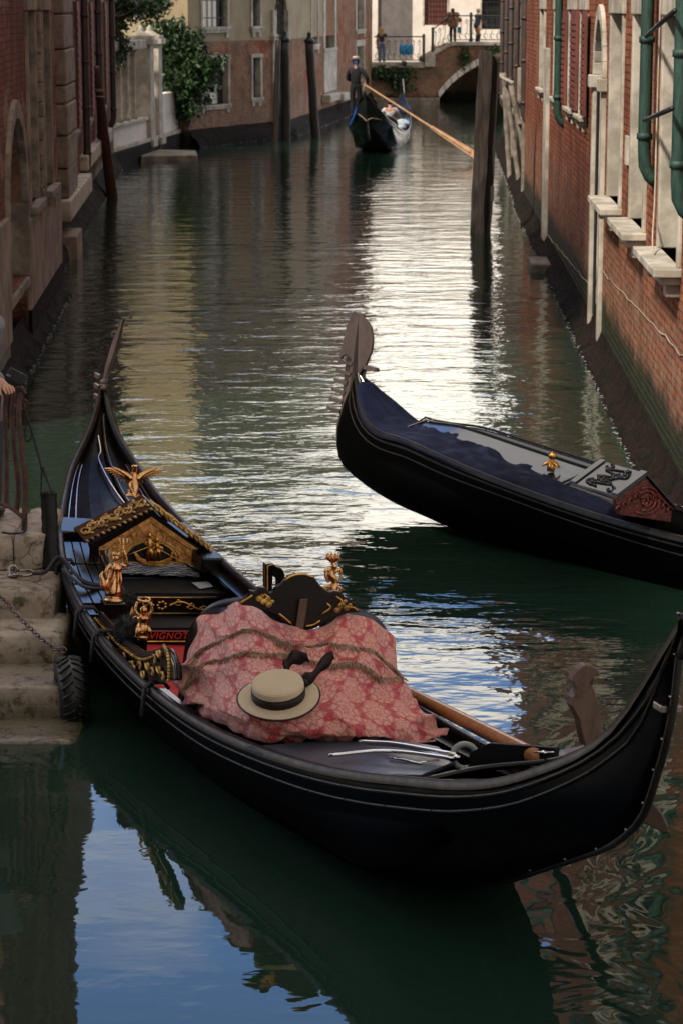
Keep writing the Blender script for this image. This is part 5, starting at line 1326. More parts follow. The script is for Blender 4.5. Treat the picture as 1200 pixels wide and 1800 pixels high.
for pts in ([(333, 1200), (352, 1150), (362, 1140), (400, 1122), (437, 1106), (465, 1113), (495, 1127), (540, 1138), (575, 1131), (610, 1137), (650, 1143), (668, 1158), (690, 1175), (701, 1190)],
            [(324, 1212), (345, 1190), (362, 1168), (395, 1158), (430, 1148), (470, 1150), (515, 1152), (550, 1164), (590, 1168), (620, 1163), (650, 1178), (672, 1192), (703, 1190)]):
    cur = [Vector((p[0], p[1], 0)) for p in pts]; cur = spline(cur, 260); bm = BM(); W_ = [on_cover(p.x, p.y, .006) for p in cur]
    tube(bm, [w_[0] for w_ in W_], .005, 6); random.seed(2)
    for k, (w0, n) in enumerate(W_[::1]):
        down = (Vector((0, 0, -1)) - n * Vector((0, 0, -1)).dot(n)).normalized(); s_ = Vector((random.gauss(0, .004), random.gauss(0, .004), 0))
        tube(bm, [w0 + n * .004, w0 + down * .020 + n * .006 + s_, w0 + down * .040 + n * .002 + s_ * 2], [.0026, .0026, .0018], 3)
    f = obj('fringe', bm, M['fringe'], smooth=True); f.location -= CV.location; f.parent = CV
M['crest_wood'] = mat('crest_wood', (.012, .006, .005), .4, col2=(.006, .004, .004), vs=5, spec=.3)
def seat():
    b = G1
    T = thing('loveseat', 'black lacquered gondola seat with carved crest, hidden under the pink damask cover', 'seat', b.pos, (b.heel, 0, b.head)); T.matrix_world = b.M
    top = [b.at(*p) for p in CL[1]]
    bm = BM()
    tp = spline([p + Vector((.03, 0, -.02)) for p in top], 40); fl = [Vector((p.x + .12, p.y, .12)) for p in tp]
    for a, c, d, e in zip(tp, tp[1:], fl, fl[1:]): bm.faces.new([bm.verts.new(q) for q in (a, c, e, d)])
    bmesh.ops.remove_doubles(bm, verts=bm.verts, dist=1e-4)
    o = obj('backrest', bm, M['lacquer'], T, smooth=True); so = o.modifiers.new('s', 'SOLIDIFY'); so.thickness = .05; so.offset = 1
    bm = BM(); rim = [b.at(x, y, z) for x, y, z in ((600, 1082, .95), (628, 1080, .95), (652, 1090, .91), (668, 1106, .84), (678, 1128, .75))]; tube(bm, spline(rim, 24), .032, 10)
    obj('padded_rim', bm, M['deck_grey'], T, smooth=True)
    bm = BM(); rim = [b.at(x, y, z) for x, y, z in ((345, 1108, .64), (362, 1078, .80), (385, 1063, .88), (425, 1057, .93), (450, 1063, .94))]; tube(bm, spline(rim, 24), .022, 10)
    obj('padded_rim', bm, M['deck_grey'], T, smooth=True)
    t0 = (top[4].x + top[5].x) / 2 - .02; A = lambda x, y, dt=0: b.at_t(x, y, t0) + Vector((dt, 0, 0))
    out = [(419, 1058), (430, 1052), (442, 1045), (440, 1038), (449, 1040), (455, 1032), (467, 1033), (476, 1043), (487, 1039), (488, 1030), (496, 1026), (500, 1020), (508, 1013), (520, 1009), (533, 1008), (546, 1012), (555, 1018), (562, 1028), (570, 1036), (579, 1041), (588, 1039), (600, 1041), (606, 1050), (615, 1054), (617, 1063), (627, 1066), (633, 1077), (612, 1077), (592, 1085), (570, 1097), (550, 1106), (530, 1109), (515, 1105), (500, 1092), (487, 1081), (466, 1071), (446, 1066), (425, 1064)]
    bm = BM(); plate(bm, [A(*p) for p in out], (.035, 0, 0)); cr = obj('crest', bm, M['crest_wood'], T, bevel=.006)
    bm = BM()
    for a in (((421, 1060), (436, 1051), (443, 1046)), ((490, 1078), (500, 1086), (512, 1096)), ((536, 1100), (550, 1098), (562, 1090)), ((563, 1080), (580, 1068), (574, 1060)), ((612, 1066), (622, 1068), (628, 1073)), ((590, 1048), (600, 1056), (592, 1066)), ((464, 1044), (474, 1052), (466, 1060)), ((500, 1020), (512, 1012), (533, 1009), (552, 1015))):
        tube(bm, spline([A(*p, -.006) for p in a], 8), .006, 6)
    obj('gold_edging', bm, M['gold'], cr, smooth=True)
    for fl in (((455, 1052), (463, 1057), (472, 1062)), ((592, 1072), (608, 1068), (600, 1062))):
        bm = BM()
        for x, y in fl:
            ball(bm, A(x, y, -.004), .022, 8, (.4, 1, .8)); ball(bm, A(x + 6, y - 5, -.004), .014, 8, (.4, 1, .8))
        obj('carved_flower', bm, M['gold_paint'], cr, smooth=True)
    bm = BM(); p = [A(x, y, -.012) for x, y in ((525, 1051), (539, 1051), (530, 1112), (516, 1112))]; plate(bm, p, (-.014, 0, 0)); obj('wooden_batten', bm, M['walnut'], T, bevel=.003)
    # carved arm standing up on the far side
    t1 = t0 + .55; A2 = lambda x, y: b.at_t(x, y, t1)
    bm = BM(); plate(bm, [A2(*p) for p in ((467, 1050), (467, 992), (480, 990), (484, 995), (497, 1001), (501, 1010), (500, 1030), (506, 1050), (490, 1050), (489, 1020), (480, 1012), (478, 1050))], (.06, 0, 0)); arm = obj('carved_arm', bm, M['lacquer'], T, bevel=.006)
    bm = BM(); tube(bm, [A2(470, 1046) - Vector((.004, 0, 0)), A2(470, 995) - Vector((.004, 0, 0)), A2(480, 992) - Vector((.004, 0, 0))], .004, 5); obj('gold_line', bm, M['gold'], arm)
seat()
def hat():
    c, n = on_cover(491, 1236, .0); c = c + Vector((0, 0, .035))
    T = thing('straw_hat', 'round straw boater hat with a dark brown ribbon lying on the pink cover', 'hat', c, (R(17), R(-3), 0))
    straw, t, bs = newmat('straw'); v = coords(t); wv = t.nodes.new('ShaderNodeTexWave'); wv.wave_type = 'RINGS'; wv.rings_direction = 'Z'; wv.inputs['Scale'].default_value = 42; wv.inputs['Distortion'].default_value = 1.2; wv.inputs['Detail Scale'].default_value = 6; t.links.new(v, wv.inputs['Vector'])
    wf = S(t, wv.outputs['Fac']); cc = mixc(t, wf * .5 + nois(t, v, 60, 3) * .5, (.46, .36, .23), (.60, .48, .33)); t.links.new(cc.k, bs.inputs['Base Color']); bs.inputs['Roughness'].default_value = .7; bumpit(t, bs, wf + nois(t, v, 160, 2) * .8, .6, .004)
    def wob(bm, k=1):
        for v_ in bm.verts:
            a = math.atan2(v_.co.y, v_.co.x); r = math.hypot(v_.co.x, v_.co.y); v_.co.z += max(0, r - .12) * .06 * math.sin(2 * a + .6) * k
    bm = BM(); lathe(bm, [(.105, .0), (.15, .002), (.2, -.002), (.214, -.004), (.214, .003), (.2, .007), (.15, .010), (.105, .012)], seg=64)
    wob(bm); obj('brim', bm, straw, T, smooth=True)
    bm = BM(); lathe(bm, [(.137, .004), (.137, .02), (.136, .076), (.131, .091), (.118, .098), (.06, .100), (.01, .1005)], seg=64); obj('crown', bm, straw, T, smooth=True)
    rb = mat('brown_ribbon', (.016, .006, .006), .5, col2=(.009, .004, .004), vs=60, spec=.3)
    bm = BM(); lathe(bm, [(.1395, .006), (.1405, .03), (.1395, .062), (.1385, .058), (.1385, .012)], seg=64); obj('ribbon', bm, rb, T, smooth=True)
    bm = BM(); n_ = 48; tube(bm, [(.214 * math.cos(2 * math.pi * k / n_), .214 * math.sin(2 * math.pi * k / n_), max(0, .214 - .12) * .06 * math.sin(4 * math.pi * k / n_ + .6)) for k in range(n_ + 1)], .0055, 6, cap=False); obj('brim_edge', bm, rb, T, smooth=True)
    def tail(pts, w_, tw):
        bm = BM(); cs = spline(pts, 18); rows = []
        for i, p in enumerate(cs):
            a = tw[0] + (tw[1] - tw[0]) * i / 17; d = (cs[min(i + 1, 17)] - cs[max(i - 1, 0)]).normalized(); s = Vector((-.25 * math.sin(a), .45, .85)).normalized() * w_ * (1 + .25 * math.sin(i * .7))
            u = Vector((0, 0, .006 * math.sin(i * .9)))
            rows.append([bm.verts.new(p + s + u), bm.verts.new(p + u * .3 + Vector((0, 0, .006))), bm.verts.new(p - s + u)])
        for a, c_ in zip(rows, rows[1:]):
            for k in range(2): bm.faces.new((a[k], a[k + 1], c_[k + 1], c_[k]))
        o = obj('ribbon_tail', bm, rb, T, smooth=True); so = o.modifiers.new('s', 'SOLIDIFY'); so.thickness = .003
    tail([(.12, .08, .03), (.17, .08, .06), (.22, .12, .09), (.27, .16, .125), (.295, .17, .13)], .030, (.2, 1.0))
    tail([(.03, .21, .03), (.05, .23, .06), (.10, .25, .085), (.16, .235, .08)], .034, (.9, 1.3))
    bm = BM(); ball(bm, (.135, .07, .035), .024, 10, (1, .8, 1.1)); obj('ribbon_knot', bm, rb, T, smooth=True)
hat()
def oar():
    a = G1.M @ G1.at(722, 1220, .46); c = G1.M @ G1.at(925, 1322, .60); d = (c - a); 
    p0 = a - d * .8; p1 = c + d * .06
    t = thing('oar', 'varnished wooden oar lying along the far side of the near gondola behind the cover', 'oar', a)
    bm = BM(); n = 26; tube(bm, [p0 + (p1 - p0) * k / n for k in range(n + 1)], [.030 + .012 * (k / n) for k in range(n + 1)], 12); obj('shaft', bm, M['oar_wood'], t, smooth=True, world=True)
    bm = BM(); u = (p0 - p1).normalized(); s = u.cross(Vector((0, 0, 1))).normalized() * .085
    plate(bm, [p0 - s * .3, p0 + u * .4 - s * .8, p0 + u * 1.0 - s, p0 + u * 1.02 + s, p0 + u * .4 + s * .8, p0 + s * .3], (0, 0, .02)); obj('blade', bm, M['oar_wood'], t, world=True, bevel=.006)
    # second blade tip resting in the water beyond the stern
    q = [unY(x, y, 10.7) for x, y in ((1118, 1440), (1135, 1410), (1150, 1414), (1164, 1432), (1173, 1452), (1175, 1464), (1168, 1466), (1150, 1458))]
    t = thing('oar', 'dark oar blade tip sticking out low behind the stern of the near gondola', 'oar', q[5])
    bm = BM(); plate(bm, q, (0, .022, .004)); obj('blade', bm, mat('dark_oar_wood', (.045, .020, .012), .4, col2=(.018, .010, .007), vs=5), t, world=True, bevel=.007)
    bm = BM(); m_ = (q[0] + q[1]) / 2; tube(bm, [m_ + Vector((.03, .012, 0)), m_ + Vector((-.10, .25, -.10)), m_ + Vector((-.3, 1.0, -.45))], [.035, .028, .026], 8); obj('shaft', bm, bpy.data.materials['dark_oar_wood'], t, smooth=True, world=True)
oar()
bm = BM(); c = G1.M @ G1.at(816, 1330, .50); X_ = Matrix.Translation(c) @ Matrix.Rotation(R(70), 4, 'X')
tube(bm, [X_ @ Vector((.062 * math.cos(k * math.pi / 10), .062 * math.sin(k * math.pi / 10), 0)) for k in range(21)], .017, 8, cap=False)
tag(obj('rubber_ring', bm, mat('pale_rubber', (.25, .30, .27), .5), smooth=True), 'pale grey green rubber ring beside the chrome rails of the near gondola', 'ring')
bm = BM(); hexa(bm, [G1.M @ G1.at(x, y, z) for z in (.402, .406) for x, y in ((337, 1024), (352, 1035), (375, 1031), (366, 1022))])
tag(obj('paper_sheet', bm, mat('paper', (.42, .44, .50), .5)), 'small folded sheet of paper lying on the upper step inside the near gondola', 'paper')

# ================================================================ second gondola, entering from the right
zk2 = [1.94, 1.34, 1.0, .67, .45, .373, .409, .567, .686, .78, 1.139]
G2 = Boat(9.5276, zk2, [.02, .06, .24, .53, .69, .679, .626, .56, .40, .22, .012], .25538, 0, Vector((3.3756e-3 + math.cos(.839188) * 9.5276, 20.4039 - math.sin(.839188) * 9.5276, 0)), R(180) - .839188, .145407)
def second_gondola():
    b = G2
    T = thing('gondola', 'black gondola with toothed iron prow and navy cover coming in from the right edge', 'gondola', b.pos, (b.heel, 0, b.head)); T.matrix_world = b.M
    b.hull(T, M['hull_black']); gunwales(b, T); stem_iron(b, T, 0, .19, M['trim_black'], .017)
    b.deck('foredeck', T, M['lacquer'], .70, .985, lambda u: .05, camber=.045); b.deck('stern_deck', T, M['lacquer'], .012, .25, lambda u: .05, camber=.01)
    b.deck('floor', T, M['black_matt'], .34, .72, lambda u: max(0, b.z(u) - .12), -.64, .64, camber=0)
    # prow iron in the centre plane
    A = lambda x, y: b.at_n(x, y, 0) + Vector((0, .011, 0))
    o = [(623, 547), (632, 551), (639, 557), (647, 566), (653, 576), (656, 595), (655, 608), (653, 619), (645, 638), (637, 646), (631, 655), (623, 676), (612, 714), (603, 747), (603, 774), (611, 803), (626, 824), (643, 838),
         (641, 848), (628, 838), (610, 820), (597, 797), (592, 768), (593, 747), (601, 714), (612, 676), (617, 646), (619, 632), (617, 626), (610, 623), (603, 626), (600, 632), (598, 627), (604, 600), (611, 573), (618, 554)]
    bm = BM(); plate(bm, [A(*p) for p in o], (0, -.022, 0)); fe = obj('prow_iron', bm, M['iron_brown'], T, bevel=.003)
    for q in ([(598, 632), (621, 637), (620, 643), (597, 638)], [(594, 648), (619, 655), (617, 661), (594, 654)], [(590, 664), (613, 671), (611, 678), (590, 670)], [(586, 681), (609, 688), (607, 694), (585, 687)], [(582, 697), (605, 704), (602, 710), (581, 704)], [(577, 714), (600, 720), (599, 727), (577, 720)], [(642, 641), (663, 647), (663, 654), (641, 649)]):
        bm = BM(); plate(bm, [A(*p) + Vector((0, .012, 0)) for p in q], (0, -.046, 0)); obj('tooth', bm, M['iron_brown'], fe, bevel=.002)
    for k in (-.55, .0):
        bm = BM(); tube(bm, spline([b.P(.998, k * .3, .03), b.P(.985, k, .0), b.P(.965, k, -.02), b.P(.94, k, -.03)], 20), .010, 6); obj('prow_moulding', bm, M['chrome'], T, smooth=True)
    # foredeck: framed shiny panels, rope edge, carved gable
    for k0, k1, ua, ub_ in ((-.45, .28, .74, .925), (.36, .80, .715, .94)):
        bm = BM(); n = 24; rows = []
        for i in range(n + 1):
            u = ua + (ub_ - ua) * i / n; rows.append([bm.verts.new(b.P(u, k0 + (k1 - k0) * j / 4, -.02 + .02 * (1 - ((k0 + k1) / 2) ** 2) + .15 * j / 4 * b.w(u) / .55)) for j in range(5)])
        for a, c in zip(rows, rows[1:]):
            for j in range(4): bm.faces.new((a[j], a[j + 1], c[j + 1], c[j]))
        ex = bmesh.ops.extrude_face_region(bm, geom=list(bm.faces)); bmesh.ops.translate(bm, verts=[g_ for g_ in ex['geom'] if isinstance(g_, bmesh.types.BMVert)], vec=(0, 0, -.03)); obj('deck_panel', bm, M['lacquer2'], T, smooth=None)
        bm = BM(); ring = [b.P(ua + (ub_ - ua) * i / 20, k0, .022) for i in range(21)] + [b.P(ub_ - (ub_ - ua) * i / 20, k1, .006 + .15 * b.w(ub_ - (ub_ - ua) * i / 20) / .55) for i in range(21)]; ring.append(ring[0]); tube(bm, ring, .010, 6); obj('panel_moulding', bm, M['lacquer'], T, smooth=True)
    bm = BM(); pts = b.strip(.60, .93, lambda u: b.P(u, .93, .028), 220); tube(bm, pts, [.013 if i % 4 < 2 else .006 for i in range(220)], 6); obj('rope_edge', bm, M['lacquer'], T, smooth=True)
    t0 = b.at(1125, 905, .50).x; F = lambda x, y, dt=0: b.at_t(x, y, t0) + Vector((dt, 0, 0))
    red = mat('carved_mahogany', (.13, .020, .012), .35, col2=(.06, .012, .008), vs=14, bump=.9, bs=30, dist=.014)
    face = [(1088, 905), (1080, 876), (1133, 838), (1181, 893), (1178, 918)]
    bm = BM(); plate(bm, [F(*p) for p in face], (.03, 0, 0)); fa = obj('carved_gable', bm, red, T, bevel=.004)
    bm = BM(); cc = F(1132, 880, -.008)
    for r0 in (.05, .09, .125): tube(bm, [cc + Vector((0, r0 * 1.3 * math.cos(k * .524 + r0 * 9), r0 * .8 * math.sin(k * .524 + r0 * 9))) for k in range(9)], .008, 6)
    for sgn in (-1, 1):
        for q in range(4): c2 = cc + Vector((0, sgn * (.10 + .06 * q), -.03 * q + .02)); tube(bm, [c2 + Vector((0, sgn * .035 * math.cos(k * .8) * (1 - k * .1), .035 * math.sin(k * .8) * (1 - k * .1))) for k in range(8)], [.009 - .0009 * k for k in range(8)], 5)
    for k in range(8): ball(bm, cc + Vector((0, .03 * math.cos(k * .785), .028 * math.sin(k * .785))), .014, 6, (.5, 1, 1))
    obj('carving', bm, red, fa, smooth=True)
    v = Vector((.46, 0, .03))
    for e, nm in ((((1080, 876), (1133, 836)), 'gable_roof'), (((1133, 836), (1183, 893)), 'gable_roof')):
        p0, p1 = F(*e[0], -.02), F(*e[1], -.02)
        bm = BM(); hexa(bm, [p0, p1, p1 + v, p0 + v, *[q + Vector((0, 0, .02)) for q in (p0, p1, p1 + v, p0 + v)]]); ro = obj(nm, bm, M['lacquer2'], T, bevel=.004)
        if e[0][0] < 1100:
            bm = BM(); hexa(bm, [q + Vector((0, 0, .022)) for q in (p0, p1, p1 + v * .14, p0 + v * .14)] + [q + Vector((0, 0, .034)) for q in (p0, p1, p1 + v * .14, p0 + v * .14)]); hexa(bm, [q + Vector((0, 0, .022)) for q in (p0 + v * .9, p1 + v * .9, p1 + v * 1.02, p0 + v * 1.02)] + [q + Vector((0, 0, .034)) for q in (p0 + v * .9, p1 + v * .9, p1 + v * 1.02, p0 + v * 1.02)]); obj('edge_band', bm, M['lacquer2'], ro, bevel=.003)
            bm = BM(); RP = lambda f, g_: p0.lerp(p1, f) + v * g_ + Vector((0, 0, .026)); random.seed(3)
            tube(bm, [RP(.1 + .8 * q / 20, .52 + .22 * math.sin(q * .9)) for q in range(21)], .008, 6)
            for k in range(12):
                f, g_ = .12 + .76 * ((k * .37) % 1), .24 + .56 * ((k * .61) % 1); sg = 1 if k % 2 else -1
                tube(bm, [RP(f + .10 * math.cos(q * .7) * (1 - q * .08), g_ + sg * .10 * math.sin(q * .7) * (1 - q * .08)) for q in range(9)], [.012 - .001 * q for q in range(9)], 6)
            obj('scrollwork', bm, M['lacquer'], ro, smooth=True)
    # brass finial
    q = b.at(968, 818, .66); bm = BM(); lathe(bm, [(.03, -.05), (.035, 0), (.02, .02), (.026, .035), (.018, .045), (.030, .062), (.034, .08), (.026, .098), (.006, .11)], q, 14)
    for k in range(6): a = k * 1.047; tube(bm, spline([q + Vector((.01 * math.cos(a), .01 * math.sin(a), .02)), q + Vector((.05 * math.cos(a), .05 * math.sin(a), .012)), q + Vector((.075 * math.cos(a), .075 * math.sin(a), -.015))], 6), [.012, .014, .013, .01, .007, .003], 6)
    obj('brass_finial', bm, M['gold'], T, smooth=True)
    g = b.P(.715, -1.0, .02); d = (b.P(.72, -1, .02) - b.P(.71, -1, .02)).normalized()
    Mx = Matrix.Translation(b.at(1014, 884, b.z(.66) + .02)) @ Matrix.Rotation(math.atan2(-d.y, -d.x), 4, 'Z') @ Matrix.Rotation(R(55), 4, 'X')
    text_obj('number', '088.', .055, mat('white_paint', (.6, .6, .6), .5), T, Mx, .001, .15)
    return T
M['lacquer2'] = mat('blue_black_lacquer', (.010, .012, .020), .16, col2=(.014, .016, .026), vs=3, spec=.5, coat=.15)
T2 = second_gondola()
def navy_cover():
    b = G2; NU, NV = 130, 26; rows = []
    for i in range(NU + 1):
        u = .985 - (.985 - .635) * i / NU; f = i / NU
        kin = interp(f, [0, .08, .2, .35, .5, .62, .72, .85, 1], [.95, .95, .9, .85, .30, -.05, -.30, -.48, -.70]) + .14 * noise.noise(Vector((f * 9, 0, 0)))
        kout = interp(f, [0, .5, .9, 1], [-1.08, -1.03, -.96, -.90]); row = []
        w_ = max(b.w(u), .08)
        for j in range(NV + 1):
            h = j / NV; k = kout + (kin - kout) * h
            roll = math.sin(h * math.pi) ** .7 * (.05 + .012 * f) if f > .1 else math.sin(h * math.pi) ** .5 * .06
            edge = max(0, (h - .7) / .3); roll += math.sin(edge * math.pi) * .018 * min(1, f * 3)
            fold = (1 - abs(noise.noise(Vector((f * 7 + h * 3.0, h * 4 - f * 5, 2)))) * 2.6); fold = max(0, fold) ** 2 * .042 * min(1, f * 5) * math.sin(h * math.pi)
            n2 = noise.noise(Vector((f * 22, h * 3, 7))) * .012
            p = b.P(u, k, .0); p.z += roll + fold + n2 + .004
            if j == 0: p.z = b.z(u) - .035 * (1 - f); 
            if h > .97: p.z = b.z(u) + .004
            row.append(p)
        rows.append(row)
    bm = BM(); V_ = [[bm.verts.new(b.M @ p) for p in r_] for r_ in rows]
    for a, c in zip(V_, V_[1:]):
        for j in range(NV): bm.faces.new((a[j], a[j + 1], c[j + 1], c[j]))
    o = obj('boat_cover', bm, M['navy'], smooth=True); so = o.modifiers.new('s', 'SOLIDIFY'); so.thickness = .008
    tag(o, 'dark navy canvas cover bunched along the near edge of the second gondola', 'cover')
navy_cover()
# ================================================================ landing stairs, quay platform and what is on them (left foreground)
M['step'] = mat('istrian_step', (.36, .26, .19), .6, col2=(.19, .135, .10), vs=5, bump=.8, bs=14, dist=.02, spec=.4)
def step_mat():
    m, t, b = newmat('worn_wet_stone'); v = t.nodes.new('ShaderNodeNewGeometry').outputs['Position']
    sx = t.nodes.new('ShaderNodeSeparateXYZ'); t.links.new(v, sx.inputs[0]); z = S(t, sx.outputs['Z'])
    n1 = nois(t, v, 2.2, 8, .65); n2 = nois(t, v, 9, 6, .7); n3 = nois(t, v, 30, 4, .6)
    c = mixc(t, n1.sm(.35, .65), (.42, .35, .28), (.23, .185, .14)); c = mixc(t, n2.sm(.46, .66) * .75, c, (.09, .066, .048))
    c = mixc(t, (z + n1 * .5 - .25).sm(.42, .05) * .75, c, (.105, .085, .055)); c = mixc(t, (z + n2 * .25 - .12).sm(.10, -.06) * .8, c, (.07, .065, .035))
    ve = t.nodes.new('ShaderNodeTexVoronoi'); ve.feature = 'DISTANCE_TO_EDGE'; ve.inputs['Scale'].default_value = 1.7; wp = t.nodes.new('ShaderNodeVectorMath'); wp.operation = 'SCALE'; wp.inputs['Scale'].default_value = .25
    nc = t.nodes.new('ShaderNodeTexNoise'); nc.inputs['Scale'].default_value = 5; nc.inputs['Detail'].default_value = 5; t.links.new(v, nc.inputs['Vector']); t.links.new(nc.outputs['Color'], wp.inputs[0]); wa = t.nodes.new('ShaderNodeVectorMath'); wa.operation = 'ADD'; t.links.new(v, wa.inputs[0]); t.links.new(wp.outputs[0], wa.inputs[1]); t.links.new(wa.outputs[0], ve.inputs['Vector'])
    crack = S(t, ve.outputs['Distance']).sm(.014, .003) * n1.sm(.45, .6); c = mixc(t, crack * .8, c, (.03, .022, .016))
    moss = (n2 * .6 + n3 * .4).sm(.54, .60) * z.sm(.75, .45); c = mixc(t, moss * .8, c, (.028, .032, .012))
    t.links.new(c.k, b.inputs['Base Color']); r = z.sm(.05, .5) * .45 + .22; t.links.new(r.k, b.inputs['Roughness'])
    bumpit(t, b, n1 * .8 + n2 * .5 + n3 * .25 - crack * .6, .8, .022); return m
M['step'] = step_mat()
def stone_block(bm, x0, x1, y0, y1, z0, z1, r=0.0, seed=0, wear=.02):
    """block with worn, uneven arrises"""
    b2 = BM(); nx, ny = max(4, int((x1 - x0) / .07)), max(3, int((y1 - y0) / .07)); nz = max(2, int((z1 - z0) / .07))
    def P(x, y, z):
        q = Vector((x * 2.1, y * 2.1, z * 2.1 + seed)); e = noise.noise(q * 1.7) * wear * .6 + noise.noise(q * 5) * wear * .4
        fx = min(x - x0, x1 - x) ; fy = y - y0; fz = z1 - z
        k = (.03 - min(.03, math.hypot(fy, fz))) * .8; k2 = (.03 - min(.03, math.hypot(max(0, fx), fz))) * 1.0
        X_, Y_, Z_ = x, y, z - (k + k2) * .5
        if fy < .03: Y_ += k * .6 + e * .8
        if x1 - x < .03: X_ -= k2 * .5 - e * .6
        if r and x > x1 - r and y < y0 + r:
            dx, dy = x - (x1 - r), (y0 + r) - y; d = max(dx, dy); l = math.hypot(dx, dy)
            if l > 1e-6: s = d / l; X_ = x1 - r + dx * s; Y_ = y0 + r - dy * s
        return Vector((X_, Y_, Z_ + (e * .5 if z > z0 + .01 else 0)))
    def grid(fn, a, c):
        V_ = [[bm.verts.new(fn(i / a, j / c)) for j in range(c + 1)] for i in range(a + 1)]
        for i in range(a):
            for j in range(c): bm.faces.new((V_[i][j], V_[i + 1][j], V_[i + 1][j + 1], V_[i][j + 1]))
    L = lambda a, c, t: a + (c - a) * t
    grid(lambda s, t: P(L(x0, x1, s), L(y0, y1, t), z1), nx, ny); grid(lambda s, t: P(L(x0, x1, s), y0, L(z0, z1, t)), nx, nz)
    grid(lambda s, t: P(x1, L(y0, y1, s), L(z0, z1, t)), ny, nz); grid(lambda s, t: P(x0, L(y0, y1, s), L(z0, z1, t)), ny, nz)
    grid(lambda s, t: P(L(x0, x1, s), y1, L(z0, z1, t)), nx, nz)
    bmesh.ops.remove_doubles(bm, verts=bm.verts, dist=.0005)
def stairs():
    T = thing('stone_steps', 'worn stone water steps going down into the canal on the left, mossy at the edges', 'steps', (-3, 13.5, 0))
    rows = [(-.13, 12.95, 13.55, -1.42), (.02, 13.48, 14.05, -1.53), (.20, 13.98, 14.62, -1.64), (.38, 14.54, 15.10, -1.73), (.56, 14.98, 15.62, -1.83)]
    for k, (z, y0, y1, x1) in enumerate(rows):
        xs = [-6, -4.2 + .3 * (k % 2), x1 if k != 1 else x1]
        for i in range(len(xs) - 1):
            bm = BM(); stone_block(bm, xs[i] + .006, xs[i + 1], y0, y1 + .02, z - .5, z, seed=k * 3 + i, wear=.018); obj('step', bm, M['step'], T, smooth=True, world=True)
    bm = BM(); box(bm, -6, -1.50, 13.6, 17.0, -2.05, -.32); obj('foundation', bm, M['step'], T, world=True)
    T = thing('quay_platform', 'pale stone quay corner block with rounded edge above the water steps', 'platform', (-3, 15.6, 0))
    for i, (xa, xb, r) in enumerate(((-6, -4.0, 0), (-3.99, -2.16, 0), (-2.15, -1.93, .17))):
        bm = BM(); stone_block(bm, xa, xb, 15.52, 16.42, .57, .80, r=r, seed=20 + i, wear=.012); obj('coping_block', bm, M['step'], T, smooth=True, world=True)
    bm = BM(); box(bm, -6, -2.0, 15.62, 16.34, -2, .55); obj('quay_body', bm, M['brick_left'], T, world=True)
stairs()
def rail_left():
    T = thing('quay_railing', 'rusty iron railing with bowed bars on the quay corner', 'railing', (-2.3, 15.9, .8))
    b0 = un(45, 932, .8); D = b0.y
    def bar(px0, px1, name, dy=0, bow=10, r=.016, z0=None):
        pts = [unY(px0, 690, D + dy), unY(px0 - 3, 730, D + dy), unY((px0 + px1) / 2 - bow * .2, 790, D + dy), unY(px1 + bow * .2, 850, D + dy), unY(px1, 932 if z0 is None else z0, D + dy)]
        bm = BM(); tube(bm, spline(pts, 16), r, 8); return obj(name, bm, M['rust'], T, smooth=True, world=True)
    bar(37, 43, 'post', r=.019); bar(25, 30, 'baluster', .06, 12, .016, 900); bar(12, 12, 'baluster', .12, 0, .016, 893); bar(0, -2, 'baluster', .18, 8, .016, 890); bar(-14, -14, 'baluster', .24, 0, .016, 888)
    for k in range(6): bar(-30 - 16 * k, -30 - 16 * k, 'baluster', .3 + .03 * k, 0, .016, 900)
    bm = BM(); tube(bm, spline([unY(45, 692, D), unY(38, 683, D), unY(20, 686, D + .06), unY(-20, 690, D + .2), unY(-160, 690, D + .4)], 24), .019, 8, flat=.7); obj('handrail', bm, M['rust'], T, smooth=True, world=True)
    bm = BM(); tube(bm, spline([unY(40, 908, D), unY(20, 893, D + .06), unY(0, 885, D + .16), unY(-60, 884, D + .3), unY(-160, 884, D + .4)], 20), .015, 8); obj('bottom_rail', bm, M['rust'], T, smooth=True, world=True)
    bm = BM(); c = unY(41, 712, D); tube(bm, [c + Vector((.035 * math.cos(k * .7) * (1 - k * .06), 0, .045 * math.sin(k * .7) * (1 - k * .06))) for k in range(12)], .007, 6); obj('scroll', bm, M['rust'], T, smooth=True, world=True)
    c = unY(38, 681, D); return c, D
HAND, RD = rail_left()
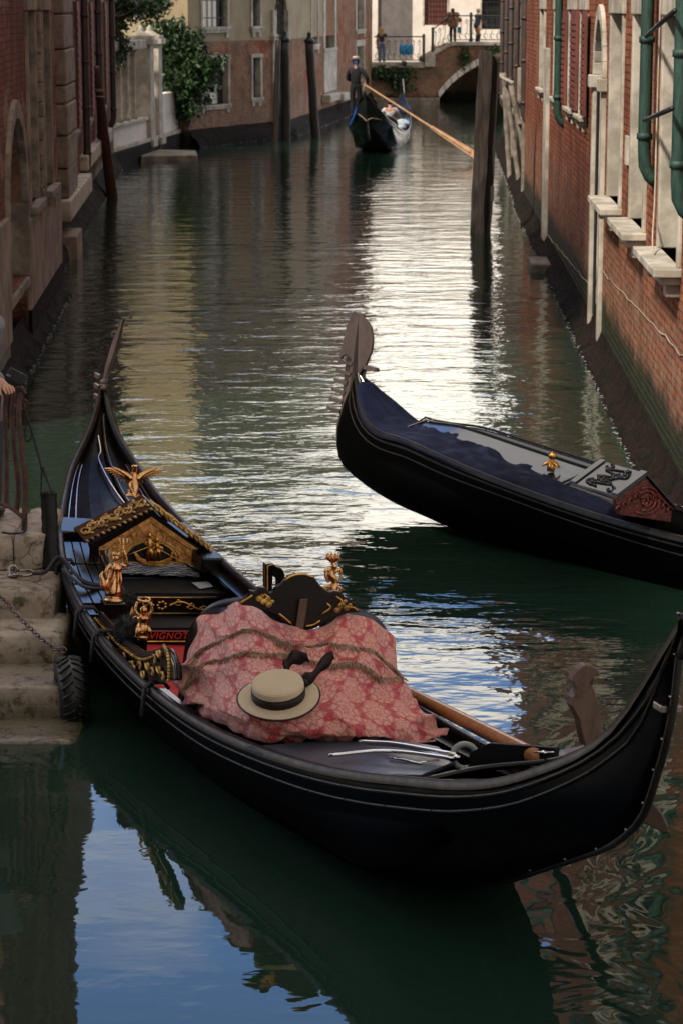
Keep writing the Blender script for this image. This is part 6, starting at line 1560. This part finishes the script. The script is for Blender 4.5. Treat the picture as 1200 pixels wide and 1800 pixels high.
def props():
    # thin black line from the rail down to the rubber clad post
    bm = BM(); D = RD
    tube(bm, spline([unY(40, 706, D), unY(46, 725, D), unY(60, 770, D), unY(74, 822, D), unY(84, 845, D - .05), unY(92, 868, D - .1)], 24), .0075, 6)
    tube(bm, spline([unY(40, 706, D), unY(50, 735, D), unY(56, 765, D), unY(50, 775, D), unY(45, 768, D), unY(46, 735, D), unY(41, 706, D)], 24), .006, 6)
    tube(bm, spline([unY(74, 820, D), unY(73, 850, D), unY(73, 870, D)], 8), .006, 6); tube(bm, spline([unY(74, 822, D), unY(80, 830, D), unY(84, 848, D), unY(76, 826, D)], 8), .006, 6)
    ball(bm, unY(75, 822, D), .018, 6)
    tag(obj('rope', bm, M['rope_black'], smooth=True), 'thin black cord hanging from the rusty railing to the black post', 'rope')
    bm = BM(); tube(bm, spline([unY(42, 880, D), unY(47, 915, D - .02), un(44, 934, .81), un(25, 938, .812), un(4, 936, .815)], 24), .007, 6)
    tag(obj('rope', bm, M['rope_black'], smooth=True), 'black cord end lying on the quay stone at the foot of the railing', 'rope')
    t = thing('fender_post', 'black rubber clad post with open top standing between the quay and the gondola', 'post', un(100, 1240))
    a = unY(86, 869, 15.75); c = un(108, 1260, -.4); c.y = 15.2
    rm = mat('ribbed_rubber', (.005, .005, .006), .5, col2=(.010, .010, .011), vs=8, spec=.2); bm = BM(); n = 60
    tube(bm, [a + (c - a) * k / n for k in range(n + 1)], [.053 + (.004 if k % 3 == 0 else 0) for k in range(n + 1)], 16, cap=False); obj('shaft', bm, rm, t, smooth=True, world=True)
    bm = BM(); tube(bm, [a + Vector((0, 0, -.03)) + (a - c).normalized() * .0, a + (a - c).normalized() * .012], .043, 16); tube(bm, [a + Vector((.052 * math.cos(k * .524), .052 * math.sin(k * .524), .006)) for k in range(13)], .008, 6); obj('rim', bm, rm, t, smooth=True, world=True)
    # tyre fender
    t = thing('tyre_fender', 'old black tyre hung on a chain as a fender between steps and gondola', 'tyre', (0, 0, 0)); c = un(129, 1262, -.02); c = Vector((c.x, 14.05, .16)); t.location = c; t.rotation_euler = (0, R(-4), R(14))
    ty = mat('tyre_rubber', (.006, .0065, .008), .45, col2=(.003, .003, .004), vs=6, bump=.3, bs=30, spec=.5); bm = BM(); N = 56; prof = [(.09, -.075), (.13, -.088), (.175, -.080), (.198, -.058), (.206, 0), (.198, .058), (.175, .080), (.13, .088), (.09, .075), (.10, 0)]
    rings = [[bm.verts.new((x, r * math.cos(2 * math.pi * k / N), r * math.sin(2 * math.pi * k / N))) for r, x in prof] for k in range(N)]
    for k in range(N):
        a, c2 = rings[k], rings[(k + 1) % N]
        for j in range(len(prof)): bm.faces.new((a[j], a[(j + 1) % len(prof)], c2[(j + 1) % len(prof)], c2[j]))
    obj('casing', bm, ty, t, smooth=True)
    bm = BM()
    for k in range(22):
        for sd in (-1, 1):
            a0 = 2 * math.pi * (k + .5 * (sd > 0)) / 22; pts = []
            for q in range(5): a = a0 + q * .055; x = sd * (.008 + .018 * q); r = .2075 - .002 * q * q * .5; pts.append((x, r * math.cos(a), r * math.sin(a)))
            tube(bm, pts, [.010, .010, .010, .009, .006], 5)
    obj('tread', bm, ty, t, smooth=True)
    # chain
    def chain(p, name, label, r=.016, n=None):
        t_ = thing(name, label, 'chain', p[0]); cs = spline(p, 400); L = sum((b_ - a_).length for a_, b_ in zip(cs, cs[1:])); pitch = r * 2.7; n = int(L / pitch); bm = BM()
        acc = 0; k = 0
        for a_, b_ in zip(cs, cs[1:]):
            acc += (b_ - a_).length
            if acc >= pitch:
                acc -= pitch; d = (b_ - a_).normalized(); s = d.cross(Vector((0, 0, 1))).normalized(); u = s.cross(d)
                if k % 2: s, u = u, s
                tube(bm, [b_ + d * r * 1.75 * math.cos(q * .785) + s * r * math.sin(q * .785) for q in range(9)], r * .26, 6, cap=False); k += 1
        o = obj('links', bm, M['steel'], t_, smooth=True, world=True); o['kind'] = 'stuff'
    chain([un(-60, 1010, .45), unY(0, 1048, 14.95), unY(30, 1080, 14.72), unY(62, 1112, 14.5), unY(85, 1132, 14.3), unY(100, 1141, 14.2), unY(117, 1143, 14.15)], 'chain', 'rusty steel chain hanging down across the stone steps to the tyre', .019)
    chain([unY(100, 1142, 14.2), unY(99, 1155, 14.18), unY(98, 1166, 14.16)], 'chain', 'short loose end of chain beside the tyre', .018)
    # mooring ring and lines
    t = thing('mooring_ring', 'bright steel eye and ring on the quay stone holding the gondola line', 'ring', un(22, 1006, .58))
    bm = BM(); q = un(24, 1004, .60); tube(bm, [q + Vector((.030 * math.cos(k * .6), .012 * math.sin(k * .6), .034 * math.sin(k * .6))) for k in range(11)], .011, 8); lathe(bm, [(.04, -.03), (.04, -.02), (.02, -.012)], q, 12); obj('eye', bm, M['steel_b'], t, smooth=True, world=True)
    bm = BM(); q = un(43, 1007, .595); tube(bm, [q + Vector((.070 * math.cos(k * .4), .045 * math.sin(k * .4), .008 * math.sin(k * .4))) for k in range(17)], .0095, 8); obj('ring', bm, M['steel_b'], t, smooth=True, world=True)
    bm = BM(); e = G1.M @ G1.at(205, 1030, .46)
    for dz, dy in ((0, 0), (.012, .03)):
        tube(bm, spline([un(58, 1007 + dy * 60, .61), un(80, 1006 + dy * 90, .60) + Vector((0, 0, dz)), G1.M @ G1.P(.69, -1.03, .05 + dz), G1.M @ G1.at(150, 1022 + dy * 100, .52), e + Vector((0, 0, dz))], 30), .011, 6)
    tube(bm, spline([G1.M @ G1.P(.672, -1.03, .04), G1.M @ G1.at(150, 1032, .53), G1.M @ G1.at(190, 1034, .53)], 14), .011, 6)
    tag(obj('mooring_line', bm, M['rope_black'], smooth=True), 'doubled black mooring rope from the steel ring across the gondola edge', 'rope')
M['steel_b'] = mat('galvanised_steel', (.42, .40, .38), .3, 1, col2=(.22, .19, .17), vs=20, bump=.2, bs=60)
props()

# ================================================================ people
M['skin'] = mat('skin', (.52, .27, .17), .55, col2=(.46, .22, .14), vs=6)
def person(name, label, loc, rz, J={}, h=1.7, cloth=(), hair=None, shoes='black_matt', fingers=True, seat=False, grip=.5, skinm='skin', hs=1.0):
    """one skinned body; J overrides joints (metres at 1.75 m height, x right, y forward)"""
    k = h / 1.75
    P = dict(pel=(0, 0, .95), sp=(0, -.01, 1.10), ch=(0, -.01, 1.28), nk=(0, -.01, 1.46), hd=(0, .015, 1.60), top=(0, 0, 1.72),
             rs=(.175, -.01, 1.41), re=(.23, -.02, 1.13), rw=(.24, .05, .88), ls=(-.175, -.01, 1.41), le=(-.23, -.02, 1.13), lw=(-.24, .05, .88),
             rh=(.09, 0, .90), rk=(.10, .02, .49), ra=(.10, -.03, .085), rt=(.11, .14, .03), lh=(-.09, 0, .90), lk=(-.10, .02, .49), la=(-.10, -.03, .085), lt=(-.11, .14, .03))
    P.update(J); V = {a: Vector(b) * k for a, b in P.items()}
    T = thing(name, label, 'person', loc, (0, 0, rz))
    r = lambda x: x * k
    def L(a, b, t): return V[a].lerp(V[b], t)
    ch = [[('pel', V['pel'], (r(.15), r(.11))), ('sp', V['sp'], (r(.13), r(.095))), ('ch', V['ch'], (r(.155), r(.105))), ('nk0', L('ch', 'nk', .78), (r(.10), r(.07))), ('nk', V['nk'], r(.055)), ('j', L('nk', 'hd', .45), r(.06)), ('hd', V['hd'], (r(.078), r(.092))), ('top', L('hd', 'top', .62), (r(.068), r(.08)))]]
    for s in 'rl':
        ch.append([('ch', V['ch'], 0), (s + 's', V[s + 's'], r(.058)), (None, L(s + 's', s + 'e', .5), r(.049)), (s + 'e', V[s + 'e'], r(.040)), (None, L(s + 'e', s + 'w', .3), r(.040)), (s + 'w', V[s + 'w'], r(.026))])
        d = (V[s + 'w'] - V[s + 'e']).normalized(); sd = d.cross(Vector((0, 1, 0)) if abs(d.y) < .8 else Vector((0, 0, 1))).normalized(); pn = d.cross(sd).normalized()
        if J.get('palm'): pn = Vector(J['palm']).normalized(); sd = d.cross(pn).normalized()
        pm = V[s + 'w'] + d * r(.055); ch[-1].append((s + 'p', pm, (r(.034), r(.020))))
        for q, (off, ln) in enumerate(((-.030, .068), (-.010, .078), (.010, .074), (.029, .058))):
            b0 = V[s + 'w'] + d * r(.085) + sd * r(off); b1 = b0 + (d * (1 - grip * .4) + pn * grip * .6) * r(ln * .5); b2 = b1 + (d * (1 - grip) + pn * grip * 1.2) * r(ln * .5)
            ch.append([(s + 'p', pm, 0), (None, b0, r(.0105)), (None, b1, r(.0095)), (None, b2, r(.0075))])
        t0 = V[s + 'w'] + d * r(.03) - sd * r(.032); ch.append([(s + 'p', pm, 0), (None, t0, r(.012)), (None, t0 + (d * .7 - sd * .5 + pn * .4) * r(.04), r(.011)), (None, t0 + (d * 1.3 - sd * .5 + pn * .8) * r(.05), r(.008))])
        ch.append([('pel', V['pel'], 0), (s + 'h', V[s + 'h'], (r(.095), r(.10))), (None, L(s + 'h', s + 'k', .45), r(.078)), (s + 'k', V[s + 'k'], r(.056)), (None, L(s + 'k', s + 'a', .3), r(.055)), (s + 'a', V[s + 'a'], r(.036)), (None, V[s + 't'], (r(.04), r(.022)))])
    def face(bm):
        c = V['hd']; f = Vector(J.get('look', (0, 1, 0))).normalized(); x = f.cross(Vector((0, 0, 1))).normalized()
        ball(bm, c + f * r(.088) + Vector((0, 0, r(-.01))), r(.016), 6, (.8, 1, 1.5))
        for s_ in (-1, 1): ball(bm, c + x * s_ * r(.078) + Vector((0, 0, r(-.005))), r(.020), 6, (.5, .9, 1.4)); ball(bm, c + f * r(.080) + x * s_ * r(.03) + Vector((0, 0, r(.02))), r(.010), 6)
        ball(bm, c + f * r(.08) + Vector((0, 0, r(-.048))), r(.016), 6, (1.5, .6, .5))
    # radius 0 entries are references to existing keys
    skin('body', ch, M[skinm], T, 1, face)
    for kind, m in cloth:
        cc, g = [], .024
        if kind == 'jacket':
            cc = [[('a', L('sp', 'pel', 1.9), (r(.20), r(.155))), ('sp', V['sp'], (r(.16), r(.125))), ('ch', V['ch'], (r(.185), r(.135))), ('n', L('ch', 'nk', .72), (r(.115), r(.085)))]]
            for s in 'rl': cc.append([('ch', V['ch'], 0), (s + 's', V[s + 's'], r(.100)), (None, L(s + 's', s + 'e', .5), r(.080)), (s + 'e', V[s + 'e'], r(.068)), (None, L(s + 'e', s + 'w', .95), r(.048))])
        elif kind == 'shirt':
            cc = [[('a', L('sp', 'pel', 1.5), (r(.155), r(.12))), ('sp', V['sp'], (r(.14), r(.11))), ('ch', V['ch'], (r(.165), r(.118))), ('n', L('ch', 'nk', .66), (r(.11), r(.08)))]]
            for s in 'rl': cc.append([('ch', V['ch'], 0), (s + 's', V[s + 's'], r(.073)), (None, L(s + 's', s + 'e', .65), r(.064))])
        elif kind == 'coat':
            cc = [[('z', V['pel'] + Vector((0, 0, -r(.36))), (r(.235), r(.19))), ('y', V['pel'] + Vector((0, 0, -r(.1))), (r(.205), r(.165))), ('sp', V['sp'], (r(.175), r(.14))), ('ch', V['ch'], (r(.19), r(.14))), ('n', L('ch', 'nk', .72), (r(.115), r(.085)))]]
            for s in 'rl': cc.append([('ch', V['ch'], 0), (s + 's', V[s + 's'], r(.085)), (None, L(s + 's', s + 'e', .5), r(.077)), (s + 'e', V[s + 'e'], r(.068)), (None, L(s + 'e', s + 'w', .88), r(.050))])
        elif kind == 'trousers':
            cc = [[('w', V['pel'] + Vector((0, 0, r(.12))), (r(.16), r(.125))), ('pel', V['pel'] + Vector((0, 0, r(.03))), (r(.175), r(.135)))]]
            for s in 'rl': cc.append([('pel', V['pel'], 0), (s + 'h', V[s + 'h'], (r(.11), r(.115))), (None, L(s + 'h', s + 'k', .45), r(.094)), (s + 'k', V[s + 'k'], r(.072)), (None, L(s + 'k', s + 'a', .92), r(.060))])
        elif kind == 'skirt':
            cc = [[('pel', V['pel'] + Vector((0, 0, r(.06))), (r(.15), r(.12))), ('q', V['pel'] + Vector((0, 0, -r(.12))), (r(.19), r(.15)))]]
        skin(kind, cc, M[m], T, 1)
    for s in 'rl':
        if shoes:
            bm = BM(); a, t_ = V[s + 'a'], V[s + 't']; tube(bm, [a + Vector((0, -r(.05), -r(.03))), a + Vector((0, r(.02), -r(.03))), t_ + Vector((0, 0, r(.008))), t_ + (t_ - a) * .28], [r(.045), r(.052), r(.045), r(.028)], 8, flat=.8); obj('shoe', bm, M[shoes], T, smooth=True)
    if hair:
        hm, ln = hair; bm = BM(); c = V['hd']; f = Vector(J.get('look', (0, 1, 0))).normalized()
        ball(bm, c - f * r(.012) + Vector((0, 0, r(.022))), r(.104), 12, (.95, 1.0, 1.05))
        if ln: 
            for q in range(7): a = -1.2 + q * .4; o_ = (-f * math.cos(a) + f.cross(Vector((0, 0, 1))) * math.sin(a)) * r(.075); tube(bm, spline([c + o_ + Vector((0, 0, r(.05))), c + o_ * 1.35 - Vector((0, 0, ln * .5)), c + o_ * 1.1 - Vector((0, 0, ln))], 8), [r(.04), r(.044), r(.046), r(.046), r(.044), r(.038), r(.028), r(.01)], 7)
        bmv = [v for v in bm.verts if (v.co - c).dot(f) > r(.055) and v.co.z < c.z + r(.045)]
        bmesh.ops.delete(bm, geom=bmv, context='VERTS'); obj('hair', bm, hm if not isinstance(hm, str) else M[hm], T, smooth=True)
    return T, V
for n_, c_ in dict(coat_grey=(.20, .20, .215), denim=(.13, .20, .34), denim_dark=(.03, .045, .08), navy_top=(.02, .024, .06), gondolier_black=(.004, .004, .005), white_shirt=(.62, .60, .66), hair_blond=(.50, .30, .13), hair_dark=(.02, .013, .01), hair_fair=(.42, .28, .18), fur=(.36, .19, .09), black_trouser=(.012, .012, .014), dark_leather=(.05, .05, .055), shorts=(.36, .33, .32), turquoise=(.03, .30, .34)).items():
    M[n_] = mat(n_, c_, .8, col2=tuple(x * (.35 if n_ == 'fur' else .7) for x in c_), vs=(9 if n_ == 'fur' else 14), bump=.5, bs=50, dist=.004)
def tourist():
    hp = HAND + Vector((-.10, .02, .04)); base = Vector((-2.44, 16.02, .80))
    el = Vector((-2.42, 16.12, 1.84)) - base; sh = Vector((-2.50, 16.05, 2.20)) - base; wr = Vector((-2.215, RD + .03, 1.775)) - base
    T, V = person('person', 'person in grey wool coat resting a hand with phone on the rusty railing', base, 0,
                  dict(rw=tuple(wr / (1.7 / 1.75)), re=tuple(el / (1.7 / 1.75)), rs=(.175, .0, 1.41), palm=(.15, 0, -1), look=(1, .2, 0), lw=(-.15, .2, 1.0), le=(-.27, .0, 1.15)),
                  1.7, (('trousers', 'denim_dark'), ('coat', 'coat_grey')), ('hair_dark', .25), grip=.45)
    t = thing('phone', 'black smartphone held in the hand on the railing', 'phone', (-2.125, RD - .02, 1.835), (R(35), R(-50), R(35)))
    bm = BM(); box(bm, -.036, .036, -.07, .07, -.004, .004); obj('phone_body', bm, mat('phone_black', (.012, .014, .02), .25), t, bevel=.003)
    bm = BM(); box(bm, -.030, -.004, .030, .062, .0042, .006); obj('camera_bump', bm, M['glass'], t, bevel=.001)
    for i in (0, 1): bm = BM(); lathe(bm, [(.007, .0062), (.007, .008), (.003, .0085)], (-.022 + .0, .052 - .016 * i, 0), 10); obj('lens', bm, M['steel'], t)
tourist()
def bridge_people():
    q = unY(669, 108, 109.2); q.z = 1.65
    person('person', 'woman with long blonde hair in navy top and pale blue jeans on the quay', (1.78, 109.2, 1.63), R(-20), dict(look=(.2, 1, 0)), 1.74, (('trousers', 'denim'), ('shirt', 'navy_top')), ('hair_blond', .36))
    bm = None
    T, V = person('person', 'woman in a thick brown fur jacket and black trousers leaning on the bridge railing', (unY(795, 80, 108.2).x, 108.2, 2.56), R(8), dict(look=(0, 1, 0), pel=(0, .0, .95), ch=(0, .06, 1.28), nk=(0, .09, 1.45), hd=(0, .12, 1.58), top=(0, .12, 1.7), re=(.32, .08, 1.16), le=(-.32, .08, 1.16), rw=(.22, .25, 1.05), lw=(-.22, .25, 1.05)), 1.62, (('trousers', 'black_trouser'),), ('hair_dark', .0))
    bm = BM(); random.seed(4)
    for p, rr in ((V['ch'], .24), (V['sp'], .25), (V['sp'] + Vector((0, 0, -.10)), .24), (V['re'], .12), (V['le'], .12), (V['rs'], .13), (V['ls'], .13), (V['ch'] + Vector((0, .02, .1)), .16)):
        i0 = len(bm.verts); ball(bm, p, rr, 14, (1, .8, .95))
    for v in bm.verts: v.co += v.co.normalized() * noise.noise(v.co * 9) * .03
    obj('fur_jacket', bm, M['fur'], T, smooth=True)
    bm = BM(); tube(bm, spline([V['hd'] + Vector((0, -.09, .04)), V['nk'] + Vector((0, -.14, 0)), V['ch'] + Vector((0, -.24, .0)), V['sp'] + Vector((0, -.26, .05))], 8), [.05, .05, .045, .04, .035, .03, .02, .01], 7); obj('ponytail', bm, M['hair_dark'], T, smooth=True)
    bm = BM(); c = V['rw'] + Vector((.08, -.1, -.32)); box(bm, c.x - .09, c.x + .09, c.y - .05, c.y + .05, c.z - .14, c.z + .12); tag(obj('bag', bm, M['turquoise'], bevel=.03), 'turquoise handbag beside the woman in the fur jacket', 'bag').location += Vector(T.location)
    T, V = person('person', 'fair haired person in a black leather jacket and shorts looking over the bridge', (unY(839, 76, 108.1).x, 108.1, 2.56), R(-60), dict(look=(0, 1, 0), re=(.24, .1, 1.15), rw=(.16, .28, 1.08), le=(-.24, .1, 1.15), lw=(-.16, .28, 1.08), pel=(0, -.08, .93), rh=(.09, -.08, .9), lh=(-.09, -.08, .9)), 1.6, (('skirt', 'shorts'), ('jacket', 'dark_leather')), ('hair_fair', .0))
    for s in 'rl':
        bm = BM(); tube(bm, [V[s + 'k'], V[s + 'k'].lerp(V[s + 'a'], .5), V[s + 'a']], [.06, .055, .045], 8); obj('boot', bm, M['black_matt'], T, smooth=True)
bridge_people()

# ================================================================ rowed gondola under way
G3 = Boat(10.43, [1.75, 1.30, 1.0, .72, .50, .47, .52, .72, .86, 1.03, 1.30], [.05, .36, .60, .74, .80, .76, .66, .50, .32, .12, .012], -.08, .04, Vector((.74, 70.2, 0)), R(90 - 7.5), R(-3))
def far_gondola():
    b = G3; T = thing('gondola', 'distant gondola seen from its stern, rowed toward the bridge, with navy bow cover', 'gondola', b.pos, (b.heel, 0, b.head)); T.matrix_world = b.M
    b.hull(T, M['hull_sheen']); gunwales(b, T, True)
    b.deck('stern_deck', T, M['lacquer'], .012, .26, lambda u: .05, camber=.01); b.deck('foredeck', T, M['lacquer'], .74, .985, lambda u: .05, camber=.04)
    b.deck('floor', T, M['black_matt'], .34, .74, lambda u: max(0, b.z(u) - .12), -.64, .64, camber=0)
    bm = BM(); g = b.P(0, 0); tube(bm, spline([b.P(.05, 0, -.9), b.P(.02, 0, -.4), g, g + Vector((-.02, 0, .12)), g + Vector((.02, 0, .26))], 16), [.035 - .0012 * i for i in range(16)], 8); obj('stern_iron', bm, M['steel'], T, smooth=True)
    g = b.P(1, 0); bm = BM(); plate(bm, [g + Vector(p) for p in ((-.06, .012, -.5), (.06, .012, -.4), (.08, .012, .1), (.20, .012, .2), (.16, .012, .42), (.02, .012, .60), (-.04, .012, .35), (-.02, .012, .1))], (0, -.024, 0)); fe = obj('prow_iron', bm, M['steel'], T)
    for k in range(6): bm = BM(); box(bm, g.x + .05, g.x + .2, g.y - .01, g.y + .01, g.z - .4 + .08 * k, g.z - .37 + .08 * k); obj('tooth', bm, M['steel'], fe)
    bm = BM(); n = 20; rows = []
    for i in range(n + 1):
        u = .86 + .135 * i / n; rows.append([bm.verts.new(b.P(u, -1.05 + 2.1 * j / 8, .05 + .10 * math.sin(math.pi * j / 8) + .02 * noise.noise(Vector((i * .4, j * .6, 0))))) for j in range(9)])
    for a, c in zip(rows, rows[1:]):
        for j in range(8): bm.faces.new((a[j], a[j + 1], c[j + 1], c[j]))
    o = obj('bow_cover', bm, M['navy'], T, smooth=True); so = o.modifiers.new('s', 'SOLIDIFY'); so.thickness = .02
    bm = BM(); tube(bm, spline([b.l(3.6, -.5, .55), b.l(3.4, -.45, .85), b.l(3.35, 0, 1.0), b.l(3.4, .45, .85), b.l(3.6, .5, .55)], 20), .05, 8); plate(bm, [b.l(3.5, -.48, .3), b.l(3.45, -.4, .85), b.l(3.4, 0, .96), b.l(3.45, .4, .85), b.l(3.5, .48, .3)], (.05, 0, 0)); obj('seat_back', bm, M['walnut'], T, smooth=True)
    bm = BM()
    for k in range(5): 
        c = b.l(5.0 + .55 * k, .25 + .1 * (k % 2), b.z(.55) + .02 + .03 * k); ball(bm, c, .22, 8, (1.3, 1, .5))
    obj('cushion', bm, mat('pale_cushion', (.45, .52, .58), .8, col2=(.20, .25, .30), vs=5), T, smooth=True)
    bm = BM(); q = b.P(.06, -1, .02); plate(bm, [b.P(.03, -.9, .03), b.P(.085, -1.02, .0), b.P(.12, -1.0, -.12), b.P(.07, -1.05, -.28), b.P(.04, -1.0, -.2)], (0, .03, .02)); obj('blue_cloth', bm, mat('bright_blue_cloth', (.02, .12, .42), .7), T)
    bm = BM(); tube(bm, spline([b.P(.05, -.9, -.05), b.P(.02, -.4, -.5), b.P(.015, 0, -.62), b.P(.03, .6, -.42), b.P(.06, 1, -.25)], 16), .018, 6); obj('mooring_loop', bm, M['fringe'], T, smooth=True)
    # gondolier
    base = b.M @ b.l(1.75, -.30, b.z(1.75 / b.L) - .04); gl = unY(625, 200, 72.2)
    base = Vector((gl.x, 72.2, .98))
    hl = unY(645, 168, 71.6) - base
    T2_, V = person('person', 'gondolier in black seen from behind, standing and rowing, with blue ribboned straw hat', base, R(-6), dict(look=(-.1, 1, 0), rw=(.33, .16, 1.00), re=(.33, -.06, 1.14), lw=(.10, .33, 1.08), le=(-.24, .12, 1.10), lt=(-.13, .16, .03), rk=(.11, .08, .49)), 1.78, (('trousers', 'gondolier_black'), ('jacket', 'gondolier_black')), ('hair_dark', .0), grip=.9)
    t = thing('straw_hat', 'straw hat with long bright blue ribbons worn by the distant gondolier', 'hat', base + V['hd'] + Vector((0, 0, .075)), (R(-8), 0, 0))
    straw = bpy.data.materials['straw']; bm = BM(); lathe(bm, [(.10, 0), (.19, .0), (.19, .008), (.10, .01)], seg=24); obj('brim', bm, straw, t, smooth=True)
    bm = BM(); lathe(bm, [(.10, .004), (.10, .09), (.02, .10)], seg=24); obj('crown', bm, straw, t, smooth=True)
    bl = mat('blue_ribbon', (.012, .035, .24), .5); bm = BM(); lathe(bm, [(.103, .008), (.103, .05), (.1, .05)], seg=24); obj('ribbon', bm, bl, t, smooth=True)
    bm = BM()
    for dx in (-.03, .02): plate(bm, [(dx - .012, -.105, .03), (dx + .014, -.105, .03), (dx + .016, -.16, -.12), (dx, -.17, -.30), (dx - .018, -.16, -.12)], (0, -.008, 0))
    obj('ribbon_tail', bm, bl, t)
    # long oar
    a, m_, e = unY(640, 166, 71.7), unY(657, 176, 71.9), unY(836, 275, 68.5)
    a = base + V['rw'] + Vector((-.18, .02, .02)); d = e - m_; e2 = unY(838, 275, 67.0)
    t = thing('oar', 'long pale wooden oar of the distant gondolier reaching to the right', 'oar', a)
    n = 20; bm = BM(); tube(bm, [a + (e2 - a) * k / n for k in range(n)], [.026 + .014 * k / n for k in range(n)], 8); obj('shaft', bm, M['oar_pale'], t, smooth=True, world=True)
    bm = BM(); p = a + (e2 - a) * .62; u = (e2 - a).normalized(); s = Vector((u.z, 0, -u.x)).normalized() * -1
    plate(bm, [p - s * .05, e2 - s * .10, e2 + u * .05, e2 + s * .10, p + s * .05], (0, .03, 0)); obj('blade', bm, M['oar_pale'], t, world=True)
    # passenger
    J = dict(pel=(0, 0, .40), sp=(0, -.08, .56), ch=(0, -.10, .74), nk=(0, -.06, .92), hd=(0, -.02, 1.05), top=(0, -.02, 1.17), rs=(.175, -.1, .86), ls=(-.175, -.1, .86), re=(.34, -.02, .62), rw=(.26, .22, .50), le=(-.30, 0, .62), lw=(-.18, .24, .52), rh=(.09, 0, .38), lh=(-.09, 0, .38), rk=(.11, .42, .42), lk=(-.11, .42, .42), ra=(.12, .52, .04), la=(-.12, .52, .04), rt=(.12, .68, .0), lt=(-.12, .68, .0), look=(-.6, .8, 0))
    q = b.M @ b.l(4.2, .18, .36)
    person('person', 'seated passenger in a white top in the distant gondola', q, b.head - R(90) + R(18), J, 1.65, (('trousers', 'denim_dark'), ('shirt', 'white_shirt')), ('hair_dark', .0))
    q = b.M @ b.l(4.4, -.42, .36)
    person('person', 'second passenger in dark clothes hunched behind the stern of the distant gondola', q, b.head - R(90) - R(25), J, 1.6, (('trousers', 'black_trouser'), ('jacket', 'denim_dark')), ('hair_dark', .0))
M['oar_pale'] = mat('pale_oar_wood', (.42, .25, .12), .5, col2=(.32, .17, .08), vs=5)
M['hull_sheen'] = mat('hull_gloss_black', (.010, .016, .016), .28, col2=(.016, .022, .022), vs=2, spec=.5)
far_gondola()
